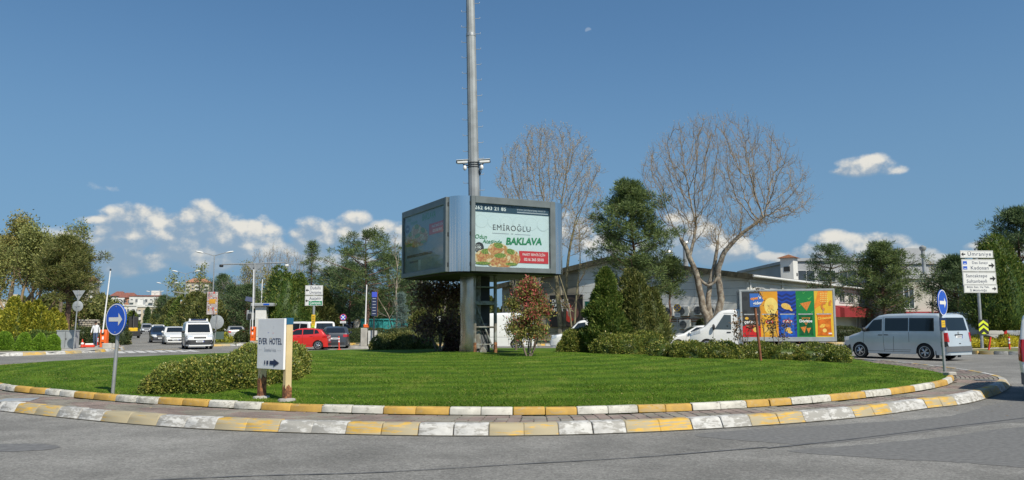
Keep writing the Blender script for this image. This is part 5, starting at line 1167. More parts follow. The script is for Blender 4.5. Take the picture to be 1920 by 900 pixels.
    MB().add([(hx-.95, hy-.95, hz+2.25), (hx+.95, hy-.95, hz+2.25), (hx+.95, hy+.95, hz+2.25), (hx-.95, hy+.95, hz+2.25), (hx, hy, hz+2.65)], [(0, 1, 4), (1, 2, 4), (2, 3, 4), (3, 0, 4), (3, 2, 1, 0)]).build('rusty_cap', RUST, ch); MB().box((hx-.685, hy, hz+1.1), (.05, .62, .5)).build('vent_opening', DARKIN, ch); MB().box((hx+.3, hy-.685, hz+.55), (.3, .05, .3)).build('vent_opening', DARKIN, ch)
    for (x, y, r, hh) in ((2.2, 6.3, .22, 2.0), (1.0, 7.4, .3, 1.0), (9, 11, .05, 1.6)): MB().tube([(x, y, z(y)), (x, y, z(y)+hh)], r, 10).lathe([(r*1.6, 0), (r*1.2, .2), (0, .3)], 10, Matrix.Translation((x, y, z(y)+hh+.1))).build('roof_pipe', GALV, t)
    # poster hung on the gable
    q = at(1063.5, 582, 78.2); return t, c, a
hall_t, hall_c, hall_a = hall()
def hall_pt(px):                          # where the ray at px meets the gable plane
    v = Vector((-math.sin(hall_a), math.cos(hall_a))); d = ray(px, 604); k = d.x/d.y
    s = (k*hall_c.y-hall_c.x)/(v.x-k*v.y); return Vector((hall_c.x+v.x*s, hall_c.y+v.y*s, 0)), s
# poster
p0, s0 = hall_pt(1033); p1, s1 = hall_pt(1095); pc = (p0+p1)/2; wv_ = (p1-p0).length; ga = math.atan2((p1-p0).y, (p1-p0).x); nv = Vector((math.sin(ga), -math.cos(ga), 0))
zt_, zb_ = at(1064, 553, pc.y).z, at(1064, 613, pc.y).z
pt = thing('wall_poster', 'black poster of a red motor hung on the gable wall behind the photinia', 'poster', pc+nv*.16, ga)
pp = MB().box((0, 0, (zt_+zb_)/2), (wv_, .06, zt_-zb_), .01).build('panel', M('poster black', (.012, .011, .012), .5, var=.3, vs=1), pt); pr = Print(pp, (0, -.031, (zt_+zb_)/2)); hw, hh = wv_/2, (zt_-zb_)/2
for k, r in enumerate((.98, .84, .70)): pr.disc(hw*.25, -hh*.05, hw*.75*r, hh*.92*r, M('poster tunnel', (.05, .035, .028) if k % 2 == 0 else (.022, .017, .015), .5, var=.2, vs=2))
MR = M('poster red motor', (.50, .05, .03), .5, var=.3, vs=3); pr.disc(hw*.22, -hh*.25, hw*.30, hh*.46, MR); pr.disc(hw*.20, hh*.22, hw*.13, hh*.20, MR); pr.disc(hw*.52, -hh*.15, hw*.24, hh*.38, M('poster grey red', (.16, .07, .06), .5, var=.3, vs=4)); pr.disc(-hw*.06, -hh*.35, hw*.12, hh*.36, MR); pr.disc(hw*.2, -hh*.15, hw*.10, hh*.2, M('poster pale', (.35, .2, .16), .5, var=.3, vs=4))
for k, w_ in enumerate(('DUMAN', 'TAHLİYE', 'MOTORU')): pr.txt(w_, hh*.30, -hw*.86, hh*(.62-.28*k), WINK, 'LEFT', .02, 0, 1.15)
def factory(label, px0, px1, D, ytop, depth, wallm, win=True, rz=0.0, name='factory_building', zbase=0):
    a, b = XD(px0, D), XD(px1, D); h = at(960, ytop, D).z; t = thing(name, label, 'building', ((a+b)/2, D, 0), rz); w = abs(b-a)
    MB().box((0, depth/2, h/2), (w, depth, h)).build('wall', wallm, t); MB().box((0, depth/2, h+.2), (w+.5, depth+.5, .4)).build('parapet', PLASTG, t)
    if win: windows_grid(t, -w/2, w/2, h-3.4, h-.6, max(3, int(w/2.6)), 1, 2.3, 1.6, -.04, WFRAME, WGLASS)
    return t, w, h
ft, fw, fh = factory('grey flat roofed factory with a window band behind the thin pine', 1496, 1652, 104, 492, 26, PLASTG)
for (x, r, hh, z0) in ((fw*.22, 1.1, 1.4, 0), (fw*.40, .7, 1.0, 0)): MB().lathe([(r*.55, 0), (r*.6, hh*.5), (r, hh*.6), (r, hh), (0, hh*1.35)], 14, Matrix.Translation((x, 6, fh+.3))).build('roof_ventilator', ALLOY, ft, 40)
for k in range(5): MB().tube([(fw*.3+k*1.2, 2, fh), (fw*.3+k*1.2, 2, fh+1.6)], .06, 5).build('rail_post', GALV, ft)
ft, fw, fh = factory('long pale factory with a raised glazed storey behind the direction signs', 1690, 1800, 98, 498, 30, PLASTG)
MB().box((-fw*.2, 4, fh+1.0), (fw*.42, 6, 2.2)).build('penthouse', PLASTG, ft)
CLAD = M('pale ribbed cladding', (.46, .43, .38), .7, var=.08, vs=.8); ft, fw, fh = factory('beige ribbed workshop with a red band beside the dense pine', 1698, 1766, 80, 526, 14, CLAD, False)
MB().box((0, -.2, fh*.36), (fw+.2, .5, fh*.16)).build('red_band', bpy.data.materials['red canopy'], ft); windows_grid(ft, -fw*.5, -fw*.25, fh*.45, fh*.9, 1, 1, 1.1, 2.2, -.04, SIGNW, WGLASS)
t = thing('chimney_pipe', 'tall grey steel chimney pipe beside the factory roof', 'chimney', (XD(1741, 82), 82, 0)); hz = at(1738, 470, 82).z; MB().tube([(0, 0, 0), (-.15, 0, hz)], [.20, .19], 12).build('pipe', GALVD, t, 50); MB().lathe([(.22, hz), (.34, hz+.18), (.34, hz+.4), (0, hz+.6)], 12, Matrix.Translation((-.15, 0, 0))).build('cowl', GALVD, t, 40); MB().lathe([(.30, hz*.62), (.30, hz*.62+.4), (.20, hz*.62+.4)], 12, Matrix.Translation((-.08, 0, 0))).build('collar', GALV, t, 40)
ft, fw, fh = factory('white building glimpsed under the billboard behind the trees', 784, 868, 165, 556, 12, PLASTER); 
# apartments at the end of the avenue
def ap(px0, px1, D, ytop, **k): a, b = XD(px0, D), XD(px1, D); return ((a+b)/2, D, 0), abs(b-a), at(960, ytop, D).z
for (px0, px1, D, yt, nx, nz, wall, roof, rm, lab, bal) in [
    (243, 302, 330, 553, 7, 5, PLASTER, 'flat', ROOFT, 'white apartment block with balconies and a dark red roof edge at the avenue end', BALC),
    (228, 268, 300, 571, 5, 3, PLASTER, 'flat', None, 'low white block in front of the red roofed apartments', BALC),
    (258, 300, 290, 573, 5, 3, PLASTB, 'flat', PLASTER, 'cream block with a flat roof beside the avenue trees', BALC),
    (222, 250, 380, 555, 4, 5, TERRA, 'hip', ROOFT, 'terracotta block with a hipped roof left of the avenue', None),
    (206, 228, 400, 552, 4, 5, PLASTG, 'hip', ROOFT, 'grey block behind the rooftop sign board', None),
    (347, 388, 420, 527, 5, 12, PLASTB, 'hip', TERRA, 'tall tan tower block with terracotta corners above the trees', BALC),
    (150, 171, 340, 524, 3, 8, PLASTB, 'hip', ROOFT, 'beige tower block with a brown roof behind the left trees', BALC),
    (296, 335, 430, 566, 5, 4, PLASTG, 'flat', None, 'distant grey block between the street lamps', None),
    (-20, 30, 300, 560, 5, 5, PLASTB, 'flat', None, 'beige block behind the olive trees at the left edge', BALC)]:
    loc, w, h = ap(px0, px1, D, yt); block(lab, loc, math.atan2(-loc[0], loc[1])*.6, w, 14, h, nx, nz, wall, roof, rm, bal, w/nx*.5, min(1.6, h/nz*.5))
c = at(219, 566, 296); t = thing('rooftop_sign', 'white rooftop sign board reading OSOF on the far left', 'sign', (c.x, c.y, 0)); w = 28/F*296; b = MB().box((0, 0, c.z), (w, .4, 3.0)).build('board', SIGNW, t); MB().tube([(-w*.4, .5, 0), (-w*.4, .5, c.z+1)], .2, 6).tube([(w*.4, .5, 0), (w*.4, .5, c.z+1)], .2, 6).build('frame', GALV, t); Print(b, (0, -.21, c.z)).txt('OSOF', 2.3, 0, 0, INK, 'CENTER', .03, 0, 1.3)

# ================================================================== the billboard column and mast
PHI = math.atan2(.468, .884); BC = Vector((-1.23, 29.50, .57)); bb_ = thing('billboard_tower', 'four sided advertising billboard on a steel column in the middle of the roundabout', 'billboard', BC, PHI)
Z0, Z1, RX, RY, RC = 2.79, 5.36, 2.225, 2.75, .57
def rrect(ins=0.0, n=8):
    pts = []
    for (cx, cy, a0) in ((RX-RC, -RY+RC, -PI/2), (RX-RC, RY-RC, 0), (-RX+RC, RY-RC, PI/2), (-RX+RC, -RY+RC, PI)):
        for k in range(n+1): a = a0+PI/2*k/n; pts.append((cx+(RC-ins)*math.cos(a), cy+(RC-ins)*math.sin(a)))
    return pts
cp = rrect(.06); n = len(cp); mb = MB(); mb.add([(x, y, Z0+.04) for x, y in cp]+[(x, y, Z1-.04) for x, y in cp], [tuple(range(n))[::-1], tuple(range(n, 2*n))]+[(i, (i+1) % n, n+(i+1) % n, n+i) for i in range(n)]); mb.build('cabinet', DARKIN, bb_)
for (cx, cy, a0) in ((RX-RC, -RY+RC, -PI/2), (RX-RC, RY-RC, 0), (-RX+RC, RY-RC, PI/2), (-RX+RC, -RY+RC, PI)):
    vs = []; fs = []; k_ = 14
    for k in range(k_+1):
        a = a0+PI/2*k/k_
        for (r, z) in ((RC-.02, Z0), (RC, Z0), (RC, Z1), (RC-.02, Z1)): vs.append((cx+r*math.cos(a), cy+r*math.sin(a), z))
    for k in range(k_):
        for j in range(3): fs.append((4*k+j, 4*k+4+j, 4*k+5+j, 4*k+1+j))
    MB().add(vs, fs).build('chrome_corner', CHROME, bb_, 40)
    for e in (0, PI/2):
        x, y = cx+RC*math.cos(a0+e), cy+RC*math.sin(a0+e)
        for z in (Z0+.25, (Z0+Z1)/2, Z1-.25): MB().box((x, y, z), (.05, .05, .14), .01).build('hinge', DARKIN, bb_)
PALEG = M('poster pale grey', (.57, .645, .67), .6, var=0)
def display(w, origin, rz, dim):
    h = Z1-Z0; L_, T_, B_ = .15, .24, .17; o = Vector(origin); Rz = Matrix.Rotation(rz, 3, 'Z')
    fm = MB(); fm.box((-w/2+L_/2, -.03, 0), (L_, .12, h), .01).box((w/2-.22/2, -.03, 0), (.22, .12, h), .01).box(((L_-.22)/2, -.032, h/2-T_/2), (w-L_-.22, .115, T_), .01).box(((L_-.22)/2, -.032, -h/2+B_/2), (w-L_-.22, .115, B_), .01)
    fm.build('display_frame', FRAME, bb_, None, o, (0, 0, rz))
    pw, ph = w-L_-.22, h-T_-B_; c0 = ((L_-.22)/2, .02, (B_-T_)/2); po_ = MB().box((0, 0, 0), (pw, .02, ph)).build('poster', ADW_SHADE if dim else ADW, bb_, None, o+Rz @ Vector(c0), (0, 0, rz))
    p = Print(po_, (0, -.0105, 0)); X = lambda f: -pw/2+pw*f; Z = lambda f: ph/2-ph*f
    sh = .0 if not dim else -.50
    def baklava(dz):
        for (cx, cy, rx, ry, ro) in ((.15, .86, .16, .125, .15), (.31, .76, .145, .13, -.1), (.47, .85, .135, .13, -.25), (.33, .92, .19, .11, .05)):
            p.disc(X(cx), Z(cy+dz), pw*rx*.98, ph*ry, PASTRY, 'print', 18, ro); p.disc(X(cx-.035), Z(cy+dz-.01), pw*rx*.55, ph*ry*.60, PASTRY2, 'print', 12, ro+.5); p.disc(X(cx+.06), Z(cy+dz+.03), pw*rx*.45, ph*ry*.55, PASTRY2, 'print', 12, ro-.4); p.disc(X(cx), Z(cy+dz-.085), pw*rx*.42, ph*ry*.36, PISTA, 'print', 10, ro)
        for (cx, cy, s) in ((.11, .965, .10), (.48, .965, .08)): p.disc(X(cx), Z(cy+dz), pw*s, ph*.025, PISTA, 'print', 12)
    if not dim:
        for k in range(6):                       # pale arches behind the heading
            for j, (rr_, m_) in enumerate(((1.0, PALEG), (.93, ADW))): p.disc(X(.09+.165*k), Z(.28), pw*.085*rr_, ph*.105*rr_, m_, 'print', 20)
        p.rect(X(0), Z(.13), X(1), Z(0), ADN); p.txt('262 643 21 85', ph*.085, X(.005), Z(.068), WINK, 'LEFT', .025, 0, 1.0, 1.12); p.txt('www.yesilyurtyay.com.tr', ph*.050, X(.555), Z(.055), INKG, 'LEFT', .01, 0, 1.08); p.rect(X(.56), Z(.108), X(.985), Z(.092), INKG)
        p.txt('EMİROĞLU', ph*.125, X(.49), Z(.37), INK, 'CENTER', -.004, 0, 1.02, 1.12); p.rect(X(.23), Z(.462), X(.45), Z(.455), INKG); p.rect(X(.53), Z(.462), X(.74), Z(.455), INKG); p.txt('1993', ph*.022, X(.49), Z(.459), INK)
        p.txt('Odun', ph*.092, X(.005), Z(.53), ADG, 'LEFT', .012, .15); p.txt('Ateşinde', ph*.092, X(.105), Z(.60), ADG, 'LEFT', .012, .15); p.txt('BAKLAVA', ph*.155, X(.405), Z(.585), ADG, 'LEFT', .035, .18, 1.0, .98, tilt=.035)
        p.disc(X(.062), Z(.70), pw*.060, ph*.085, INK, 'print', 26); p.txt('%100', ph*.055, X(.042), Z(.70), WINK, 'CENTER', .02); p.txt('katkısız', ph*.028, X(.042), Z(.66), WINK); p.txt('doğal lezzet', ph*.022, X(.042), Z(.74), WINK)
        p.rect(X(.585), Z(.92), X(.985), Z(.725), ADR); p.txt('PAKET SERVİS İÇİN', ph*.054, X(.785), Z(.782), WINK, 'CENTER', .010, 0, .88); p.txt('0216 365 5010', ph*.066, X(.785), Z(.862), WINK, 'CENTER', .014, 0, .92)
        baklava(-.02)
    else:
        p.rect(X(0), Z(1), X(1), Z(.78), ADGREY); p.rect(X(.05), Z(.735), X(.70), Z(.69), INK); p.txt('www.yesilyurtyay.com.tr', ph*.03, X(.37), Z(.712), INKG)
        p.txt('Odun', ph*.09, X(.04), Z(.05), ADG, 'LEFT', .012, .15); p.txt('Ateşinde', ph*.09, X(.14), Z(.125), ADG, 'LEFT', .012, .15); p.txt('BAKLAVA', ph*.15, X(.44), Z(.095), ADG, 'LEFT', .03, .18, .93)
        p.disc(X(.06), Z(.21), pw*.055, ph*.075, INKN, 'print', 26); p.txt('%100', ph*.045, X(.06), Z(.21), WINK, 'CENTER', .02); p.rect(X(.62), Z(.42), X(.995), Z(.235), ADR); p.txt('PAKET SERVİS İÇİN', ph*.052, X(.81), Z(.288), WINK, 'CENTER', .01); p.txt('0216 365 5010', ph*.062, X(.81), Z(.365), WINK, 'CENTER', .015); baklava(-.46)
        p.rect(X(.13), Z(.83), X(.38), Z(.80), ADN); p.rect(X(.15), Z(.91), X(.30), Z(.84), M('painted reflection', (.24, .29, .28), .6, var=.2, vs=5)); p.rect(X(.36), Z(.97), X(.42), Z(.80), M('smudge pale', (.44, .50, .49), .6, var=.2, vs=5))  # glass reflections painted as dark and pale patches on the blank poster
    MB().box((0, 0, 0), (pw, .012, ph)).build('glass_pane', PANE, bb_, None, o+Rz @ Vector((c0[0], -.05, c0[2])), (0, 0, rz))
zc = (Z0+Z1)/2
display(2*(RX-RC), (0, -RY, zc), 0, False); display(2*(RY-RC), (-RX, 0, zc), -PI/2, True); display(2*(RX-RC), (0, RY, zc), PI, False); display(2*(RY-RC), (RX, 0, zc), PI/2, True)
MB().box((0, 0, Z0+.0), (2*RX-.5, 2*RY-.5, .08)).build('underside', DARKIN, bb_)
# column: polished cladding on the left, open ladder frame on the right
cx0, cx1, cy0, cy1 = -.826, .10, -1.26, -.05
vs = []; fs = []; nn_ = 10
prof = [(cx0+.04, cy0-.02), (cx0-.02, cy0+.02), (cx0-.05, cy0+.2), (cx0-.06, cy0+.5), (cx0-.06, cy1-.2), (cx0-.02, cy1-.02), (cx0+.06, cy1)]
for j in range(nn_+1):
    z = -.05+(Z0+.02)*j/nn_
    for i, (x, y) in enumerate(prof): q = mnoise.noise((i*.7, z*1.3, 3.1))*.035; vs.append((x-q, y, z))
m_ = len(prof)
for j in range(nn_):
    for i in range(m_-1): fs.append((j*m_+i, (j+1)*m_+i, (j+1)*m_+i+1, j*m_+i+1))
MB().add(vs, fs).build('polished_cladding', CHROME2, bb_, 60)
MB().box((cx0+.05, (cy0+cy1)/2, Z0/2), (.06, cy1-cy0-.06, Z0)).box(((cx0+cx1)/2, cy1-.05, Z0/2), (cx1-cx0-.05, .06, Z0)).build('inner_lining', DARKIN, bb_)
for (x, y) in ((cx0+.05, cy0+.04), (cx1-.05, cy0+.04), (cx1-.05, cy1-.09)):
    l = MB().box((x, y, Z0/2+.18), (.10, .10, Z0-.36), .01).build('column_leg', LADDER, bb_); MB().box((x, y, .14), (.108, .108, .46), .01).build('rusty_foot', RUST, l)
lw, lc = cx1-cx0-.2, (cx0+cx1)/2
for z, th in ((2.35, .05), (1.78, .14), (.92, .05), (.30, .04)): MB().box((lc, cy0+.045, z), (lw, .06, th), .008).build('cross_rail', LADDER, bb_); MB().box((cx1-.05, (cy0+cy1)/2, z-.02), (.05, cy1-cy0-.3, th)).build('cross_rail', LADDER, bb_)
MB().tube([(lc-.33, cy0+.10, 1.70), (lc+.36, cy0+.10, .12)], .035, 8).build('diagonal_brace', LADDER, bb_); MB().tube([(cx0+.3, cy0+.34, 0), (cx0+.3, cy0+.34, Z0)], .13, 12).build('inner_pipe', LADDER, bb_, 50)
MB().box((lc+.05, cy0+.36, .55), (.34, .22, 1.0), .02).build('meter_cabinet', TRIM, bb_); MB().box((lc+.05, cy0+.245, .75), (.12, .02, .2)).build('meter_window', BLACKP, bb_)
MB().tube([(lc-.1, cy0+.15, .9), (lc+.05, cy0+.08, .5), (lc-.12, cy0+.12, .15)], .012, 5).tube([(lc+.1, cy0+.15, 1.2), (lc+.2, cy0+.1, .7), (lc+.12, cy0+.12, .1)], .012, 5).build('loose_cable', BLACKP, bb_)
fl = MB(); fl.ell((lc-.08, cy0+.05, .0), (.16, .12, .22), 7, 5); fl.build('crumpled_sheet', LADDER, bb_, 20)
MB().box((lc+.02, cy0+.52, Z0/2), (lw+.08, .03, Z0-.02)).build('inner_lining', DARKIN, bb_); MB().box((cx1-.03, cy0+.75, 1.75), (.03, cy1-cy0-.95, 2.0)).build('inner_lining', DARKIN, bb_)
# mast through the billboard with climbing pegs
mx0 = Vector((-.50, -.60, Z1-.05)); lean = -.020; hm = 17.0
wl = Matrix.Rotation(-PHI, 3, 'Z') @ Vector((1, 0, 0))
def mast_pt(z): return Vector((mx0.x, mx0.y, Z1-.05+z))+wl*(lean*z)
mst = MB(); mst.tube([mast_pt(0), mast_pt(6.6)], [.215, .178], 12); mst.build('mast', GALVD, bb_, 20)
MB().tube([mast_pt(6.58), mast_pt(hm)], [.172, .11], 12).build('mast_upper', GALVD, bb_, 20); MB().tube([mast_pt(6.55), mast_pt(6.66)], .19, 12).build('mast_joint', GALV, bb_, 40)
for i in range(24):
    for sg, o in ((-1, 0), (1, .33)):
        z = .32+i*.60+o; r = .215-.0056*z; b = mast_pt(z)
        if z > 2 and z < 1.9: continue
        MB().tube([b+wl*sg*r*.9, b+wl*sg*(r+.17), b+wl*sg*(r+.175)+Vector((0, 0, .06))], .011, 5).build('climbing_peg', GALV, bb_)
def camera_unit(label, z, sg, tilt):
    b = BC+Matrix.Rotation(PHI, 3, 'Z') @ mast_pt(z); t = thing('security_camera', label, 'camera', b+Vector((sg*.21, -.05, 0)), 0, 'security cameras strapped to the mast')
    MB().box((sg*.20, -.10, .10), (.40, .13, .12), .03, Matrix.Rotation(sg*tilt, 3, 'Y')).build('housing', SIGNW, t, 40); MB().box((sg*.20, -.11, .175), (.44, .17, .02), .008, Matrix.Rotation(sg*tilt, 3, 'Y')).build('sun_shield', SIGNW, t); MB().tube([(0, 0, 0), (sg*.12, -.05, .0), (sg*.18, -.09, .06)], .025, 6).build('bracket', BLACKP, t); MB().lathe([(.05, 0), (.05, .02), (0, .03)], 12, Matrix.Translation((sg*.40, -.10, .10)) @ rot_about('Y', sg*PI/2)).build('lens', BLACKP, t); MB().ell((sg*.10, -.12, -.12), (.07, .07, .10), 8, 6).build('infrared_lamp', SIGNW, t, 60)
camera_unit('white security camera strapped to the left of the mast', 1.58, -1, .06); camera_unit('white security camera strapped to the right of the mast', 1.60, 1, -.06)
sb = MB(); 
for z in (1.50, 1.58, 1.66): sb.tube([mast_pt(z), mast_pt(z+.03)], .222, 14)
sb.build('camera_straps', BLACKP, bb_); MB().tube([mast_pt(1.55)+wl*.2, mast_pt(1.2)+wl*.23+Vector((0, 0, 0)), mast_pt(1.35)+wl*.28, mast_pt(1.6)+wl*.24], .018, 5).tube([mast_pt(1.5)+wl*.24, mast_pt(.7)+wl*.23, mast_pt(.0)+wl*.22], .008, 4).build('camera_cable', BLACKP, bb_)
# ================================================================== signs and furniture on the island
q = PM(211, 738); arrow_sign('round blue arrow sign on the near left edge of the lawn', q, R_(-29), 1.46, .315, 1.66, (.04, 0))
q = PM(1772, 703); s_r = arrow_sign('round blue arrow sign at the right tip of the lawn, small plate below', q, R_(43), 1.90, .345, 2.1, (-.012, 0))
b, p = board(s_r, 0, 1.33, .26, .34, 'small_plate', INKN, INKG, .02, -.05, False); p.rect(-.07, -.08, .07, .10, YELP); p.txt('SERVİS', .036, 0, .04, INKN); p.txt('GİRİŞİ', .036, 0, -.02, INKN); b.rotation_euler[2] = R_(25)
q = PM(1781, 704.5); t = thing('paving_stone', 'loose grey paving block lying beside the right arrow sign', 'stone', q, .4); MB().box((0, 0, .05), (.28, .2, .10), .02).build('block', CONC, t)
t = thing('drain_cover', 'round drain cover set in the block paving at the right tip', 'drain cover', P(1846, 713, .162)); MB().lathe([(.24, 0), (.24, .010), (.20, .010), (.19, .005), (0, .006)], 24).build('cover', TRIM, t, 40)
t = thing('drain_cover', 'square grey drain cover set in the paving on the left', 'drain cover', P(34, 750, .162), .3); MB().box((0, 0, .006), (.6, .6, .014), .005).build('cover', SIGNBACK, t)
# hotel sign
q = PM(511, 748); hz_ = R_(-40); t = thing('hotel_sign', 'white hotel direction sign on two cream posts with rusted feet', 'sign', q, hz_)
pl, pr_ = PM(485, 746), PM(538, 751.5); Ri = Matrix.Rotation(-hz_, 3, 'Z'); L1 = Ri @ (pl-q); L2 = Ri @ (pr_-q); wdt = L2.x-L1.x
for (l, hgt, nm) in ((L1, 1.12, 0), (L2, 1.36, 1)):
    po_ = MB().box((l.x, 0, hgt/2), (.092, .125, hgt+.1), .008).build('post', CREAM, t); f_ = .42 if nm == 0 else .26
    mb = MB(); ring = [(-.0485, -.065), (.0485, -.065), (.0485, .065), (-.0485, .065)]; n_ = 6
    pts_ = []
    for k in range(4):
        for j in range(n_): a_, b_ = ring[k], ring[(k+1) % 4]; pts_.append((l.x+a_[0]+(b_[0]-a_[0])*j/n_, a_[1]+(b_[1]-a_[1])*j/n_))
    N_ = len(pts_); mb.add([(x, y, -.02) for x, y in pts_]+[(x, y, f_*random.uniform(.72, 1.1)) for x, y in pts_], [(i, (i+1) % N_, N_+(i+1) % N_, N_+i) for i in range(N_)]); mb.build('rusted_foot', RUST, po_)
    MB().lathe([(.17, -.04), (.15, .025), (.06, .04)], 9).build('concrete_footing', CONC, t, None, (l.x, 0, 0))
bw, bh, bz = wdt+.06, .90, .985; bd = MB().box((L1.x+wdt/2+.01, -.088, bz), (bw-.02, .045, bh), .006).build('panel', M('bright white panel', (.80, .80, .79), .45, var=.04), t); MB().box((L2.x+.0, -.0, 1.385), (.098, .135, .12), .004).build('teal_cap', TEAL, t)
p = Print(bd, (L1.x+wdt/2+.01, -.111, bz)); p.txt('EVER  HOTEL', .155, -.01, .04, INKN, 'CENTER', .012, 0, .80); p.txt('İstanbul Asia', .085, 0, -.11, INKG, 'CENTER', .004, 0, .85)
for x in (-.34, .26): p.rect(x-.03, -.112, x+.09, -.108, INKG)
for (x, z, m) in ((-.07, .20, SIGNB), (.08, .19, REDP), (.01, .10, YELP), (.1, .30, INKG)): p.poly([(x-.03, z+.012), (x, z-.008), (x+.03, z+.012), (x, z)], m, 'bird')
p.poly([(.00, -.37), (.12, -.37), (.12, -.405), (.30, -.335), (.12, -.265), (.12, -.30), (.00, -.30)], INKN, 'arrow'); p.rect(-.10, -.37, -.045, -.30, INKN); p.rect(-.17, -.37, -.14, -.30, INKN)
# blue pentagon sign on a rusty post in the right hedge
q = PM(1427, 676); D_ = q.y; k = D_/F; t = thing('pointer_sign', 'blue pointed petrol station sign on a leaning rusty post', 'sign', q); hp = at(1418, 572, D_).z-q.z; lx = (1419-1427)*k/hp
post(t, hp, .045, BROWNP, 'post', (lx, 0)); w, h = 25*k, 25*k; sx0 = lx*hp-10*k; zc_ = at(1418, 563, D_).z-q.z
pg = [(-w*.42, -h/2), (w*.25, -h/2), (w*.62, 0), (w*.25, h/2), (-w*.42, h/2)]; bd = MB().prism([(x+sx0+w*.42, z+zc_) for x, z in pg], -.07, -.04).build('panel', M('pointer blue', (.03, .12, .42), .5, var=.05), t); p = Print(bd, (sx0+w*.52, -.078, zc_))
p.txt('opet', h*.30, -w*.20, h*.14, M('orange ink', (.85, .28, .03), .5, var=0), 'CENTER', .03, .1, 1.0, 1, .1); p.txt('’e', h*.30, w*.20, h*.20, WINK, 'CENTER', .02, .1); p.txt('gider', h*.32, w*.02, -h*.22, WINK, 'CENTER', .02, .15, 1.0, 1, .1)

# ================================================================== vehicles
GA, GR = 'cars on the avenue', 'traffic on the roundabout'
ad = Vector((-.447, .894)); tow = head(-ad.x, -ad.y); aw = head(ad.x, ad.y)
tx = car('mpv', 'delivery_van', 'white van with a blue roof sign coming out of the avenue', 'van', (XD(371, 53.4), 53.4, 0), tow, WHITE, GA)
rs = MB().box((.35, 0, 1.925), (.16, 1.0, .13), .03).build('roof_sign', INKN, tx, 40); MB().box((.35, 0, 1.84), (.24, 1.25, .05), .01).build('roof_bar', SIGNW, tx)
for sg in (-1, 1): MB().box((.35, sg*.54, 1.93), (.17, .12, .15), .02).build('roof_sign_end', SIGNW, rs)
def avcar(kind, px, D, paint, label, away=False, da=0.0, name='parked_car', cat='car'):
    return car(kind, name, label, cat, (XD(px, D), D, 0), (aw if away else tow)+da, paint, GA)
avcar('hatch', 328, 66, WHITE, 'white hatchback behind the van with the roof sign', name='hatchback_car'); avcar('sedan', 301.5, 73, NAVY, 'navy saloon beside the white hatchback on the avenue', name='saloon_car'); avcar('suv', 297, 112, WHITE, 'white off-roader far down the avenue behind the navy saloon', name='off_road_car', cat='car')
avcar('mpv', 275, 138, SILVB, 'pale silver van far down the avenue near the street end', name='small_van', cat='van'); avcar('suv', 236, 132, BLACKC, 'black off-roader at the far left kerb of the avenue', da=.3, name='off_road_car'); avcar('hatch', 262, 170, SILVB, 'tiny pale hatchback at the far end of the avenue', name='hatchback_car'); avcar('sedan', 252, 185, WHITE, 'tiny white saloon at the far end of the avenue', name='saloon_car')
avcar('sedan', 441, 84, SILVB, 'silver saloon driving away in the right lanes of the avenue', True, -.05, name='saloon_car'); avcar('suv', 424, 106, BLACKC, 'dark off-roader driving away ahead of the silver saloon', True, name='off_road_car')
car('hatch', 'hatchback_car', 'bright red hatchback behind the hotel sign', 'car', (XD(562, 50.2), 50.2, 0), R_(184), RED, GR).scale = (.94,)*3; car('sedan', 'saloon_car', 'dark grey saloon seen from behind beside the red hatchback', 'car', (XD(631, 54.2), 54.2, 0), R_(100), GREYC, GR)
car('mpv', 'small_van', 'white van with a dark rear window behind the grey saloon', 'van', (XD(605, 64), 64.0, 0), R_(108), WHITE, GR, bumper=WHITE); car('mpv', 'minibus', 'white minibus beyond the red hatchback at the gate', 'van', (XD(560, 66), 66, 0), R_(150), WHITE, GR, bumper=WHITE)
car('pvan', 'panel_van', 'white panel van hidden behind the billboard column and photinia', 'van', (XD(924, 48), 48, 0), PI, WHITE, GR); car('mpv', 'small_van', 'white van nosing out behind the round bush under the poster', 'van', (XD(1097, 47.5), 47.0, 0), R_(178), WHITE, GR, panel=True, bumper=WHITE)
car('hatch', 'hatchback_car', 'white hatchback overtaken by the snack truck', 'car', (XD(1302, 47.2), 47.2, 0), R_(181), WHITE, GR)
sv = car('tvan', 'passenger_van', 'silver passenger van with tinted windows circling at the right', 'van', (XD(1693, 34.9), 34.9, 0), R_(122), SILVER, GR, glass=VANGLASS)
nv_ = car('mpv', 'small_van', 'white van cut off by the right edge of the picture', 'van', (12.30, 17.25, 0), R_(51), WHITE, GR, bumper=TRIM)
car('pvan', 'panel_van', 'white panel van parked under the trees behind the silver van', 'van', (XD(1795, 52), 52, 0), R_(160), WHITE, 'vehicles parked on the right'); car('sedan', 'saloon_car', 'pale silver saloon parked behind the yellow shrubs', 'car', (XD(1868, 58), 58, .02), R_(170), SILVB, 'vehicles parked on the right')
car('pvan', 'panel_van', 'white cab poking over the hedge beside the teal containers', 'van', (XD(785, 84)+1.6, 84, VZ), PI, WHITE, 'vehicles parked behind the hedge'); car('sedan', 'saloon_car', 'white saloon roof showing over the hedge behind the dark shrub', 'car', (XD(806, 78), 78, VZ), PI, WHITE, 'vehicles parked behind the hedge'); car('suv', 'off_road_car', 'dark car parked behind the no stopping sign', 'car', (XD(645, 80), 80, 0), R_(100), BLACKC, 'vehicles parked behind the hedge'); car('mpv', 'small_van', 'grey van parked behind the no stopping sign', 'van', (XD(662, 84), 84, 0), R_(100), GREYC, 'vehicles parked behind the hedge')
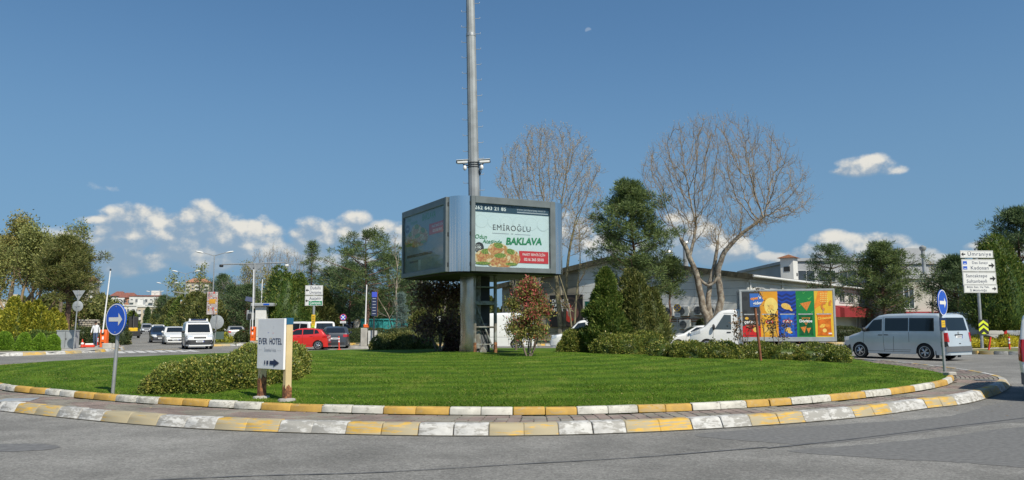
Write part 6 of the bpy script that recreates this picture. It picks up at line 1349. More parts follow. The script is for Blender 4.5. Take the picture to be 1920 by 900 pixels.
# snack truck
def truck():
    D = 43.6; xf = XD(1294, D); L = 7.6; t = thing('box_truck', 'white box truck with five bright snack panels on its side', 'truck', (xf+L/2, D, 0), R_(168), GR); k = D/F
    s = Shape(2.85, 2.02, [(0, .36), (.02, .60), (.07, .95), (.22, 1.10), (.55, 1.24), (.85, 1.40), (1.60, 2.16), (1.80, 2.27), (2.1, 2.32), (2.78, 2.34), (2.85, 2.30)], [(0, 1.0), (.8, 1.28), (2.85, 1.20)], .30, [(.95, .35)], .09, .2, .8, 0.0, .1, .12, .16)
    cab = Shape(2.85, 2.02, s.top, s.belt, .30, [(.95, .35)], .09, .2, .8, 0.0, .1, .12, .16); cab.tf = lambda v: (L/2-v[0], -v[1], v[2]); cab.body(WHITE, 'cab', t)
    cab.side([(1.36, 1.24), (2.26, 1.22), (2.26, 2.02), (1.90, 2.04)], 1, .006).build('side_window', CABGLASS, t, 60); cab.side([(1.36, 1.24), (2.26, 1.22), (2.26, 2.02), (1.90, 2.04)], -1, .006).build('side_window', CABGLASS, t, 60); cab.end((.88, 1.43), (1.60, 2.15), .82, .78).build('windscreen', AUTOGLASS, t, 60)
    for sg in (-1, 1):
        mb = cab.face((.5, .95) if sg > 0 else (-.95, -.5), (.86, 1.10), True); cab.side([(.10, .92), (.62, 1.04), (.60, 1.20), (.14, 1.08)], sg, .012, 6, 2, mb); mb.build('headlight', LAMPW, t, 40)
        MB().ell((L/2-1.32, sg*1.14, 1.36), (.08, .11, .17), 10, 6).tube([(L/2-1.36, sg*.96, 1.25), (L/2-1.32, sg*1.12, 1.25)], .025, 6).build('door_mirror', BLACKP, t, 50)
        MB().box((L/2-2.12, sg*(cab.w(2.12, 1.08)+.012), 1.08), (.22, .03, .06), .012).build('door_handle', BLACKP, t)
    mb = MB()
    for (a, b) in (((1.28, .42), (1.30, 1.22)), ((2.40, .40), (2.40, 2.12)), ((1.28, .40), (2.40, .40)), ((1.88, 2.10), (2.40, 2.10))):
        d = Vector((b[0]-a[0], b[1]-a[1])); pp_ = Vector((-d.y, d.x)).normalized()*.007
        for sg in (-1, 1): cab.side([(a[0]-pp_.x, a[1]-pp_.y), (b[0]-pp_.x, b[1]-pp_.y), (b[0]+pp_.x, b[1]+pp_.y), (a[0]+pp_.x, a[1]+pp_.y)], sg, .004, 8, 1, mb)
    mb.build('door_gaps', SEAM_D, t); cab.face((-.98, .98), (.36, .68), True, .03, 12, 3).build('front_bumper', BLACKP, t, 50)
    x1 = L/2-(1384-1292)*k; x0 = -L/2; z0, z1 = at(1470, 640, D-1.05).z, at(1470, 542.5, D-1.05).z; bx = MB(); bx.box(((x0+x1)/2, 0, (z0+z1)/2), (x1-x0, 2.10, z1-z0), .015).build('cargo_box', SIGNW, t)
    lx_, hz_ = x1-x0, z1-z0
    for z, hh_ in ((z0+.11, .22), (z1-.05, .10)): MB().box(((x0+x1)/2, 0, z), (lx_+.03, 2.15, hh_), .01).build('box_rail', SIGNBACK, t)
    for x in (x0+.03, x1-.05): MB().box((x, 0, (z0+z1)/2), (.10, 2.16, hz_-.02), .01).build('box_post', SIGNBACK, t)
    MB().box((-.6, 0, .50), (L-2.8, .8, .16)).build('chassis', UNDER, t); MB().box((-1.2, 0, .62), (L-3.4, 1.9, .10)).build('subframe', UNDER, t)
    for xw in (L/2-.95, L/2-.95-4.15):
        for sg in (-1, 1): tm, rm, dk = wheel_mesh(.35, .24, 'steel'); o = inst('wheel', tm, t, (xw, sg*.88, .35), (0, 0, 0 if sg > 0 else PI)); inst('rim', rm, o); inst('brake_backing', dk, o)
    for sg in (-1, 1): MB().lathe([(.42, -.14), (.47, -.14), (.47, .14), (.42, .14)], 20, Matrix.Translation((L/2-5.1, sg*.9, .38)) @ rot_about('X', PI/2)).build('mudguard', BLACKP, t, 40); MB().box((L/2-6.4, sg*.95, .46), (1.3, .05, .12)).build('side_guard', BLACKP, t)
    MB().box((L/2-5.75, .99, .58), (.06, .04, .10)).build('side_marker', LAMPO, t)
    MB().box((x0+.15, 0, .42), (.1, 2.0, .12)).build('rear_bumper', BLACKP, t)
    # the five printed panels on the left side (+Y), seen from the roundabout
    u0, u1 = L/2-x1+.12, L-.10; pw = (u1-u0)/5; zb, zt = z0+.24, z1-.12; ph = zt-zb; pm_ = (zb+zt)/2
    cols = [('snack_panel', (.045, .048, .052), None), ('snack_panel', (.72, .32, .02), (.78, .50, .03)), ('snack_panel', (.012, .055, .36), None), ('snack_panel', (.010, .20, .045), None), ('snack_panel', (.75, .46, .03), None)]
    DKBLUE = M('dark blue print', (.008, .025, .15), .5, var=0); CHIP = M('crisp print', (.72, .46, .10), .5, var=.25, vs=14); CHIPO = M('tortilla print', (.62, .20, .03), .5, var=.35, vs=18); CHEESE = M('cheese puff print', (.78, .45, .06), .5, var=.2, vs=12); REDB = M('bag red', (.55, .018, .02), .4, var=.15, vs=4); GRN2 = M('light green print', (.10, .42, .08), .5, var=.1); GLOW = M('pale yellow print', (.82, .62, .16), .5, var=.1, vs=3); CORN = M('corn print', (.78, .25, .02), .5, var=.2, vs=6); DKG = M('panel dark disc', (.028, .03, .033), .5, var=0)
    bagc = [M('bag black', (.035, .03, .03), .3, var=.4, vs=4), M('bag yellow', (.70, .38, .03), .3, var=.25, vs=4), M('bag blue', (.02, .11, .45), .3, var=.4, vs=4), M('bag green', (.008, .10, .030), .3, var=.4, vs=4), M('bag orange', (.62, .15, .015), .3, var=.3, vs=4)]
    for i, (nm, c, c2) in enumerate(cols):
        xc = L/2-(u0+pw*(i+.5)); o = MB().box((0, 0, 0), (pw-.012, .012, ph), 0).build(nm, M('snack panel print %d' % i, c, .45, var=.10, vs=1.2), t, None, (xc, 1.058, pm_), (0, 0, PI)); p = Print(o, (0, -.006, 0)); a, b = pw/2, ph/2
        if i == 0:
            for (x, z) in ((-.6, .7), (.1, .75), (.72, .55), (-.7, .1), (.3, .25)): p.disc(a*x, b*z, a*.26, a*.26, DKG)
            p.rect(-a, -b, a, -b*.52, REDB)
        if i == 1: p.disc(a*.25, b*.35, a*.75, a*1.0, GLOW); p.disc(a*.2, b*.30, a*.35, a*.3, CHIP, 'print', 16, .6)
        if i == 2:
            for j in range(10):
                z = b*(.92-.17*j); th = b*.045
                p.poly([(-a, z), (-a*.5, z-b*.10), (0, z), (a*.5, z-b*.10), (a, z), (a, z-th*2), (a*.5, z-b*.10-th*2), (0, z-th*2), (-a*.5, z-b*.10-th*2), (-a, z-th*2)], DKBLUE)
            p.disc(-a*.1, b*.34, a*.55, a*.34, CHIP, 'print', 20, -.35); p.disc(a*.35, b*.22, a*.32, a*.13, CHEESE, 'print', 14, -.75)
        if i == 3:
            for (x, z, s_) in ((-.1, .93, .5), (.5, .70, .8), (-.75, .65, .5), (-.55, .38, .6), (.75, .1, .6)): p.poly([(a*(x-.35*s_), b*(z+.02)), (a*(x-.1*s_), b*(z-.10*s_)), (a*(x+.45*s_), b*(z+.13*s_)), (a*(x-.08*s_), b*(z-.03*s_))], GRN2)
            p.poly([(-a*.55, b*.46), (a*.68, b*.56), (a*.14, b*.14)], CHIPO)
        if i == 4:
            p.poly([(-a*.55, b), (a*.5, b), (a*.30, b*.52), (-a*.75, b*.28), (-a, b*.2), (-a, b*.35)], CORN)
            for r in range(5):
                for q_ in range(5): p.disc(a*(-.28+.17*q_), b*(.90-.09*r), a*.06, b*.028, GLOW, 'print', 6)
            arc = [(a*(.12+.42*math.cos(x)), b*(.33+.19*math.sin(x))) for x in np.linspace(1.2, 4.6, 14)]+[(a*(.12+.20*math.cos(x)), b*(.33+.09*math.sin(x))) for x in np.linspace(4.6, 1.2, 14)]; p.poly(arc, CHIPO); p.poly([(x+a*.85, z+b*.1) for x, z in arc[3:10]+arc[17:25]], CHIPO)
        # the bag
        bz0, bz1 = -b*.94, b*.02; bw_ = a*.80; sides = [(-bw_, bz1), (bw_, bz1), (bw_*.90, bz1-b*.12), (bw_*.88, (bz0+bz1)/2), (bw_*.92, bz0+b*.10), (bw_, bz0), (-bw_, bz0), (-bw_*.92, bz0+b*.10), (-bw_*.88, (bz0+bz1)/2), (-bw_*.90, bz1-b*.12)]
        p.poly(sides, bagc[i], 'bag_print'); p.rect(-bw_, bz1-b*.05, bw_, bz1, M('bag seal', tuple(min(1, v*1.8+.03) for v in bagc[i].node_tree.nodes['Principled BSDF'].inputs['Base Color'].default_value[:3]) if False else (.35, .36, .36), .4, var=.3, vs=8), 'bag_seal')
        if i == 0: p.rect(-bw_*.88, bz0+b*.02, bw_*.9, -b*.48, REDB); p.txt('çerezza', a*.52, 0, -b*.34, WINK, 'CENTER', .03); p.disc(a*.45, -b*.66, a*.30, a*.34, CHIP); p.disc(-a*.5, -b*.18, a*.2, a*.16, CHEESE)
        if i == 1: p.disc(0, -b*.34, a*.42, a*.25, REDB); p.disc(0, -b*.34, a*.36, a*.20, M('logo red', (.6, .03, .03), .4, var=0)); p.txt("Lay's", a*.32, 0, -b*.34, WINK, 'CENTER', .03, .15); p.disc(-a*.30, -b*.68, a*.36, a*.32, CHIP); p.disc(a*.35, -b*.70, a*.32, a*.28, CHIP)
        if i == 2: p.disc(0, -b*.32, a*.55, a*.2, REDB); p.txt('Ruffles', a*.36, 0, -b*.32, WINK, 'CENTER', .03, .15); p.disc(0, -b*.68, a*.36, a*.24, CHIP, 'print', 14, .3); p.disc(a*.2, -b*.78, a*.3, a*.18, CHIP, 'print', 14, -.3)
        if i == 3: p.poly([(-a*.45, -b*.16), (a*.5, -b*.16), (a*.02, -b*.50)], CHIPO); p.poly([(-a*.33, -b*.19), (a*.38, -b*.19), (a*.02, -b*.44)], bagc[3]); p.txt('Doritos', a*.44, 0, -b*.31, WINK, 'CENTER', .035); p.poly([(-a*.60, -b*.58), (a*.05, -b*.54), (-a*.2, -b*.84)], CHIPO); p.poly([(a*.05, -b*.62), (a*.55, -b*.60), (a*.25, -b*.84)], CHIPO)
        if i == 4: p.txt('Cheetos', a*.42, 0, -b*.18, CHEESE, 'CENTER', .04, 0, 1.0, 1, .12); p.disc(-a*.2, -b*.52, a*.35, a*.2, CHEESE, 'print', 14, .4); p.disc(a*.3, -b*.50, a*.25, a*.2, CORN); p.disc(0, -b*.72, a*.22, a*.22, GLOW); p.rect(a*.4, -b*.88, a*.75, -b*.82, WINK)
    MB().box((x0+.6, 1.07, (z0+z1)/2+.2), (.02, .02, .3)).build('latch', GALV, t)
    return t, L, xf, D
tk_, TL, txf, tD = truck()
# the driver, sitting in the cab
dj = [(0, 0, .0, .15, .11), (0, -.03, .22, .16, .11), (0, -.02, .42, .18, .11), (0, -.02, .52, .06), (0, -.05, .62, .075, .09), (0, -.05, .74, .085, .095), (.19, -.04, .46, .06), (.25, -.18, .25, .045), (.14, -.40, .30, .035), (-.19, -.04, .46, .06), (-.25, -.18, .25, .045), (-.14, -.40, .30, .035), (.10, -.35, -.02, .085), (.10, -.45, -.42, .06), (-.10, -.35, -.02, .085), (-.10, -.45, -.42, .06)]
person('person', 'driver in a blue shirt at the wheel of the snack truck', tuple(Vector((tk_.location.x, tk_.location.y, 1.02))+Matrix.Rotation(tk_.rotation_euler.z, 3, 'Z') @ Vector((TL/2-2.12, .42, 0))), tk_.rotation_euler.z+PI/2, dj, [(0, 1), (1, 2), (2, 3), (3, 4), (4, 5), (2, 6), (6, 7), (7, 8), (2, 9), (9, 10), (10, 11), (0, 12), (12, 13), (0, 14), (14, 15)], 0, [SKIN, BLUESH, JEANS], lambda c: 2 if c.z < .0 else (0 if c.z > .52 or c.y < -.34 and c.z > .1 else 1), [((.14, -.40, .30), (-.2, -.6, .5), (-.9, 0, 0)), ((-.14, -.40, .30), (.2, -.6, .5), (.9, 0, 0))], ((0, -.05, .69), .085, .1))
st = MB().box((TL/2-2.28, .45, 1.25), (.16, .5, .75), .05).box((TL/2-2.05, .45, .95), (.5, .5, .15), .05).build('seat', SEAT, tk_, 40); MB().lathe([(.19, -.012), (.205, 0), (.19, .012), (.175, 0)], 18, Matrix.Translation((TL/2-1.42, .45, 1.36)) @ rot_about('Y', 1.0)).build('steering_wheel', BLACKP, tk_, 50)
# walking man on the left pavement
wj = [(0, 0, .93, .135, .10), (0, -.01, 1.12, .14, .10), (0, -.02, 1.32, .165, .105), (0, -.03, 1.45, .06), (0, -.07, 1.53, .07), (0, -.11, 1.63, .075, .095), (.18, -.01, 1.38, .06), (.25, .02, 1.13, .046), (.27, -.06, .89, .033), (-.18, -.01, 1.38, .06), (-.26, -.0, 1.12, .046), (-.25, -.12, .90, .033),
      (.09, 0, .86, .09), (.11, -.10, .48, .062), (.11, -.06, .09, .042), (.11, -.20, .04, .042), (-.09, 0, .86, .09), (-.11, .02, .48, .062), (-.11, .14, .10, .042), (-.11, .02, .04, .042)]
person('person', 'man in a white shirt and jeans walking head down on the left pavement', (XD(180.5, 55), 55, VZ+.0), R_(8), wj, [(0, 1), (1, 2), (2, 3), (3, 4), (4, 5), (2, 6), (6, 7), (7, 8), (2, 9), (9, 10), (10, 11), (0, 12), (12, 13), (13, 14), (14, 15), (0, 16), (16, 17), (17, 18), (18, 19)], 0, [SKIN, SHIRT, JEANS, SHOE],
       lambda c: 3 if c.z < .10 else (0 if c.z > 1.47 or (c.z < .92 and abs(c.x) > .215) else (2 if c.z < .93 else 1)), [((.27, -.06, .89), (.0, -.15, -1), (0, -1, 0)), ((-.25, -.12, .90), (0, -.2, -1), (0, -1, 0))], ((0, -.10, 1.60), .085, .35))

# ================================================================== street furniture left and behind
q = P(142, 655, VZ); q = Vector((XD(140.5, q.y), q.y, VZ)); D_ = q.y; t = thing('give_way_sign', 'grey back of a triangular sign above a round one on a pole', 'road sign', q); hp = at(148, 544, D_).z-VZ; post(t, hp, .038, GALV, 'post', (.035, 0))
zt2 = at(148, 552, D_).z-VZ; r = 12/F*D_; MB().prism([(-r, r*.62), (r, r*.62), (0, -r*1.0)], .04, .055).build('triangle_plate', SIGNBACK, t, None, (.035*zt2, 0, zt2)); zd = at(147, 574, D_).z-VZ; disc_part('disc_plate', 10/F*D_, .015, SIGNBACK, t, (.035*zd, .045, zd))
for z in (zt2, zd): MB().box((.035*z, .03, z), (r*.9, .03, .05)).box((.035*z, .0, z), (.11, .09, .05)).build('clamp', GALV, t)
q = P(198, 649, VZ); D0 = 52.0; barrier('orange barrier gate with its white arm raised on the left pavement', (XD(197, D0), D0, VZ), 4.15, .075)
D0 = 70; barrier('orange barrier gate beside the white gate cabinets', (XD(475.5, D0), D0, VZ), 5.4, -.01, h=1.25); 
t = thing('barrier_gate', 'white raised barrier arm behind the gate cabinets', 'barrier gate', (XD(489, 74), 74, VZ), 0, 'parking barrier gates with raised arms'); MB().box((0, 0, .55), (.4, .35, 1.1), .03).build('cabinet', SIGNW, t); MB().tube([(0, -.2, .9), (.10, -.2, at(490, 524, 74).z-VZ)], [.05, .04], 8).build('arm', BARW, t)
# grey utility box, cones, concrete nose
q = P(129, 643, VZ); t = thing('utility_box', 'dull grey steel utility box on the left verge', 'utility box', (XD(129, 50), 50, VZ)); MB().box((0, 0, .55), (1.12, .6, 1.1), .02).build('cabinet', SIGNBACK, t); MB().box((0, 0, 1.12), (1.18, .66, .05), .01).build('lid', SIGNBACK, t); MB().box((.0, -.305, .55), (.015, .012, .98)).build('door_gap', SEAM_D, t); MB().box((.06, -.31, .6), (.03, .03, .12)).build('handle', BLACKP, t)
cone('orange traffic cone beside the walking man', (XD(156.5, 51), 51, VZ), .56); bollard('red bollard behind the walking man', (XD(185, 57), 57, 0), .75); bollard('red bollard at the second left kerb nose', (XD(234.5, 66), 66, VZ), .75, (.06, 0)); bollard('red bollard behind the left arrow sign', (XD(224, 60), 60, 0), .7)
t = thing('fallen_barrier', 'red and white plastic barrier lying at the feet of the walking man', 'barrier', (XD(168, 52), 52, VZ), .3); MB().box((0, 0, .08), (.75, .3, .16), .03).build('base', REDP, t); MB().box((.05, .0, .2), (.5, .12, .12), .03).build('stripe', WINK, t); MB().box((-.3, 0, .22), (.12, .25, .18), .02).build('foot', REDP, t)
for i, (px, D, w, hh) in enumerate(((203, 50, .65, .42), (219, 51.5, .5, .36))): t = thing('concrete_block', ('long' if i == 0 else 'short')+' weathered concrete block at the nose of the left pavement', 'concrete block', (XD(px, D), D, VZ-.02), .5); MB().box((0, 0, hh*.4), (w*.85, .35, hh*.8), .03).build('block', CONC, t)
# low stone wall behind the left pavement
t = thing('stone_wall', 'low rubble stone wall behind the walking man', 'wall', (XD(166, 66.5), 66.5, VZ)); MB().box((0, .1, .96), (1.7, .3, 1.92)).build('core', DIRT, t)
STN = [M('rubble %d' % i, c, .9, var=.2, vs=6, bump=.5, bs=15) for i, c in enumerate(((.34, .31, .26), (.28, .26, .23), (.38, .34, .27)))]
sm = [MB().box((0, 0, 0), (.30, .16, .17), .04).mesh('stone', STN[i]) for i in range(3)]
for r in range(11):
    for c in range(6): inst('stone', sm[random.randrange(3)], t, (-.72+.29*c+(r % 2)*.12, -.06, .09+.175*r), (0, random.uniform(-.08, .08), random.uniform(-.1, .1)), (random.uniform(.8, 1.0), 1, random.uniform(.85, 1)))
# round sign back with a green pointer back on the median nose
q = Vector((XD(403, 59.6), 59.6, VZ)); D_ = q.y; t = thing('median_sign', 'grey back of a round sign with a green pointer back below, on the median nose', 'road sign', q); hp = at(407, 590, D_).z-VZ; post(t, hp, .04, GALV, 'post', (.075, 0)); zd = at(407, 604, D_).z-VZ; disc_part('disc_plate', 13/F*D_, .015, SIGNBACK, t, (.075*zd, .05, zd)); MB().box((.075*zd, .03, zd), (.1, .05, .9)).build('clamp', GALV, t)
zg = at(404, 629, D_).z-VZ; w, h = 34/F*D_, 14/F*D_; MB().prism([(-w*.36, -h/2), (w/2, -h/2), (w/2, h/2), (-w*.36, h/2), (-w/2, 0)], .05, .07).build('pointer_plate', M('dull green back', (.075, .115, .095), .6, var=.1), t, None, (0, 0, zg))
# street lamps
BN = [M('banner %d' % i, c, .6, var=.25, vs=3) for i, c in enumerate(((.42, .36, .36), (.60, .30, .03), (.25, .14, .13), (.55, .06, .05), (.55, .54, .5)))]; BB = [BN[4], BN[3], M('banner blue', (.05, .28, .48), .6, var=.2, vs=3), BN[1], BN[2]]
for i, (px, top, h, bn, lab) in enumerate(((397.5, 478, 9, (None, .0), 'tall double armed street lamp with a white and orange banner'), (345, 512, 9, None, 'double armed street lamp with a blue and orange banner'), (311, 533, 9, None, 'third double armed street lamp down the avenue'), (288, 548, 9, None, 'farthest double armed street lamp near the apartments'))):
    D = (h-CAMH)*F/(605-top+2); D = D*1.02; ban = None
    if i == 0: ban = (at(397, 571, D).z, 1.15, 42/F*D, BN)
    if i == 1: ban = (at(343, 580, D).z, 1.15, 31/F*D, BB)
    o = lamp_post(lab, (XD(px, D), D, VZ), h, .05, 'double armed street lamps along the avenue', ban)
t = thing('street_lamp', 'small single lamp post above the left shrubs', 'street lamp', (XD(183.5, 110), 110, 0)); hz2 = at(183, 530, 110).z; MB().tube([(0, 0, 0), (0, 0, hz2)], .06, 6).build('pole', GALV, t); MB().box((0, 0, hz2+.1), (.6, .3, .25), .05).build('lamp_head', SIGNW, t)
# gantry with cameras
D = 74; t = thing('camera_gantry', 'T shaped steel gantry with a camera at each end over the gate', 'gantry', (XD(475.5, D), D, VZ)); hz3 = at(474, 494, D).z-VZ; MB().tube([(0, 0, -.1), (-.05, 0, hz3)], [.13, .10], 10).build('pole', GALV, t, 50); xa, xb = XD(412, D)-XD(475.5, D), XD(536, D)-XD(475.5, D); MB().tube([(xa, 0, hz3-.08), (0, 0, hz3-.02), (xb, 0, hz3+.08)], .06, 8).build('arm', GALV, t, 50); MB().add([(-.9, -.03, hz3-.03), (1.0, -.03, hz3), (.08, -.03, hz3-.75), (-.12, -.03, hz3-.75), (-.9, .03, hz3-.03), (1.0, .03, hz3), (.08, .03, hz3-.75), (-.12, .03, hz3-.75)], [(3, 2, 1, 0), (4, 5, 6, 7), (0, 4, 7, 3), (1, 2, 6, 5)]).build('gusset', GALV, t)
for x, lab in ((xa, 'a'), (xb, 'b')): MB().box((x, -.1, hz3-.22), (.30, .36, .24), .05).build('camera', BLACKP if x < 0 else SIGNW, t, 40)
D2 = 150; t = thing('camera_gantry', 'distant T shaped gantry among the avenue street lamps', 'gantry', (XD(348, D2), D2, 0)); hz3 = at(345, 548, D2).z; MB().tube([(0, 0, 0), (0, 0, hz3)], .14, 8).build('pole', GALV, t); MB().tube([(XD(322, D2)-XD(348, D2), 0, hz3+.1), (0, 0, hz3-.3), (XD(395, D2)-XD(348, D2), 0, hz3+.1)], .10, 6).build('arm', GALV, t)
# gate booth: cabinets, solar panel
t = thing('gate_booth', 'white gate cabinets with a small roof and solar panel', 'booth', (XD(484, 72.5), 72.5, VZ)); MB().box((.25, .3, 1.55), (1.0, .9, 3.1), .03).build('cabinet', SIGNW, t); MB().box((.45, .3, 3.25), (2.1, 1.5, .30), .05).build('roof', SIGNBACK, t); MB().box((.85, -.47, 3.28), (.55, .02, .14)).build('roof_lettering', SIGNB, t); MB().box((-.75, .2, 2.3), (.7, .4, .9), .04).build('side_box', SIGNBACK, t); MB().box((-.8, -.05, 2.2), (.3, .2, .5), .04).build('sensor', BLACKP, t); MB().tube([(-.7, 0, 0), (-.7, 0, 3.2)], .06, 8).build('post', GALV, t); MB().box((-.85, 0, 3.75), (.75, .05, .55), .01, Matrix.Rotation(-.7, 3, 'X') @ Matrix.Rotation(.3, 3, 'Z')).build('solar_panel', INKN, t); MB().box((.25, -.16, 1.2), (.8, .02, 1.7), .005).build('door', PLASTER, t)
# direction signs
def dir_sign(label, loc, h, rad, boards, rz=0.0):
    t = thing('direction_sign', label, 'direction sign', loc, rz); post(t, h, rad, GALV, 'post'); return t
D = 57.5; k = D/F; zi = .14; loc = Vector((XD(588, D), D, zi)); t = dir_sign('white direction sign pointing left on the traffic island behind the red hatchback', loc, at(588, 533, D).z-zi, .09, None); zz = lambda py: at(588, py, D).z-zi
b, p = board(t, 0, zz(544.3), 33*k, 18.2*k); p.txt('Dudullu', 8*k, 2.8*k, 4.0*k, INKN, 'CENTER', .006, 0, .74, 1.06); p.txt('Ümraniye', 8*k, 2.8*k, -4.2*k, INKN, 'CENTER', .006, 0, .68, 1.05); sarrow(p, -12.2*k, 0, 6*k, -1)
b, p = board(t, 0, zz(564), 33*k, 18.5*k); p.txt('Ataşehir', 8*k, 2.8*k, 4.2*k, INKN, 'CENTER', .006, 0, .74, 1.05); p.rect(-9.3*k, -8.2*k, 15.3*k, -.4*k, SIGNG); p.txt('Çevreyolu', 7.6*k, 3*k, -4.3*k, WINK, 'CENTER', .008, 0, .66); sarrow(p, -12.6*k, 0, 6*k, -1)
b, p = board(t, 0, zz(600), 7*k, 20*k, 'yellow_plate', YELP, INK, .03, -.1, False); 
for j in range(5): p.rect(-2.2*k, (6-3*j)*k, 2.2*k, (7-3*j)*k, INK)
b, p = board(t, .0, zz(614), 6*k, 7*k, 'warning_plate', YGREEN, INK, .03, -.13, False); p.poly([(-2*k, -2*k), (2*k, -2*k), (0, 2.5*k)], INK)
D = 45.3; k = D/F; loc = Vector((XD(1838.5, D), D, VZ)); t = dir_sign('tall sign of four white direction boards on the right verge', loc, at(1834, 466, D).z-VZ, .085, None, R_(6)); zz = lambda py: at(1834, py, D).z-VZ
b, p = board(t, -.02, zz(477), 66*k, 14*k); p.txt('Ümraniye', 10*k, 5*k, .3*k, INKN, 'CENTER', .002, 0, 1.1, 1.12); sarrow(p, -27*k, 0, 8*k, -1)
b, p = board(t, .04, zz(498), 67*k, 23*k); p.txt('Des Sanayi', 7*k, 3*k, 5*k, INKN, 'CENTER', .002, 0, 1.0, 1.05); p.txt('Kadosan', 9.5*k, 2*k, -4.6*k, INKN, 'CENTER', .002, 0, 1.05, 1.08); sarrow(p, 26*k, 0, 11*k, 1)
for z in (5, -4.5): p.rect(-31*k, (z-3)*k, -23*k, (z+3)*k, SIGNB); p.rect(-29.5*k, (z-1.6)*k, -24.5*k, (z-.8)*k, WINK)
b, p = board(t, .06, zz(522.5), 67*k, 24*k); p.txt('Sancaktepe', 8.6*k, -6*k, 5*k, INKN, 'CENTER', .002, 0, 1.05, 1.06); p.txt('Sultanbeyli', 8.6*k, -6*k, -5*k, INKN, 'CENTER', .002, 0, 1.05, 1.06); sarrow(p, 26*k, 0, 11*k, 1)
b, p = board(t, .09, zz(541.5), 67*k, 15.5*k); p.txt('Bilim San. Ve Tek.', 5.2*k, -5*k, 3*k, INKN, 'CENTER', .008, 0, 1.08, 1.1); p.txt('İl Müdürlüğü', 5.2*k, -5*k, -3.2*k, INKN, 'CENTER', .008, 0, 1.08, 1.1); sarrow(p, 27*k, 0, 8*k, 1)
for py in (472, 482, 492, 505, 517, 529, 538, 546): MB().box((.02, -.02, zz(py)), (50*k, .03, .05)).build('cross_bar', GALV, t)
b, p = board(t, .06, zz(613), 20*k, 27*k, 'chevron_plate', INK, INK, .03, -.13, False)
for z in (5.5, -3.5, -12): 
    pts_ = [(-9.5*k, (z-5)*k), (0, (z+2.2)*k), (9.5*k, (z-5)*k), (9.5*k, z*k), (0, (z+7.2)*k), (-9.5*k, z*k)]
    if z < -10: pts_ = [(-5*k, -13*k), (5*k, -13*k), (0, -8.6*k)]
    p.poly(pts_, YGREEN, 'chevron')
bollard('leaning red bollard before the right kerb', (XD(1849, 40.6), 40.6, 0), .82, (.22, 0), False); bollard('upright red and white bollard before the right kerb', (XD(1889.5, 41.5), 41.5, 0), .82)
bollard('red and white bollard behind the grey saloon, at the lawn crest', (XD(637, 49.8), 49.8, 0), .85, (-.05, 0)); bollard('small red bollard in front of the long hedge', (XD(732, 58), 58, 0), .72)
# no stopping signs
def no_stop(label, px, py, D, r_px, plate_py, pw, ph, bluec, rim):
    k = D/F; t = thing('no_stopping_sign', label, 'road sign', (XD(px, D), D, VZ)); zc_ = at(px, py, D).z-VZ; post(t, zc_+r_px*k, .035, GALV); d = disc_part('sign_disc', r_px*k, .02, rim, t, (0, -.05, zc_)); p = Print(d, (0, -.011, 0)); p.disc(0, 0, r_px*k*.80, r_px*k*.80, bluec[0], 'print')
    for a in (PI/4, -PI/4): w, l = r_px*k*.11, r_px*k*.80; p.poly([(x*math.cos(a)-z*math.sin(a), x*math.sin(a)+z*math.cos(a)) for x, z in ((-l, -w), (l, -w), (l, w), (-l, w))], bluec[1], 'cross')
    zp = at(px, plate_py, D).z-VZ; b = MB().box((0, -.05, zp), (pw*k, .02, ph*k)).build('plate', SIGNW, t); Print(b, (0, -.06, zp)).rect(-pw*k*.35, -ph*k*.2, pw*k*.35, ph*k*.2, INKG)
    return t
no_stop('round blue no stopping sign with a plate before the long hedge', 643.5, 595, 66, 6.2, 604, 11, 4, (SIGNB, WINK), M('red rim', (.45, .05, .10), .5, var=0)); no_stop('round yellow and blue no stopping sign before the grey gable', 1270, 577, 58.8, 6.8, 590.5, 11, 7.5, (YELP, YELP), YELP)
# blue lobes on the yellow sign
yt = [o for o in bpy.data.objects if o.get('label', '').startswith('round yellow and blue')][0]; d = [c for c in yt.children if c.name.startswith('sign_disc')][0]; r = 6.8*58.8/F; p = Print(d, (0, -.014, 0))
for a in (0, PI/2, PI, -PI/2): p.poly([(r*.70*math.cos(a+b_), r*.70*math.sin(a+b_)) for b_ in (-.5, -.25, 0, .25, .5)]+[(r*.16*math.cos(a), r*.16*math.sin(a))], SIGNB, 'lobe')
# assembly point sign
D = 58.6; k = D/F; t = thing('assembly_sign', 'green emergency assembly point sign half hidden by the left arborvitae', 'sign', (XD(1106, D), D, VZ)); zc_ = at(1106, 579, D).z-VZ; post(t, zc_, .04, GALV); b, p = board(t, 0, zc_, 19*k, 28*k, 'sign_board', SIGNG, WINK, .02, -.05, True)
for x in (-3, 0, 3): p.disc(x*k, (9.0 if x == 0 else 8)*k, 1.3*k, 1.3*k, WINK, 'print', 10); p.rect((x-1.4)*k, 2.5*k, (x+1.4)*k, 6.6*k, WINK)
for i, w_ in enumerate(('ACİL DURUM', 'TOPLANMA', 'BÖLGESİ')): p.txt(w_, 3.3*k, 0, (-2.5-3.7*i)*k, WINK, 'CENTER', .02)
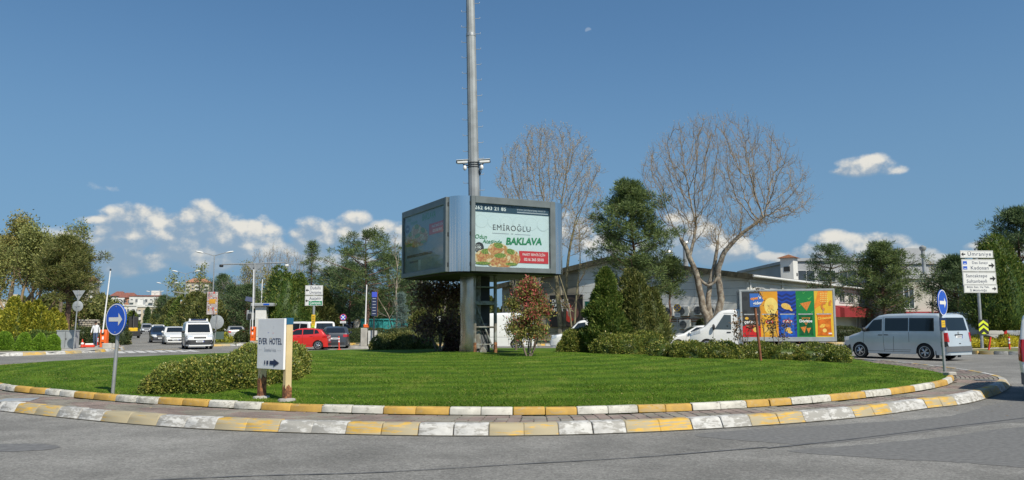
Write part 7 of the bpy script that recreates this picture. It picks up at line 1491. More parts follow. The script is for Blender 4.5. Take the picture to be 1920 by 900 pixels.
# concrete gate post with barrier, blue totem
D = 53; k = D/F; loc = Vector((XD(687, D), D, .14)); t = thing('concrete_gate_post', 'pair of concrete blocks carrying an orange barrier arm', 'gate post', loc); zz = lambda py: at(690, py, D).z-.14
MB().box((-.12, 0, zz(615)/2), (.42, .5, zz(615)), .02).build('block', CONC, t); MB().box((.42, .05, zz(620)/2), (.55, .5, zz(620)), .02).build('block', M('pale concrete', (.50, .50, .47), .85, var=.2, vs=3, bump=.4), t); MB().box((0, 0, zz(611)), (.36, .3, .24), .04).build('barrier_head', ORANGE, t, 40); MB().tube([(-.05, -.1, zz(613)), (.0, -.1, zz(534))], [.05, .035], 8).build('arm', BARW, t)
loc = Vector((XD(701, D-.5), D-.5, .14)); t = thing('blue_totem', 'narrow blue information totem on a black post', 'totem', loc, R_(20)); MB().box((0, 0, zz(595)/2), (.10, .08, zz(595)), .01).build('post', BLACKP, t); b = MB().box((0, -.02, (zz(593)+zz(548))/2), (.36, .12, zz(548)-zz(593)), .01).build('panel', M('dark blue panel', (.018, .028, .075), .4, var=.1), t); MB().box((0, -.085, zz(553)), (.34, .02, .34), .004).build('blue_head', M('bright blue', (.05, .08, .50), .4, var=.1), t); MB().box((.22, 0, (zz(593)+zz(546))/2), (.03, .1, zz(546)-zz(596)), .004).build('rust_edge', BROWNP, t); p = Print(b, (0, -.08, (zz(593)+zz(548))/2)); 
for j in range(6): p.rect(-.12, .35-.2*j, .1, .38-.2*j, INKG)
# teal containers
TEALC = M('teal container paint', (.03, .27, .27), .55, var=.12, vs=1.5)
for i, (px0, px1, D, lab, m_) in enumerate(((676, 742, 80, 'teal skip container with ribbed sides behind the hedge', TEALC), (744, 772, 81, 'second teal container beside the blue spruce', TEALC))):
    a, b = XD(px0, D), XD(px1, D); t = thing('container', lab, 'container', ((a+b)/2, D, VZ), 0, 'teal containers behind the hedge'); h = at(700, 598, D).z-VZ; w = b-a; MB().box((0, 1.1, h/2), (w, 2.2, h), .02).build('shell', m_, t)
    rb = MB().box((0, 0, 0), (.09, .10, h-.1)).mesh('rib', m_)
    for x in np.linspace(-w/2+.1, w/2-.1, max(3, int(w/.45))): inst('rib', rb, t, (x, -.05, h/2))
    MB().box((0, -.06, h-.05), (w+.06, .14, .12), .01).build('rim', m_, t)
a = XD(669, 81); t = thing('crate', 'beige upright crate at the left end of the teal container', 'crate', (a, 81, VZ)); MB().box((0, .5, .95), (.7, 1.0, 1.9), .03).build('box', PLASTB, t); MB().box((0, -.01, .95), (.5, .03, 1.6)).build('door', PLASTER, t)
# air conditioners along the gable
LB = ['leftmost of the upper row', 'left of the small pine trunk', 'under the yellow and blue sign', 'left of the plane tree stems', 'nearest the snack truck cab', 'leftmost of the lower row', 'lower row under the yellow and blue sign']
for i, (px, z) in enumerate(((1236, 2.0), (1258, 2.0), (1285, 2.0), (1316, 2.05), (1340, 2.0), (1240, .9), (1288, .9))):
    g_, s_ = hall_pt(px); nx_ = Vector((-math.cos(hall_a), -math.sin(hall_a), 0)); t = thing('air_conditioner', 'air conditioner on the grey gable, %s' % LB[i], 'air conditioner', g_+nx_*.28+Vector((0, 0, VZ+z)), hall_a-PI/2, 'air conditioner units along the gable wall'); MB().box((0, 0, .4), (1.0, .36, .8), .03).build('casing', PLASTER, t); MB().lathe([(.32, 0), (.32, .02), (.28, .03), (.27, .01), (0, .012)], 20, Matrix.Translation((-.12, -.185, .4)) @ rot_about('X', PI/2)).build('fan_grille', TRIM, t, 40); MB().box((-.12, -.20, .4), (.56, .01, .02)).box((-.12, -.20, .4), (.02, .01, .56)).build('grille_bar', BLACKP, t); MB().box((0, .1, -.03), (.9, .5, .05)).build('bracket', RUST, t)
g0, _ = hall_pt(1232); g1, _ = hall_pt(1352); nx_ = Vector((-math.cos(hall_a), -math.sin(hall_a), 0)); t = thing('pipe_run', 'rusty horizontal pipes under the air conditioners', 'pipe', g0); MB().tube([nx_*.25+Vector((0, 0, 1.9)), g1-g0+nx_*.25+Vector((0, 0, 1.9))], .05, 6).tube([nx_*.3+Vector((0, 0, 1.72)), g1-g0+nx_*.3+Vector((0, 0, 1.72))], .04, 6).build('pipe', RUST, t)
# backhoe far down the left side
D = 96; k = D/F; t = thing('backhoe', 'yellow and black digger standing far down the left of the avenue', 'digger', (XD(250, D), D, 0), tow); MB().box((0, 0, .95), (2.0, 1.0, .6), .05).build('body', YELP, t); MB().box((-.2, 0, 1.9), (1.1, 1.1, 1.4), .05).build('cab', BLACKP, t); MB().box((.98, 0, .55), (.3, 1.7, .6), .04).build('bucket', BLACKP, t)
for (x, y, r) in ((.7, .6, .38), (.7, -.6, .38), (-.7, .65, .55), (-.7, -.65, .55)): MB().lathe([(r*.5, -.16), (r, -.14), (r, .14), (r*.5, .16)], 16, Matrix.Translation((x, y, r)) @ rot_about('X', PI/2)).build('wheel', RUBBER, t, 40)
MB().tube([(.9, 0, 1.2), (.4, 0, 2.9), (1.2, 0, 3.4)], .10, 6).build('boom', BLACKP, t)
# ================================================================== planting on the island
def L(px, py): q = PM(px, py); return q
def mound(px, py, rx, ry, rz, turn=0): q = PM(px, py); k = 1+ry*.72/q.y; x, y = q.x*k, q.y*k; return (x, y, H(x, y)-.03, rx, ry, rz, turn)
# big clipped mass on the left: a train of mounds running back to the right
bl = [mound(334, 737, .56, .62, .52), mound(385, 735, .72, .8, .58), mound(440, 729, .80, .95, .62), mound(490, 718, .78, .95, .74), mound(532, 706, .56, .85, .70)]
bush('clipped_shrub', 'long clipped evergreen mound beside the hotel sign on the left of the lawn', 'shrub', bl, L_BUSH, 56000, .054, 2.7, .09)
bush('clipped_shrub', 'round clipped shrub left of the arborvitae pair', 'shrub', [mound(1082, 660, .78, .75, .86)], L_BUSH, 11000, .062, 2.3, .08, 'clipped shrubs in front of the right trees')
bush('clipped_shrub', 'low double mounded shrub at the foot of the arborvitae pair', 'shrub', [mound(1140, 663, .62, .7, .74), mound(1172, 664, .68, .7, .70), mound(1215, 664, .72, .75, .86), mound(1240, 668, .36, .5, .5)], L_BUSH, 19000, .062, 2.4, .10, 'clipped shrubs in front of the right trees')
bush('clipped_hedge', 'long clipped hedge in front of the snack truck', 'hedge', [mound(1292, 671, .60, .6, .58), mound(1345, 672, .85, .6, .54), mound(1405, 672, .9, .6, .50), mound(1465, 674, .9, .6, .50), mound(1525, 677, .8, .55, .52), mound(1568, 679.5, .44, .5, .50)], L_BUSH, 31000, .066, 2.7, .11)
q = P(752, 656.5, .3); q = Vector((XD(757, 36), 36, H(XD(757, 36), 36))); bush('clipped_shrub', 'low spreading shrub left of the billboard column', 'shrub', [(q.x-.75, q.y, q.z-.05, .8, .6, .72), (q.x+.1, q.y, q.z-.05, .8, .7, .82), (q.x+.8, q.y+.1, q.z-.05, .7, .6, .62)], L_THUJA2, 9000, .085, 2.2, .10)
# arborvitae pair
q = L(1130, 660.5); q = Vector((XD(1137, 30.6), 30.6, H(XD(1137, 30.6), 30.6)-.02)); cypress('arborvitae', 'taller dark green pointed arborvitae, left of the pair', q, 3.25, .90, L_THUJA, 24000, 8, .11, .85)
q = Vector((XD(1203, 30.9), 30.9, H(XD(1203, 30.9), 30.9)-.02)); cypress('arborvitae', 'broad olive green arborvitae with ragged spikes, right of the pair', q, 3.25, .95, L_THUJA2, 24000, 5, .125, .62, .12, None, 5, .42)
# photinia and the dark shrub
q = PM(990, 668); SH = [(5, 4, .55, .62, .10, .08, .25, .70), (4, 4, .6, .6, .08, .12, .3), (3, 4, .6, .6, .05, .14, .25), (2, 0, .5, .6, .03, .15, .3)]
def shrub_tree(name, label, loc, stems, nl, spec, mats, size, twig, jit=.10, cat='shrub', group=None):
    root = thing(name, label, cat, loc, 0, group); B = Branches(); tk = MB()
    for st in stems:
        ps = catmull([Vector(p[:3]) for p in st], False, 4); rs = np.interp(np.linspace(0, len(st)-1, len(ps)), range(len(st)), [p[3] for p in st]); tk.tube(ps, list(rs), 7); B.grow(st[-1][:3], Vector(st[-1][:3])-Vector(st[-2][:3]), spec[0][7], st[-1][3], 0, [q[:7] for q in spec])
        for j in range(1, len(st)-1):
            for m in range(3): a = random.random()*6.28; B.grow(st[j][:3], (math.cos(a), math.sin(a), .8), spec[0][7]*.6, st[j][3]*.5, 1, [q[:7] for q in spec])
    tk.build('stem', twig, root, 60); tubes('branch', B.big+B.small, twig, root, 4); T = A3([t[0] for t in B.tips]+[t[0] for t in B.mid])
    for m, fn, cnt, nm, sz in mats:
        S = T[fn(T)]; n = len(S)*cnt; Pc = np.repeat(S, cnt, 0)+RNG.normal(0, jit, (n, 3)); leaves(nm, Pc, RNG.standard_normal((n, 3))*.8+[0, 0, .5], sz*(.6+.8*RNG.random(n)), sz*.5, m, root)
    return root
rf = lambda T: (RNG.random(len(T)) < .30+.45*((T[:, 2]-1.1)/1.0)); ri = lambda T: RNG.random(len(T)) < .68
shrub_tree('photinia', 'young photinia with red and green leaves right of the billboard column', q, [[(-.05, 0, 0, .035), (-.18, .05, .40, .03), (-.26, .1, .8, .022), (-.2, .1, 1.2, .015)], [(.05, 0, 0, .035), (.10, .05, .5, .03), (.06, .1, 1.1, .022), (.0, .1, 1.5, .014)], [(.1, .1, 0, .03), (.28, .2, .45, .025), (.36, .25, .8, .018)], [(0, .1, .1, .03), (.08, .3, .8, .02), (.15, .4, 1.2, .015)]], 0, SH, [(L_PHOT, ri, 8, 'foliage', .085), (L_RED, rf, 7, 'red_foliage', .08)], .1, BARK_GREY, .11)
q = Vector((XD(976, 33), 33, H(XD(976, 33), 33))); shrub_tree('dark_shrub', 'thin dark stemmed shrub behind the photinia', q, [[(-.2, 0, 0, .06), (-.2, 0, .6, .05), (-.3, 0, 1.2, .03)], [(.55, 0, 0, .06), (.65, 0, .6, .05), (.7, 0, 1.2, .03)]], 0, SH, [(L_PHOT, lambda T: RNG.random(len(T)) < .7, 7, 'foliage', .11)], .1, BARK_GREY, .12)
q = Vector((XD(823, 32), 32, H(XD(823, 32), 32))); shrub_tree('purple_shrub', 'dense dark purple leaved shrub left of the billboard column', q, [[(-.1, 0, 0, .05), (-.25, 0, .5, .04), (-.4, 0, 1.2, .02)], [(.05, 0, 0, .05), (.05, 0, .7, .04), (.1, 0, 1.5, .02)], [(.1, 0, 0, .045), (.35, 0, .5, .03), (.5, 0, 1.1, .02)], [(.0, .1, 0, .045), (.1, .3, .6, .03), (-.1, .3, 1.3, .02)]], 0, [(5, 5, .7, .62, .06, .1, .15, 1.15), (4, 5, .7, .6, .05, .12, .2), (3, 4, .6, .6, .05, .14, .25), (2, 0, .5, .6, .03, .15, .3)], [(L_DKRED, lambda T: RNG.random(len(T)) < .9, 6, 'foliage', .115)], .1, BARK_GREY, .15)
bush('purple_shrub', 'low dark purple underplanting beside the polished column', 'shrub', [(q.x+.75, q.y+.2, q.z-.05, .6, .5, .85)], L_DKRED, 4500, .10, 2.2, .12)
# spindly saplings rising out of the right hedge
for px, hh, lab in ((1397, 1.15, 'left'), (1437, 1.75, 'middle'), (1464, 1.25, 'right')):
    q = PM(px, 672); q = Vector((q.x, q.y+.25, q.z)); st = [[(0, 0, 0, .02), (.03, 0, hh*.5, .016), (-.05, 0, hh*.8, .011)]]
    if lab != 'middle': st += [[(.05, 0, .2, .016), (.2, 0, hh*.6, .010)], [(-.05, 0, .2, .016), (-.16, 0, hh*.55, .010)]]
    shrub_tree('sapling', 'thin brown leaved sapling rising from the right hedge, %s of three' % lab, q, st, 0, [(4, 4, .5, .5, .1, .08, .2, hh*.45), (3, 3, .5, .6, .05, .1, .3), (2, 0, .5, .6, .03, .1, .3)], [(L_BROWN, lambda T: RNG.random(len(T)) < .62, 5, 'foliage', .10)], .1, BARK_GREY, .07, 'sapling')

# ================================================================== trees right of the billboard
D = 57.0; k = D/F; bx = XD(1334, D)
def stem_px(pts, px0=1334): return [((px-px0)*k*1.0, dy, max(-.1, at(px, py, D).z-VZ), r) for px, py, dy, r, *rest in pts]
random.seed(21)
crown = crown_points([(1206, 330), (1222, 285), (1275, 245), (1330, 230), (1385, 236), (1440, 255), (1485, 290), (1515, 340), (1530, 385), (1505, 415), (1450, 425), (1415, 455), (1350, 470), (1300, 455), (1262, 440), (1228, 405)], 1334, D, 4.0, 3000, VZ)
colony('plane_tree', 'great leafless plane tree with mottled bark and three leaning stems', (bx, D, VZ),
  [stem_px([(1330, 612, 0, .30), (1318, 570, 0, .25), (1310, 520, 0, .22), (1296, 480, 0, .19), (1283, 446, .3, .14)]),
   stem_px([(1296, 480, 0, .13), (1308, 446, .3, .11), (1314, 420, .5, .085)]),
   stem_px([(1334, 612, .1, .26), (1330, 570, .1, .2), (1335, 530, .2, .17), (1346, 490, .3, .14), (1353, 450, .3, .10)]),
   stem_px([(1340, 612, -.1, .30), (1352, 560, -.1, .25), (1348, 510, -.2, .21), (1362, 472, -.4, .18), (1392, 440, -.5, .13)]),
   stem_px([(1392, 440, -.5, .13), (1418, 420, -.8, .11), (1432, 408, -1.0, .09)]),
   stem_px([(1310, 520, 0, .12), (1330, 536, -.2, .10), (1346, 520, -.3, .08)])],
  crown, BARK_PLANE, TWIG, L_BUD, 1, .06, .27, 2.2, .40, .20, .0085, 2, .66)
D = 60; k = D/F; random.seed(5); sp = lambda *q: stem_px(q, 1050)
crown = crown_points([(925, 335), (945, 300), (985, 255), (1015, 240), (1060, 245), (1105, 275), (1128, 320), (1138, 380), (1120, 440), (1090, 485), (1060, 470), (1035, 430), (1000, 440), (950, 400)], 1050, D, 3.0, 1900, VZ)
colony('poplar_tree', 'tall budding poplar rising behind the right edge of the billboard', (XD(1050, D), D, VZ), [sp((1050, 612, 0, .20), (1047, 560, 0, .18), (1042, 500, 0, .15), (1034, 450, .1, .12), (1028, 410, .1, .09)), sp((1058, 612, 0, .14), (1062, 540, .1, .12), (1068, 480, .2, .10), (1078, 430, .2, .075)), sp((1042, 500, 0, .11), (1015, 460, .3, .09), (990, 425, .4, .06)), sp((1034, 450, .1, .09), (1046, 410, -.2, .07))], crown, BARK_OLIVE, TWIG, L_BUD, 3, .07, .27, 2.2, .42, .30, .008, 2, .58)
random.seed(11); bare_tree('young_tree', 'slender pale barked tree in front of the wall poster', (XD(1076, 56.5), 56.5, VZ), [[(0, 0, 0, .09), (.1, 0, 2.2, .08, 2), (.3, 0, 4.2, .06, 2), (.5, 0, 5.8, .04)], [(-.1, 0, 0, .08), (-.3, .1, 2.4, .06, 2), (-.9, .2, 4.6, .04)]], [(5, 6, .6, .55, .06, .08, .15, 3.2), (5, 5, .6, .55, .08, .1, .2), (4, 0, .5, .6, .05, .1, .3)], BARK_OLIVE, TWIG, L_PALE, 2, .10, minr=.011)
pine('pine_tree', 'big bushy dark pine left of the plane tree', (XD(1196, 56), 56, VZ), at(1190, 352, 56).z, 3.4, 3.0, L_PINE, 'pine', 62, 173, (-.5, 0), size=0.245, rtrunk=.2, skirt=.80)
pine('pine_tree', 'small pine with a bare trunk between the arborvitae and plane tree', (XD(1254, 58), 58, VZ), at(1258, 500, 58).z+.3, 1.5, 3.3, L_PINE, 'pine', 26, 72, (.35, 0), size=0.216, rtrunk=.12)
pine('pine_tree', 'thin open pine behind the right end of the snack truck', (XD(1561, 60.5), 60.5, VZ), at(1560, 468, 60.5).z, 1.8, 3.0, L_PINE2, 'open', 30, 62, (0, 0), size=0.216, rtrunk=.13, bark=BARK_GREY)
pine('pine_tree', 'dense round pine between the snack truck and silver van', (XD(1660, 61), 61, VZ), at(1660, 466, 61).z, 2.75, 1.6, L_PINE, 'pine', 62, 101, (-.2, 0), size=0.238, skirt=.8)
pine('pine_tree', 'dark pine directly behind the direction signs', (XD(1795, 54), 54, VZ), at(1800, 492, 54).z, 2.1, 1.1, L_PINE2, 'pine', 50, 91, (0, 0), size=0.230, skirt=.85)
cypress('juniper_tree', 'tall dark juniper with a bare trunk right of the direction signs', (XD(1882, 48), 48, VZ+.9), at(1870, 440, 48).z-VZ-.9, 1.9, L_THUJA, 24000, 5, .18, .6, .1, None, 7, .8); 
pine('pine_tree', 'tall spreading pine at the right edge of the picture', (XD(1925, 53), 53, VZ), at(1915, 400, 53).z, 2.6, 2.2, L_PINE2, 'pine', 56, 101, (-.3, 0), size=0.245)
random.seed(3); bare_tree('young_tree', 'bare yellowish tree beside the factory chimney pipe', (XD(1750, 72), 72, VZ), [[(0, 0, 0, .12), (0, 0, 2.5, .10), (.1, 0, 3.6, .08)]], [(5, 8, .7, .6, .06, .08, .1, 3.2), (5, 7, .6, .55, .08, .1, .15), (4, 0, .5, .6, .05, .1, .3)], BARK_OLIVE, TWIG, L_PALE, 3, .12, minr=.012)
def hedge(label, px0, px1, D, top, m, n, depth=.8, name='clipped_hedge', zb=VZ, p=5.0, group=None, size=.10):
    a, b = XD(px0, D), XD(px1, D); h = at((px0+px1)/2, top, D).z-zb; n_ = max(1, int((b-a)/2.6)); w = (b-a)/n_; bl = [(a+w*(i+.5), D, zb-.02, w*.56, depth*.5, h) for i in range(n_)]
    return bush(name, label, 'hedge', bl, m, n, size, p, .06, group, core=.93)
hedge('long dark clipped hedge behind the concrete gate blocks', 652, 868, 62.2, 616, L_DARKH, 16000, 1.0); hedge('dark clipped hedge behind the white hatchback under the gable', 1306, 1350, 59, 599, L_DARKH, 5000); hedge('dark clipped hedge beyond the tail of the snack truck', 1520, 1612, 58.6, 613, L_DARKH, 9000, 1.0)
bush('broom_shrub', 'bright yellow flowering shrubs along the right verge', 'shrub', [(XD(px, 47.5), 47.5+random.uniform(-.5, .5), VZ-.05, .62, .6, .62+random.uniform(-.1, .15)) for px in (1832, 1856, 1880, 1904, 1928)], L_YELL, 11000, .09, 2.0, .12)
# ================================================================== trees behind the gate and between the roads
pine('pine_tree', 'tall ragged pine with bare upper limbs behind the gate post', (XD(688, 74), 74, VZ), at(684, 436, 74).z, 3.3, 2.6, L_PINE, 'open', 44, 102, (-.3, 0), size=0.24, rtrunk=.2, gaps=.12)
pine('pine_tree', 'broad dark pine left of the ragged pine', (XD(655, 80), 80, VZ), at(652, 500, 80).z, 3.0, 1.5, L_PINE2, 'pine', 56, 63, (0, 0), size=0.259)
pine('pine_tree', 'dark pine between the ragged pine and billboard', (XD(728, 82), 82, VZ), at(730, 482, 82).z, 3.0, 1.8, L_PINE2, 'open', 56, 63, (0, 0), size=0.259)
pine('pine_tree', 'low dark pine behind the blue spruce', (XD(770, 88), 88, VZ), at(770, 520, 88).z, 3.2, .9, L_PINE2, 'pine', 50, 63, (0, 0), size=0.288)
pine('pine_tree', 'dark pine behind the left direction sign', (XD(622, 86), 86, VZ), at(622, 510, 86).z, 3.0, .8, L_PINE2, 'pine', 50, 63, (0, 0), size=0.288)
pine('spruce_tree', 'pointed spruce rising behind the green cypress clump', (XD(582, 84), 84, VZ), at(580, 456, 84).z, 3.9, 1.0, L_PINE, 'spruce', 56, 48, (0, 0), size=0.245)
cypress('cypress_tree', 'bushy bright green cypress clump behind the hotel sign', (XD(541, 75), 75, VZ), at(541, 503, 75).z, 2.5, L_THUJA, 28000, 5, .23, .55, .22, None, 8, 1.0)
cypress('cypress_tree', 'olive cypress to the right of the left direction sign', (XD(604, 78), 78, VZ), at(604, 545, 78).z, 1.5, L_THUJA2, 8000, 5, .28, .7, .1)
pine('blue_spruce', 'small blue spruce in front of the teal containers', (XD(752, 71), 71, VZ), at(752, 555, 71).z, .95, .2, L_BLUE, 'spruce', 60, 57, (0, 0), size=0.144, rtrunk=.06)
random.seed(31); BT = [(6, 7, .6, .58, .07, .08, .1, 4.0), (5, 7, .6, .56, .10, .09, .15), (5, 5, .6, .56, .08, .1, .2), (4, 0, .5, .6, .05, .1, .3)]
D = 96; k = D/F; colony('bare_tree', 'big grey leafless tree behind the camera gantry', (XD(505, 96), 96, VZ), [[(0, 0, 0, .25), (0, 0, 2.5, .2), (-.3, 0, 4.2, .14)], [(.1, 0, 1, .2), (1.2, 0, 3.0, .14), (2.2, 0, 4.2, .10)], [(-.1, 0, 1, .2), (-1.2, 0, 3.0, .14), (-2.4, 0, 4.0, .10)]], crown_points([(438, 545), (452, 505), (480, 478), (520, 466), (556, 478), (582, 505), (590, 545), (520, 570)], 505, 96, 3.2, 1100, VZ), BARK_GREY, TWIG_G, L_BUD, 1, .10, .36, 3.0, .6, .2, .013, 2, .8)
random.seed(32); leafy_tree('budding_tree', 'yellowish budding tree left of the camera gantry', (XD(462, 92), 92, VZ), BT, [[(0, 0, 0, .2), (0, 0, 2.2, .17), (-.1, 0, 3.8, .13)], [(0, 0, 1, .14), (1.0, 0, 3.0, .11)]], BARK_GREY, TWIG_G, L_OLIVE, 3, .15, jit=.2)
random.seed(33); colony('bare_tree', 'grey leafless tree beside the median pine', (XD(440, 108), 108, VZ), [[(0, 0, 0, .16), (0, 0, 2, .14), (.2, 0, 3.4, .10)]], crown_points([(405, 570), (415, 535), (440, 518), (465, 530), (470, 570)], 440, 108, 2.5, 450, VZ), BARK_GREY, TWIG_G, None, 1, .1, .4, 3.2, .7, .2, .014, 2, .8)
random.seed(34); bare_tree('young_tree', 'thin whitish tree in front of the pines beside the billboard', (XD(742, 73), 73, VZ), [[(0, 0, 0, .10), (.1, 0, 2.5, .09, 1), (.0, 0, 4.5, .07, 2), (.1, 0, 6.2, .05)], [(-.1, 0, 0, .06), (-.6, 0, 2.0, .05, 2), (-1.4, 0, 3.4, .03)]], [(5, 6, .6, .5, .06, .08, .15, 3.0), (5, 5, .6, .55, .08, .1, .2), (4, 0, .5, .6, .05, .1, .3)], BARK_PLANE, TWIG_G, L_PALE, 1, .10, minr=.013)
random.seed(35)
for px, D, s_, lab in ((800, 78, 1.0, 'yellowish budding tree seen left of the billboard column'), (832, 84, 1.15, 'second yellowish budding tree close behind the billboard column'), (956, 76, 1.0, 'bare yellow twigged tree seen right of the billboard column'), (1000, 72, .9, 'bare yellow twigged tree above the photinia')):
    leafy_tree('budding_tree', lab, (XD(px, D), D, VZ), [(5, 8, .7, .6, .05, .09, .1, 4.2*s_), (5, 7, .6, .56, .08, .1, .15), (4, 0, .5, .6, .05, .1, .3)], [[(0, 0, 0, .14), (0, 0, 1.6, .12), (.1, 0, 2.8, .09)]], BARK_GREY, TWIG_G, L_PALE if px != 1000 else L_BUD, 1 if px > 900 else 2, .15, 'budding trees around the billboard', .2)
cypress('cypress_tree', 'dark green bush behind the white panel van', (XD(880, 66), 66, VZ), 3.2, 2.0, L_DARKH, 7000, 4, .28, .5, .2); cypress('laurel_bush', 'yellow green bush left of the purple shrub', (XD(795, 66), 66, VZ), 2.6, 1.3, L_THUJA2, 6000, 4, .22, .5, .2)
# ================================================================== the avenue and the left side
pine('pine_tree', 'pine on the median behind the banner lamp', (XD(413, 112), 112, VZ), at(413, 520, 112).z, 2.8, 1.2, L_PINE2, 'pine', 46, 52, (0, 0), size=0.302); pine('pine_tree', 'dark pine right of the banner lamp', (XD(436, 98), 98, VZ), at(436, 542, 98).z, 2.6, .6, L_PINE2, 'pine', 46, 52, (0, 0), size=0.288); pine('pine_tree', 'dark pine filling behind the gate booth', (XD(462, 90), 90, VZ), at(462, 540, 90).z, 2.7, .6, L_PINE2, 'pine', 46, 52, (0, 0), size=0.274); pine('pine_tree', 'round dark pine among the median cypresses', (XD(305, 150), 150, VZ), at(305, 558, 150).z, 2.6, 1.6, L_PINE2, 'pine', 40, 52, (0, 0), size=0.324)
for px, D, top, R, m, lab in ((390, 92, 556, 2.2, L_THUJA2, 'olive cypress under the banner lamp'), (366, 100, 552, 2.4, L_THUJA2, 'second olive cypress on the median'), (345, 118, 556, 2.2, L_THUJA, 'green cypress below the blue banner'), (326, 130, 562, 2.0, L_THUJA2, 'olive cypress on the median left of the blue banner'), (297, 165, 580, 1.8, L_THUJA2, 'small cypress at the far end of the median'), (290, 190, 590, 1.5, L_THUJA, 'last small cypress on the median'), (247, 150, 586, 1.2, L_THUJA, 'small dark cypress below the rooftop sign'), (276, 205, 578, .9, L_PINE2, 'narrow dark cypress before the white apartments')):
    cypress('cypress_tree', lab, (XD(px, D), D, VZ), at(px, top, D).z, R, m, 5000, 5, .34, .6, .15, 'cypresses along the avenue')
random.seed(41); leafy_tree('budding_tree', 'tall pale green tree in front of the tan tower block', (XD(368, 170), 170, VZ), [(6, 9, .5, .55, .08, .08, .08, 6.5), (5, 7, .55, .56, .08, .1, .15), (4, 0, .5, .6, .05, .1, .3)], [[(0, 0, 0, .25), (0, 0, 3, .2), (.2, 0, 6, .15)], [(0, 0, 2, .2), (-2.0, 0, 5, .12)], [(0, 0, 2, .2), (2.4, 0, 5, .12)]], BARK_GREY, TWIG_G, L_PALE, 4, .42, 'budding trees on the median', .5)
leafy_tree('budding_tree', 'pale green tree left of the tan tower block', (XD(335, 190), 190, VZ), [(6, 8, .5, .55, .08, .08, .08, 5.0), (5, 7, .55, .56, .08, .1, .15), (4, 0, .5, .6, .05, .1, .3)], [[(0, 0, 0, .25), (0, 0, 3, .2), (.2, 0, 5.2, .15)]], BARK_GREY, TWIG_G, L_PALE, 4, .42, 'budding trees on the median', .5)
bush('broom_shrub', 'yellow and green low planting on the median behind the green pointer', 'shrub', [(XD(px, D), D, VZ-.05, .9, .6, .75) for px, D in ((385, 70), (403, 66), (418, 64.5), (398, 76), (372, 82))], L_GOLD, 5000, .14, 2.0, .14)
bush('clipped_shrub', 'dark low shrub at the foot of the orange gate barrier', 'shrub', [(XD(455, 71.5), 71.5, VZ-.05, .75, .6, .95)], L_DARKH, 2500, .11, 2.2, .1)
bush('clipped_hedge', 'dark hedge behind the walking man', 'hedge', [(XD(px, 64), 64, VZ-.05, 1.0, .6, 1.35) for px in (150, 178, 206, 222)], L_DARKH, 7000, .12, 3.5, .10)
for i, (px, D, rx, h, lab) in enumerate(((11, 46.5, .50, 1.12, 'leftmost clipped green ball on the left verge'), (47, 45.2, .43, 1.04, 'second clipped green ball from the left verge edge'), (77, 45.4, .39, .96, 'third clipped green ball on the left verge'), (103, 45.6, .36, .94, 'clipped green ball nearest the utility box'))):
    bush('clipped_ball', lab, 'shrub', [(XD(px, D), D, VZ, rx, rx, h)], L_BRIGHT, 7000, .065, 2.0, .05, 'clipped green balls on the left verge')
bush('clipped_hedge', 'light green hedge behind the clipped balls', 'hedge', [(XD(px, 50), 50, VZ-.05, .95, .7, h) for px, h in ((52, .90), (72, 1.15), (92, 1.08))], L_THUJA, 9000, .085, 2.4, .08)
for px, D, top, R, lab in ((2, 55, 586, 1.2, 'golden cypress at the left edge'), (32, 54, 563, 1.35, 'tallest golden cypress on the left verge'), (60, 54.5, 569, 1.15, 'golden cypress beside the tallest one'), (83, 54, 580, 1.1, 'short golden cypress left of the pine trunk'), (104, 55, 585, .95, 'small golden cypress nearest the pine trunk')):
    cypress('golden_cypress', lab, (XD(px, D), D, VZ), at(px, top, D).z, R, L_GOLD, 9000, 5, .19, .8, .08, 'golden cypresses on the left verge', 3, .32)
OL = [(6, 8, .55, .58, .10, .08, .1, 4.2), (5, 7, .58, .58, .10, .09, .15), (4, 6, .55, .6, .08, .1, .2), (3, 0, .5, .6, .05, .1, .3)]
random.seed(51); leafy_tree('budding_tree', 'tall olive brown tree at the left edge of the picture', (XD(14, 64), 64, VZ), OL, [[(0, 0, 0, .25), (0, 0, 2.5, .2), (.2, 0, 4.6, .15)], [(0, 0, 1, .2), (1.4, .3, 3.6, .14)], [(0, 0, 1, .2), (-1.6, .2, 3.6, .14)]], BARK_GREY, TWIG, L_OLIVE, 9, .19, jit=.32)
random.seed(52); leafy_tree('budding_tree', 'pale olive tree behind the golden cypresses', (XD(62, 62), 62, VZ), OL, [[(0, 0, 0, .2), (0, 0, 1.5, .16), (-.1, 0, 2.8, .12)], [(0, 0, .8, .15), (.9, .2, 2.4, .10)]], BARK_GREY, TWIG, L_PALE, 9, .18, jit=.30)
random.seed(57); leafy_tree('budding_tree', 'yellowish olive tree between the two tall left trees', (XD(34, 58), 58, VZ), OL, [[(0, 0, 0, .2), (0, 0, 1.8, .16), (.1, 0, 3.2, .12)], [(0, 0, .8, .15), (-1.2, .2, 2.6, .10)], [(0, 0, .8, .15), (1.0, .2, 2.6, .10)]], BARK_GREY, TWIG, L_PALE, 8, .17, jit=.30)
random.seed(53); leafy_tree('budding_tree', 'olive tree spilling past the left edge', (XD(-45, 68), 68, VZ), OL, [[(0, 0, 0, .25), (0, 0, 2.5, .2), (.2, 0, 4.2, .15)], [(0, 0, 1, .2), (1.4, .3, 3.6, .14)]], BARK_GREY, TWIG, L_OLIVE, 9, .19, jit=.32)
pine('pine_tree', 'olive green pine with a reddish trunk behind the give way sign', (XD(126, 56), 56, VZ), at(120, 455, 56).z, 2.5, 2.9, L_THUJA2, 'pine', 70, 120, (-.35, 0), size=0.216, rtrunk=.26, skirt=.85)
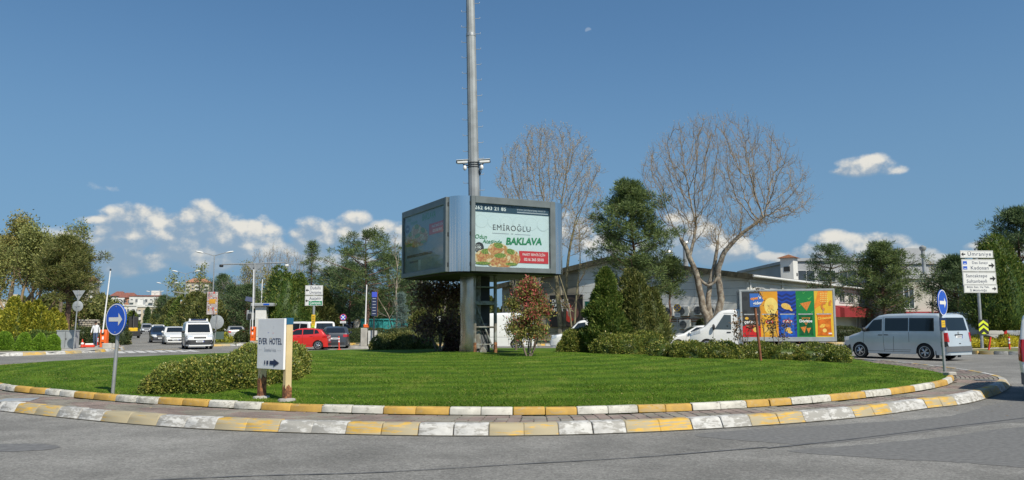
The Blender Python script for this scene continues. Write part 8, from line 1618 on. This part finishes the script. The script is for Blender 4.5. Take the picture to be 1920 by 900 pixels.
random.seed(54); leafy_tree('budding_tree', 'thin crowned tree between the pine and left apartments', (XD(112, 72), 72, VZ), OL, [[(0, 0, 0, .2), (0, 0, 3.0, .16), (.2, 0, 5.2, .12)]], BARK_GREY, TWIG, L_PALE, 4, .17, jit=.25)
random.seed(55)
for px, D, s_, lab in ((172, 78, .62, 'scrubby olive tree behind the walking man'), (150, 74, .6, 'scrubby olive tree behind the give way sign pole'), (196, 84, .62, 'scrubby olive tree behind the barrier arm')):
    leafy_tree('scrub_tree', lab, (XD(px, D), D, VZ), [(5, 8, .65, .6, .06, .1, .05, 3.4*s_), (4, 7, .6, .6, .08, .1, .15), (3, 0, .5, .6, .05, .1, .3)], [[(0, 0, 0, .12), (0, 0, .7, .10), (.1, 0, 1.3, .08)], [(0, 0, 0, .1), (.6, 0, 1.0, .08)], [(0, 0, 0, .1), (-.6, 0, 1.0, .08)]], BARK_GREY, TWIG, L_THUJA2, 7, .26, 'scrubby trees on the left', .25)
# trees on the near side of the junction, seen only in reflections
# the wooded belt beyond, too far to tell trunk from trunk
def belt(label, px0, px1, D, hmin, hmax, n, mat, name='far_wood'):
    a, b = XD(px0, D), XD(px1, D); m = int((b-a)/3.0)+1; xs = np.linspace(a, b, m); hs_ = np.array([random.uniform(hmin, hmax) for _ in xs]); i = RNG.integers(0, m, n); u = RNG.random(n); r = 2.4*np.sqrt(np.clip(1-u, .02, 1))*(.6+.5*RNG.random(n)); an = RNG.random(n)*2*PI
    Pc = np.stack([xs[i]+r*np.cos(an), D+r*np.sin(an)*.8, u*hs_[i]], 1); leaves(name, Pc, RNG.standard_normal((n, 3))+[0, -.3, .5], .55*(.6+.8*RNG.random(n)), .36, mat); o = bpy.context.scene.collection.objects[-1]; return o
def woods(*a, **k):
    before = set(bpy.data.objects); belt(*a, **k)
    for o in set(bpy.data.objects)-before: tag(o, a[0], 'trees', None, 'stuff')
woods('dark belt of trees beyond the gate road', 470, 875, 118, 4.5, 7.5, 26000, L_PINE2); woods('olive belt of trees beyond the left verge', -260, 190, 92, 3.2, 5.2, 20000, L_THUJA2); woods('belt of trees along the far side of the avenue', 395, 520, 128, 4, 7.5, 12000, L_THUJA2); woods('trees beyond the right car park', 1800, 2250, 90, 4, 7, 16000, L_PINE2)
woods('thicket behind the billboard column', 770, 1010, 100, 4.0, 6.0, 13000, L_THUJA2)

for o in bpy.data.objects:
    if o.type == 'MESH' and o.parent and o.name.split('.')[0] in ('buds', 'limb', 'limbs', 'branch', 'foliage', 'red_foliage', 'crown'): o['kind'] = 'stuff'

n = 22000; xs = RNG.uniform(-55, 60, n); hs_ = 6.0+1.8*np.sin(xs*.31)+1.2*np.sin(xs*.83+1); leaves('roadside_wood', np.stack([xs, -34+RNG.normal(0, 2.2, n), hs_*RNG.random(n)**.8], 1), RNG.standard_normal((n, 3)), .55, .40, L_THUJA2)
for o in bpy.data.objects:
    if o.name.startswith('roadside_wood'): tag(o, 'belt of roadside trees on the near side behind the viewer', 'trees', None, 'stuff')
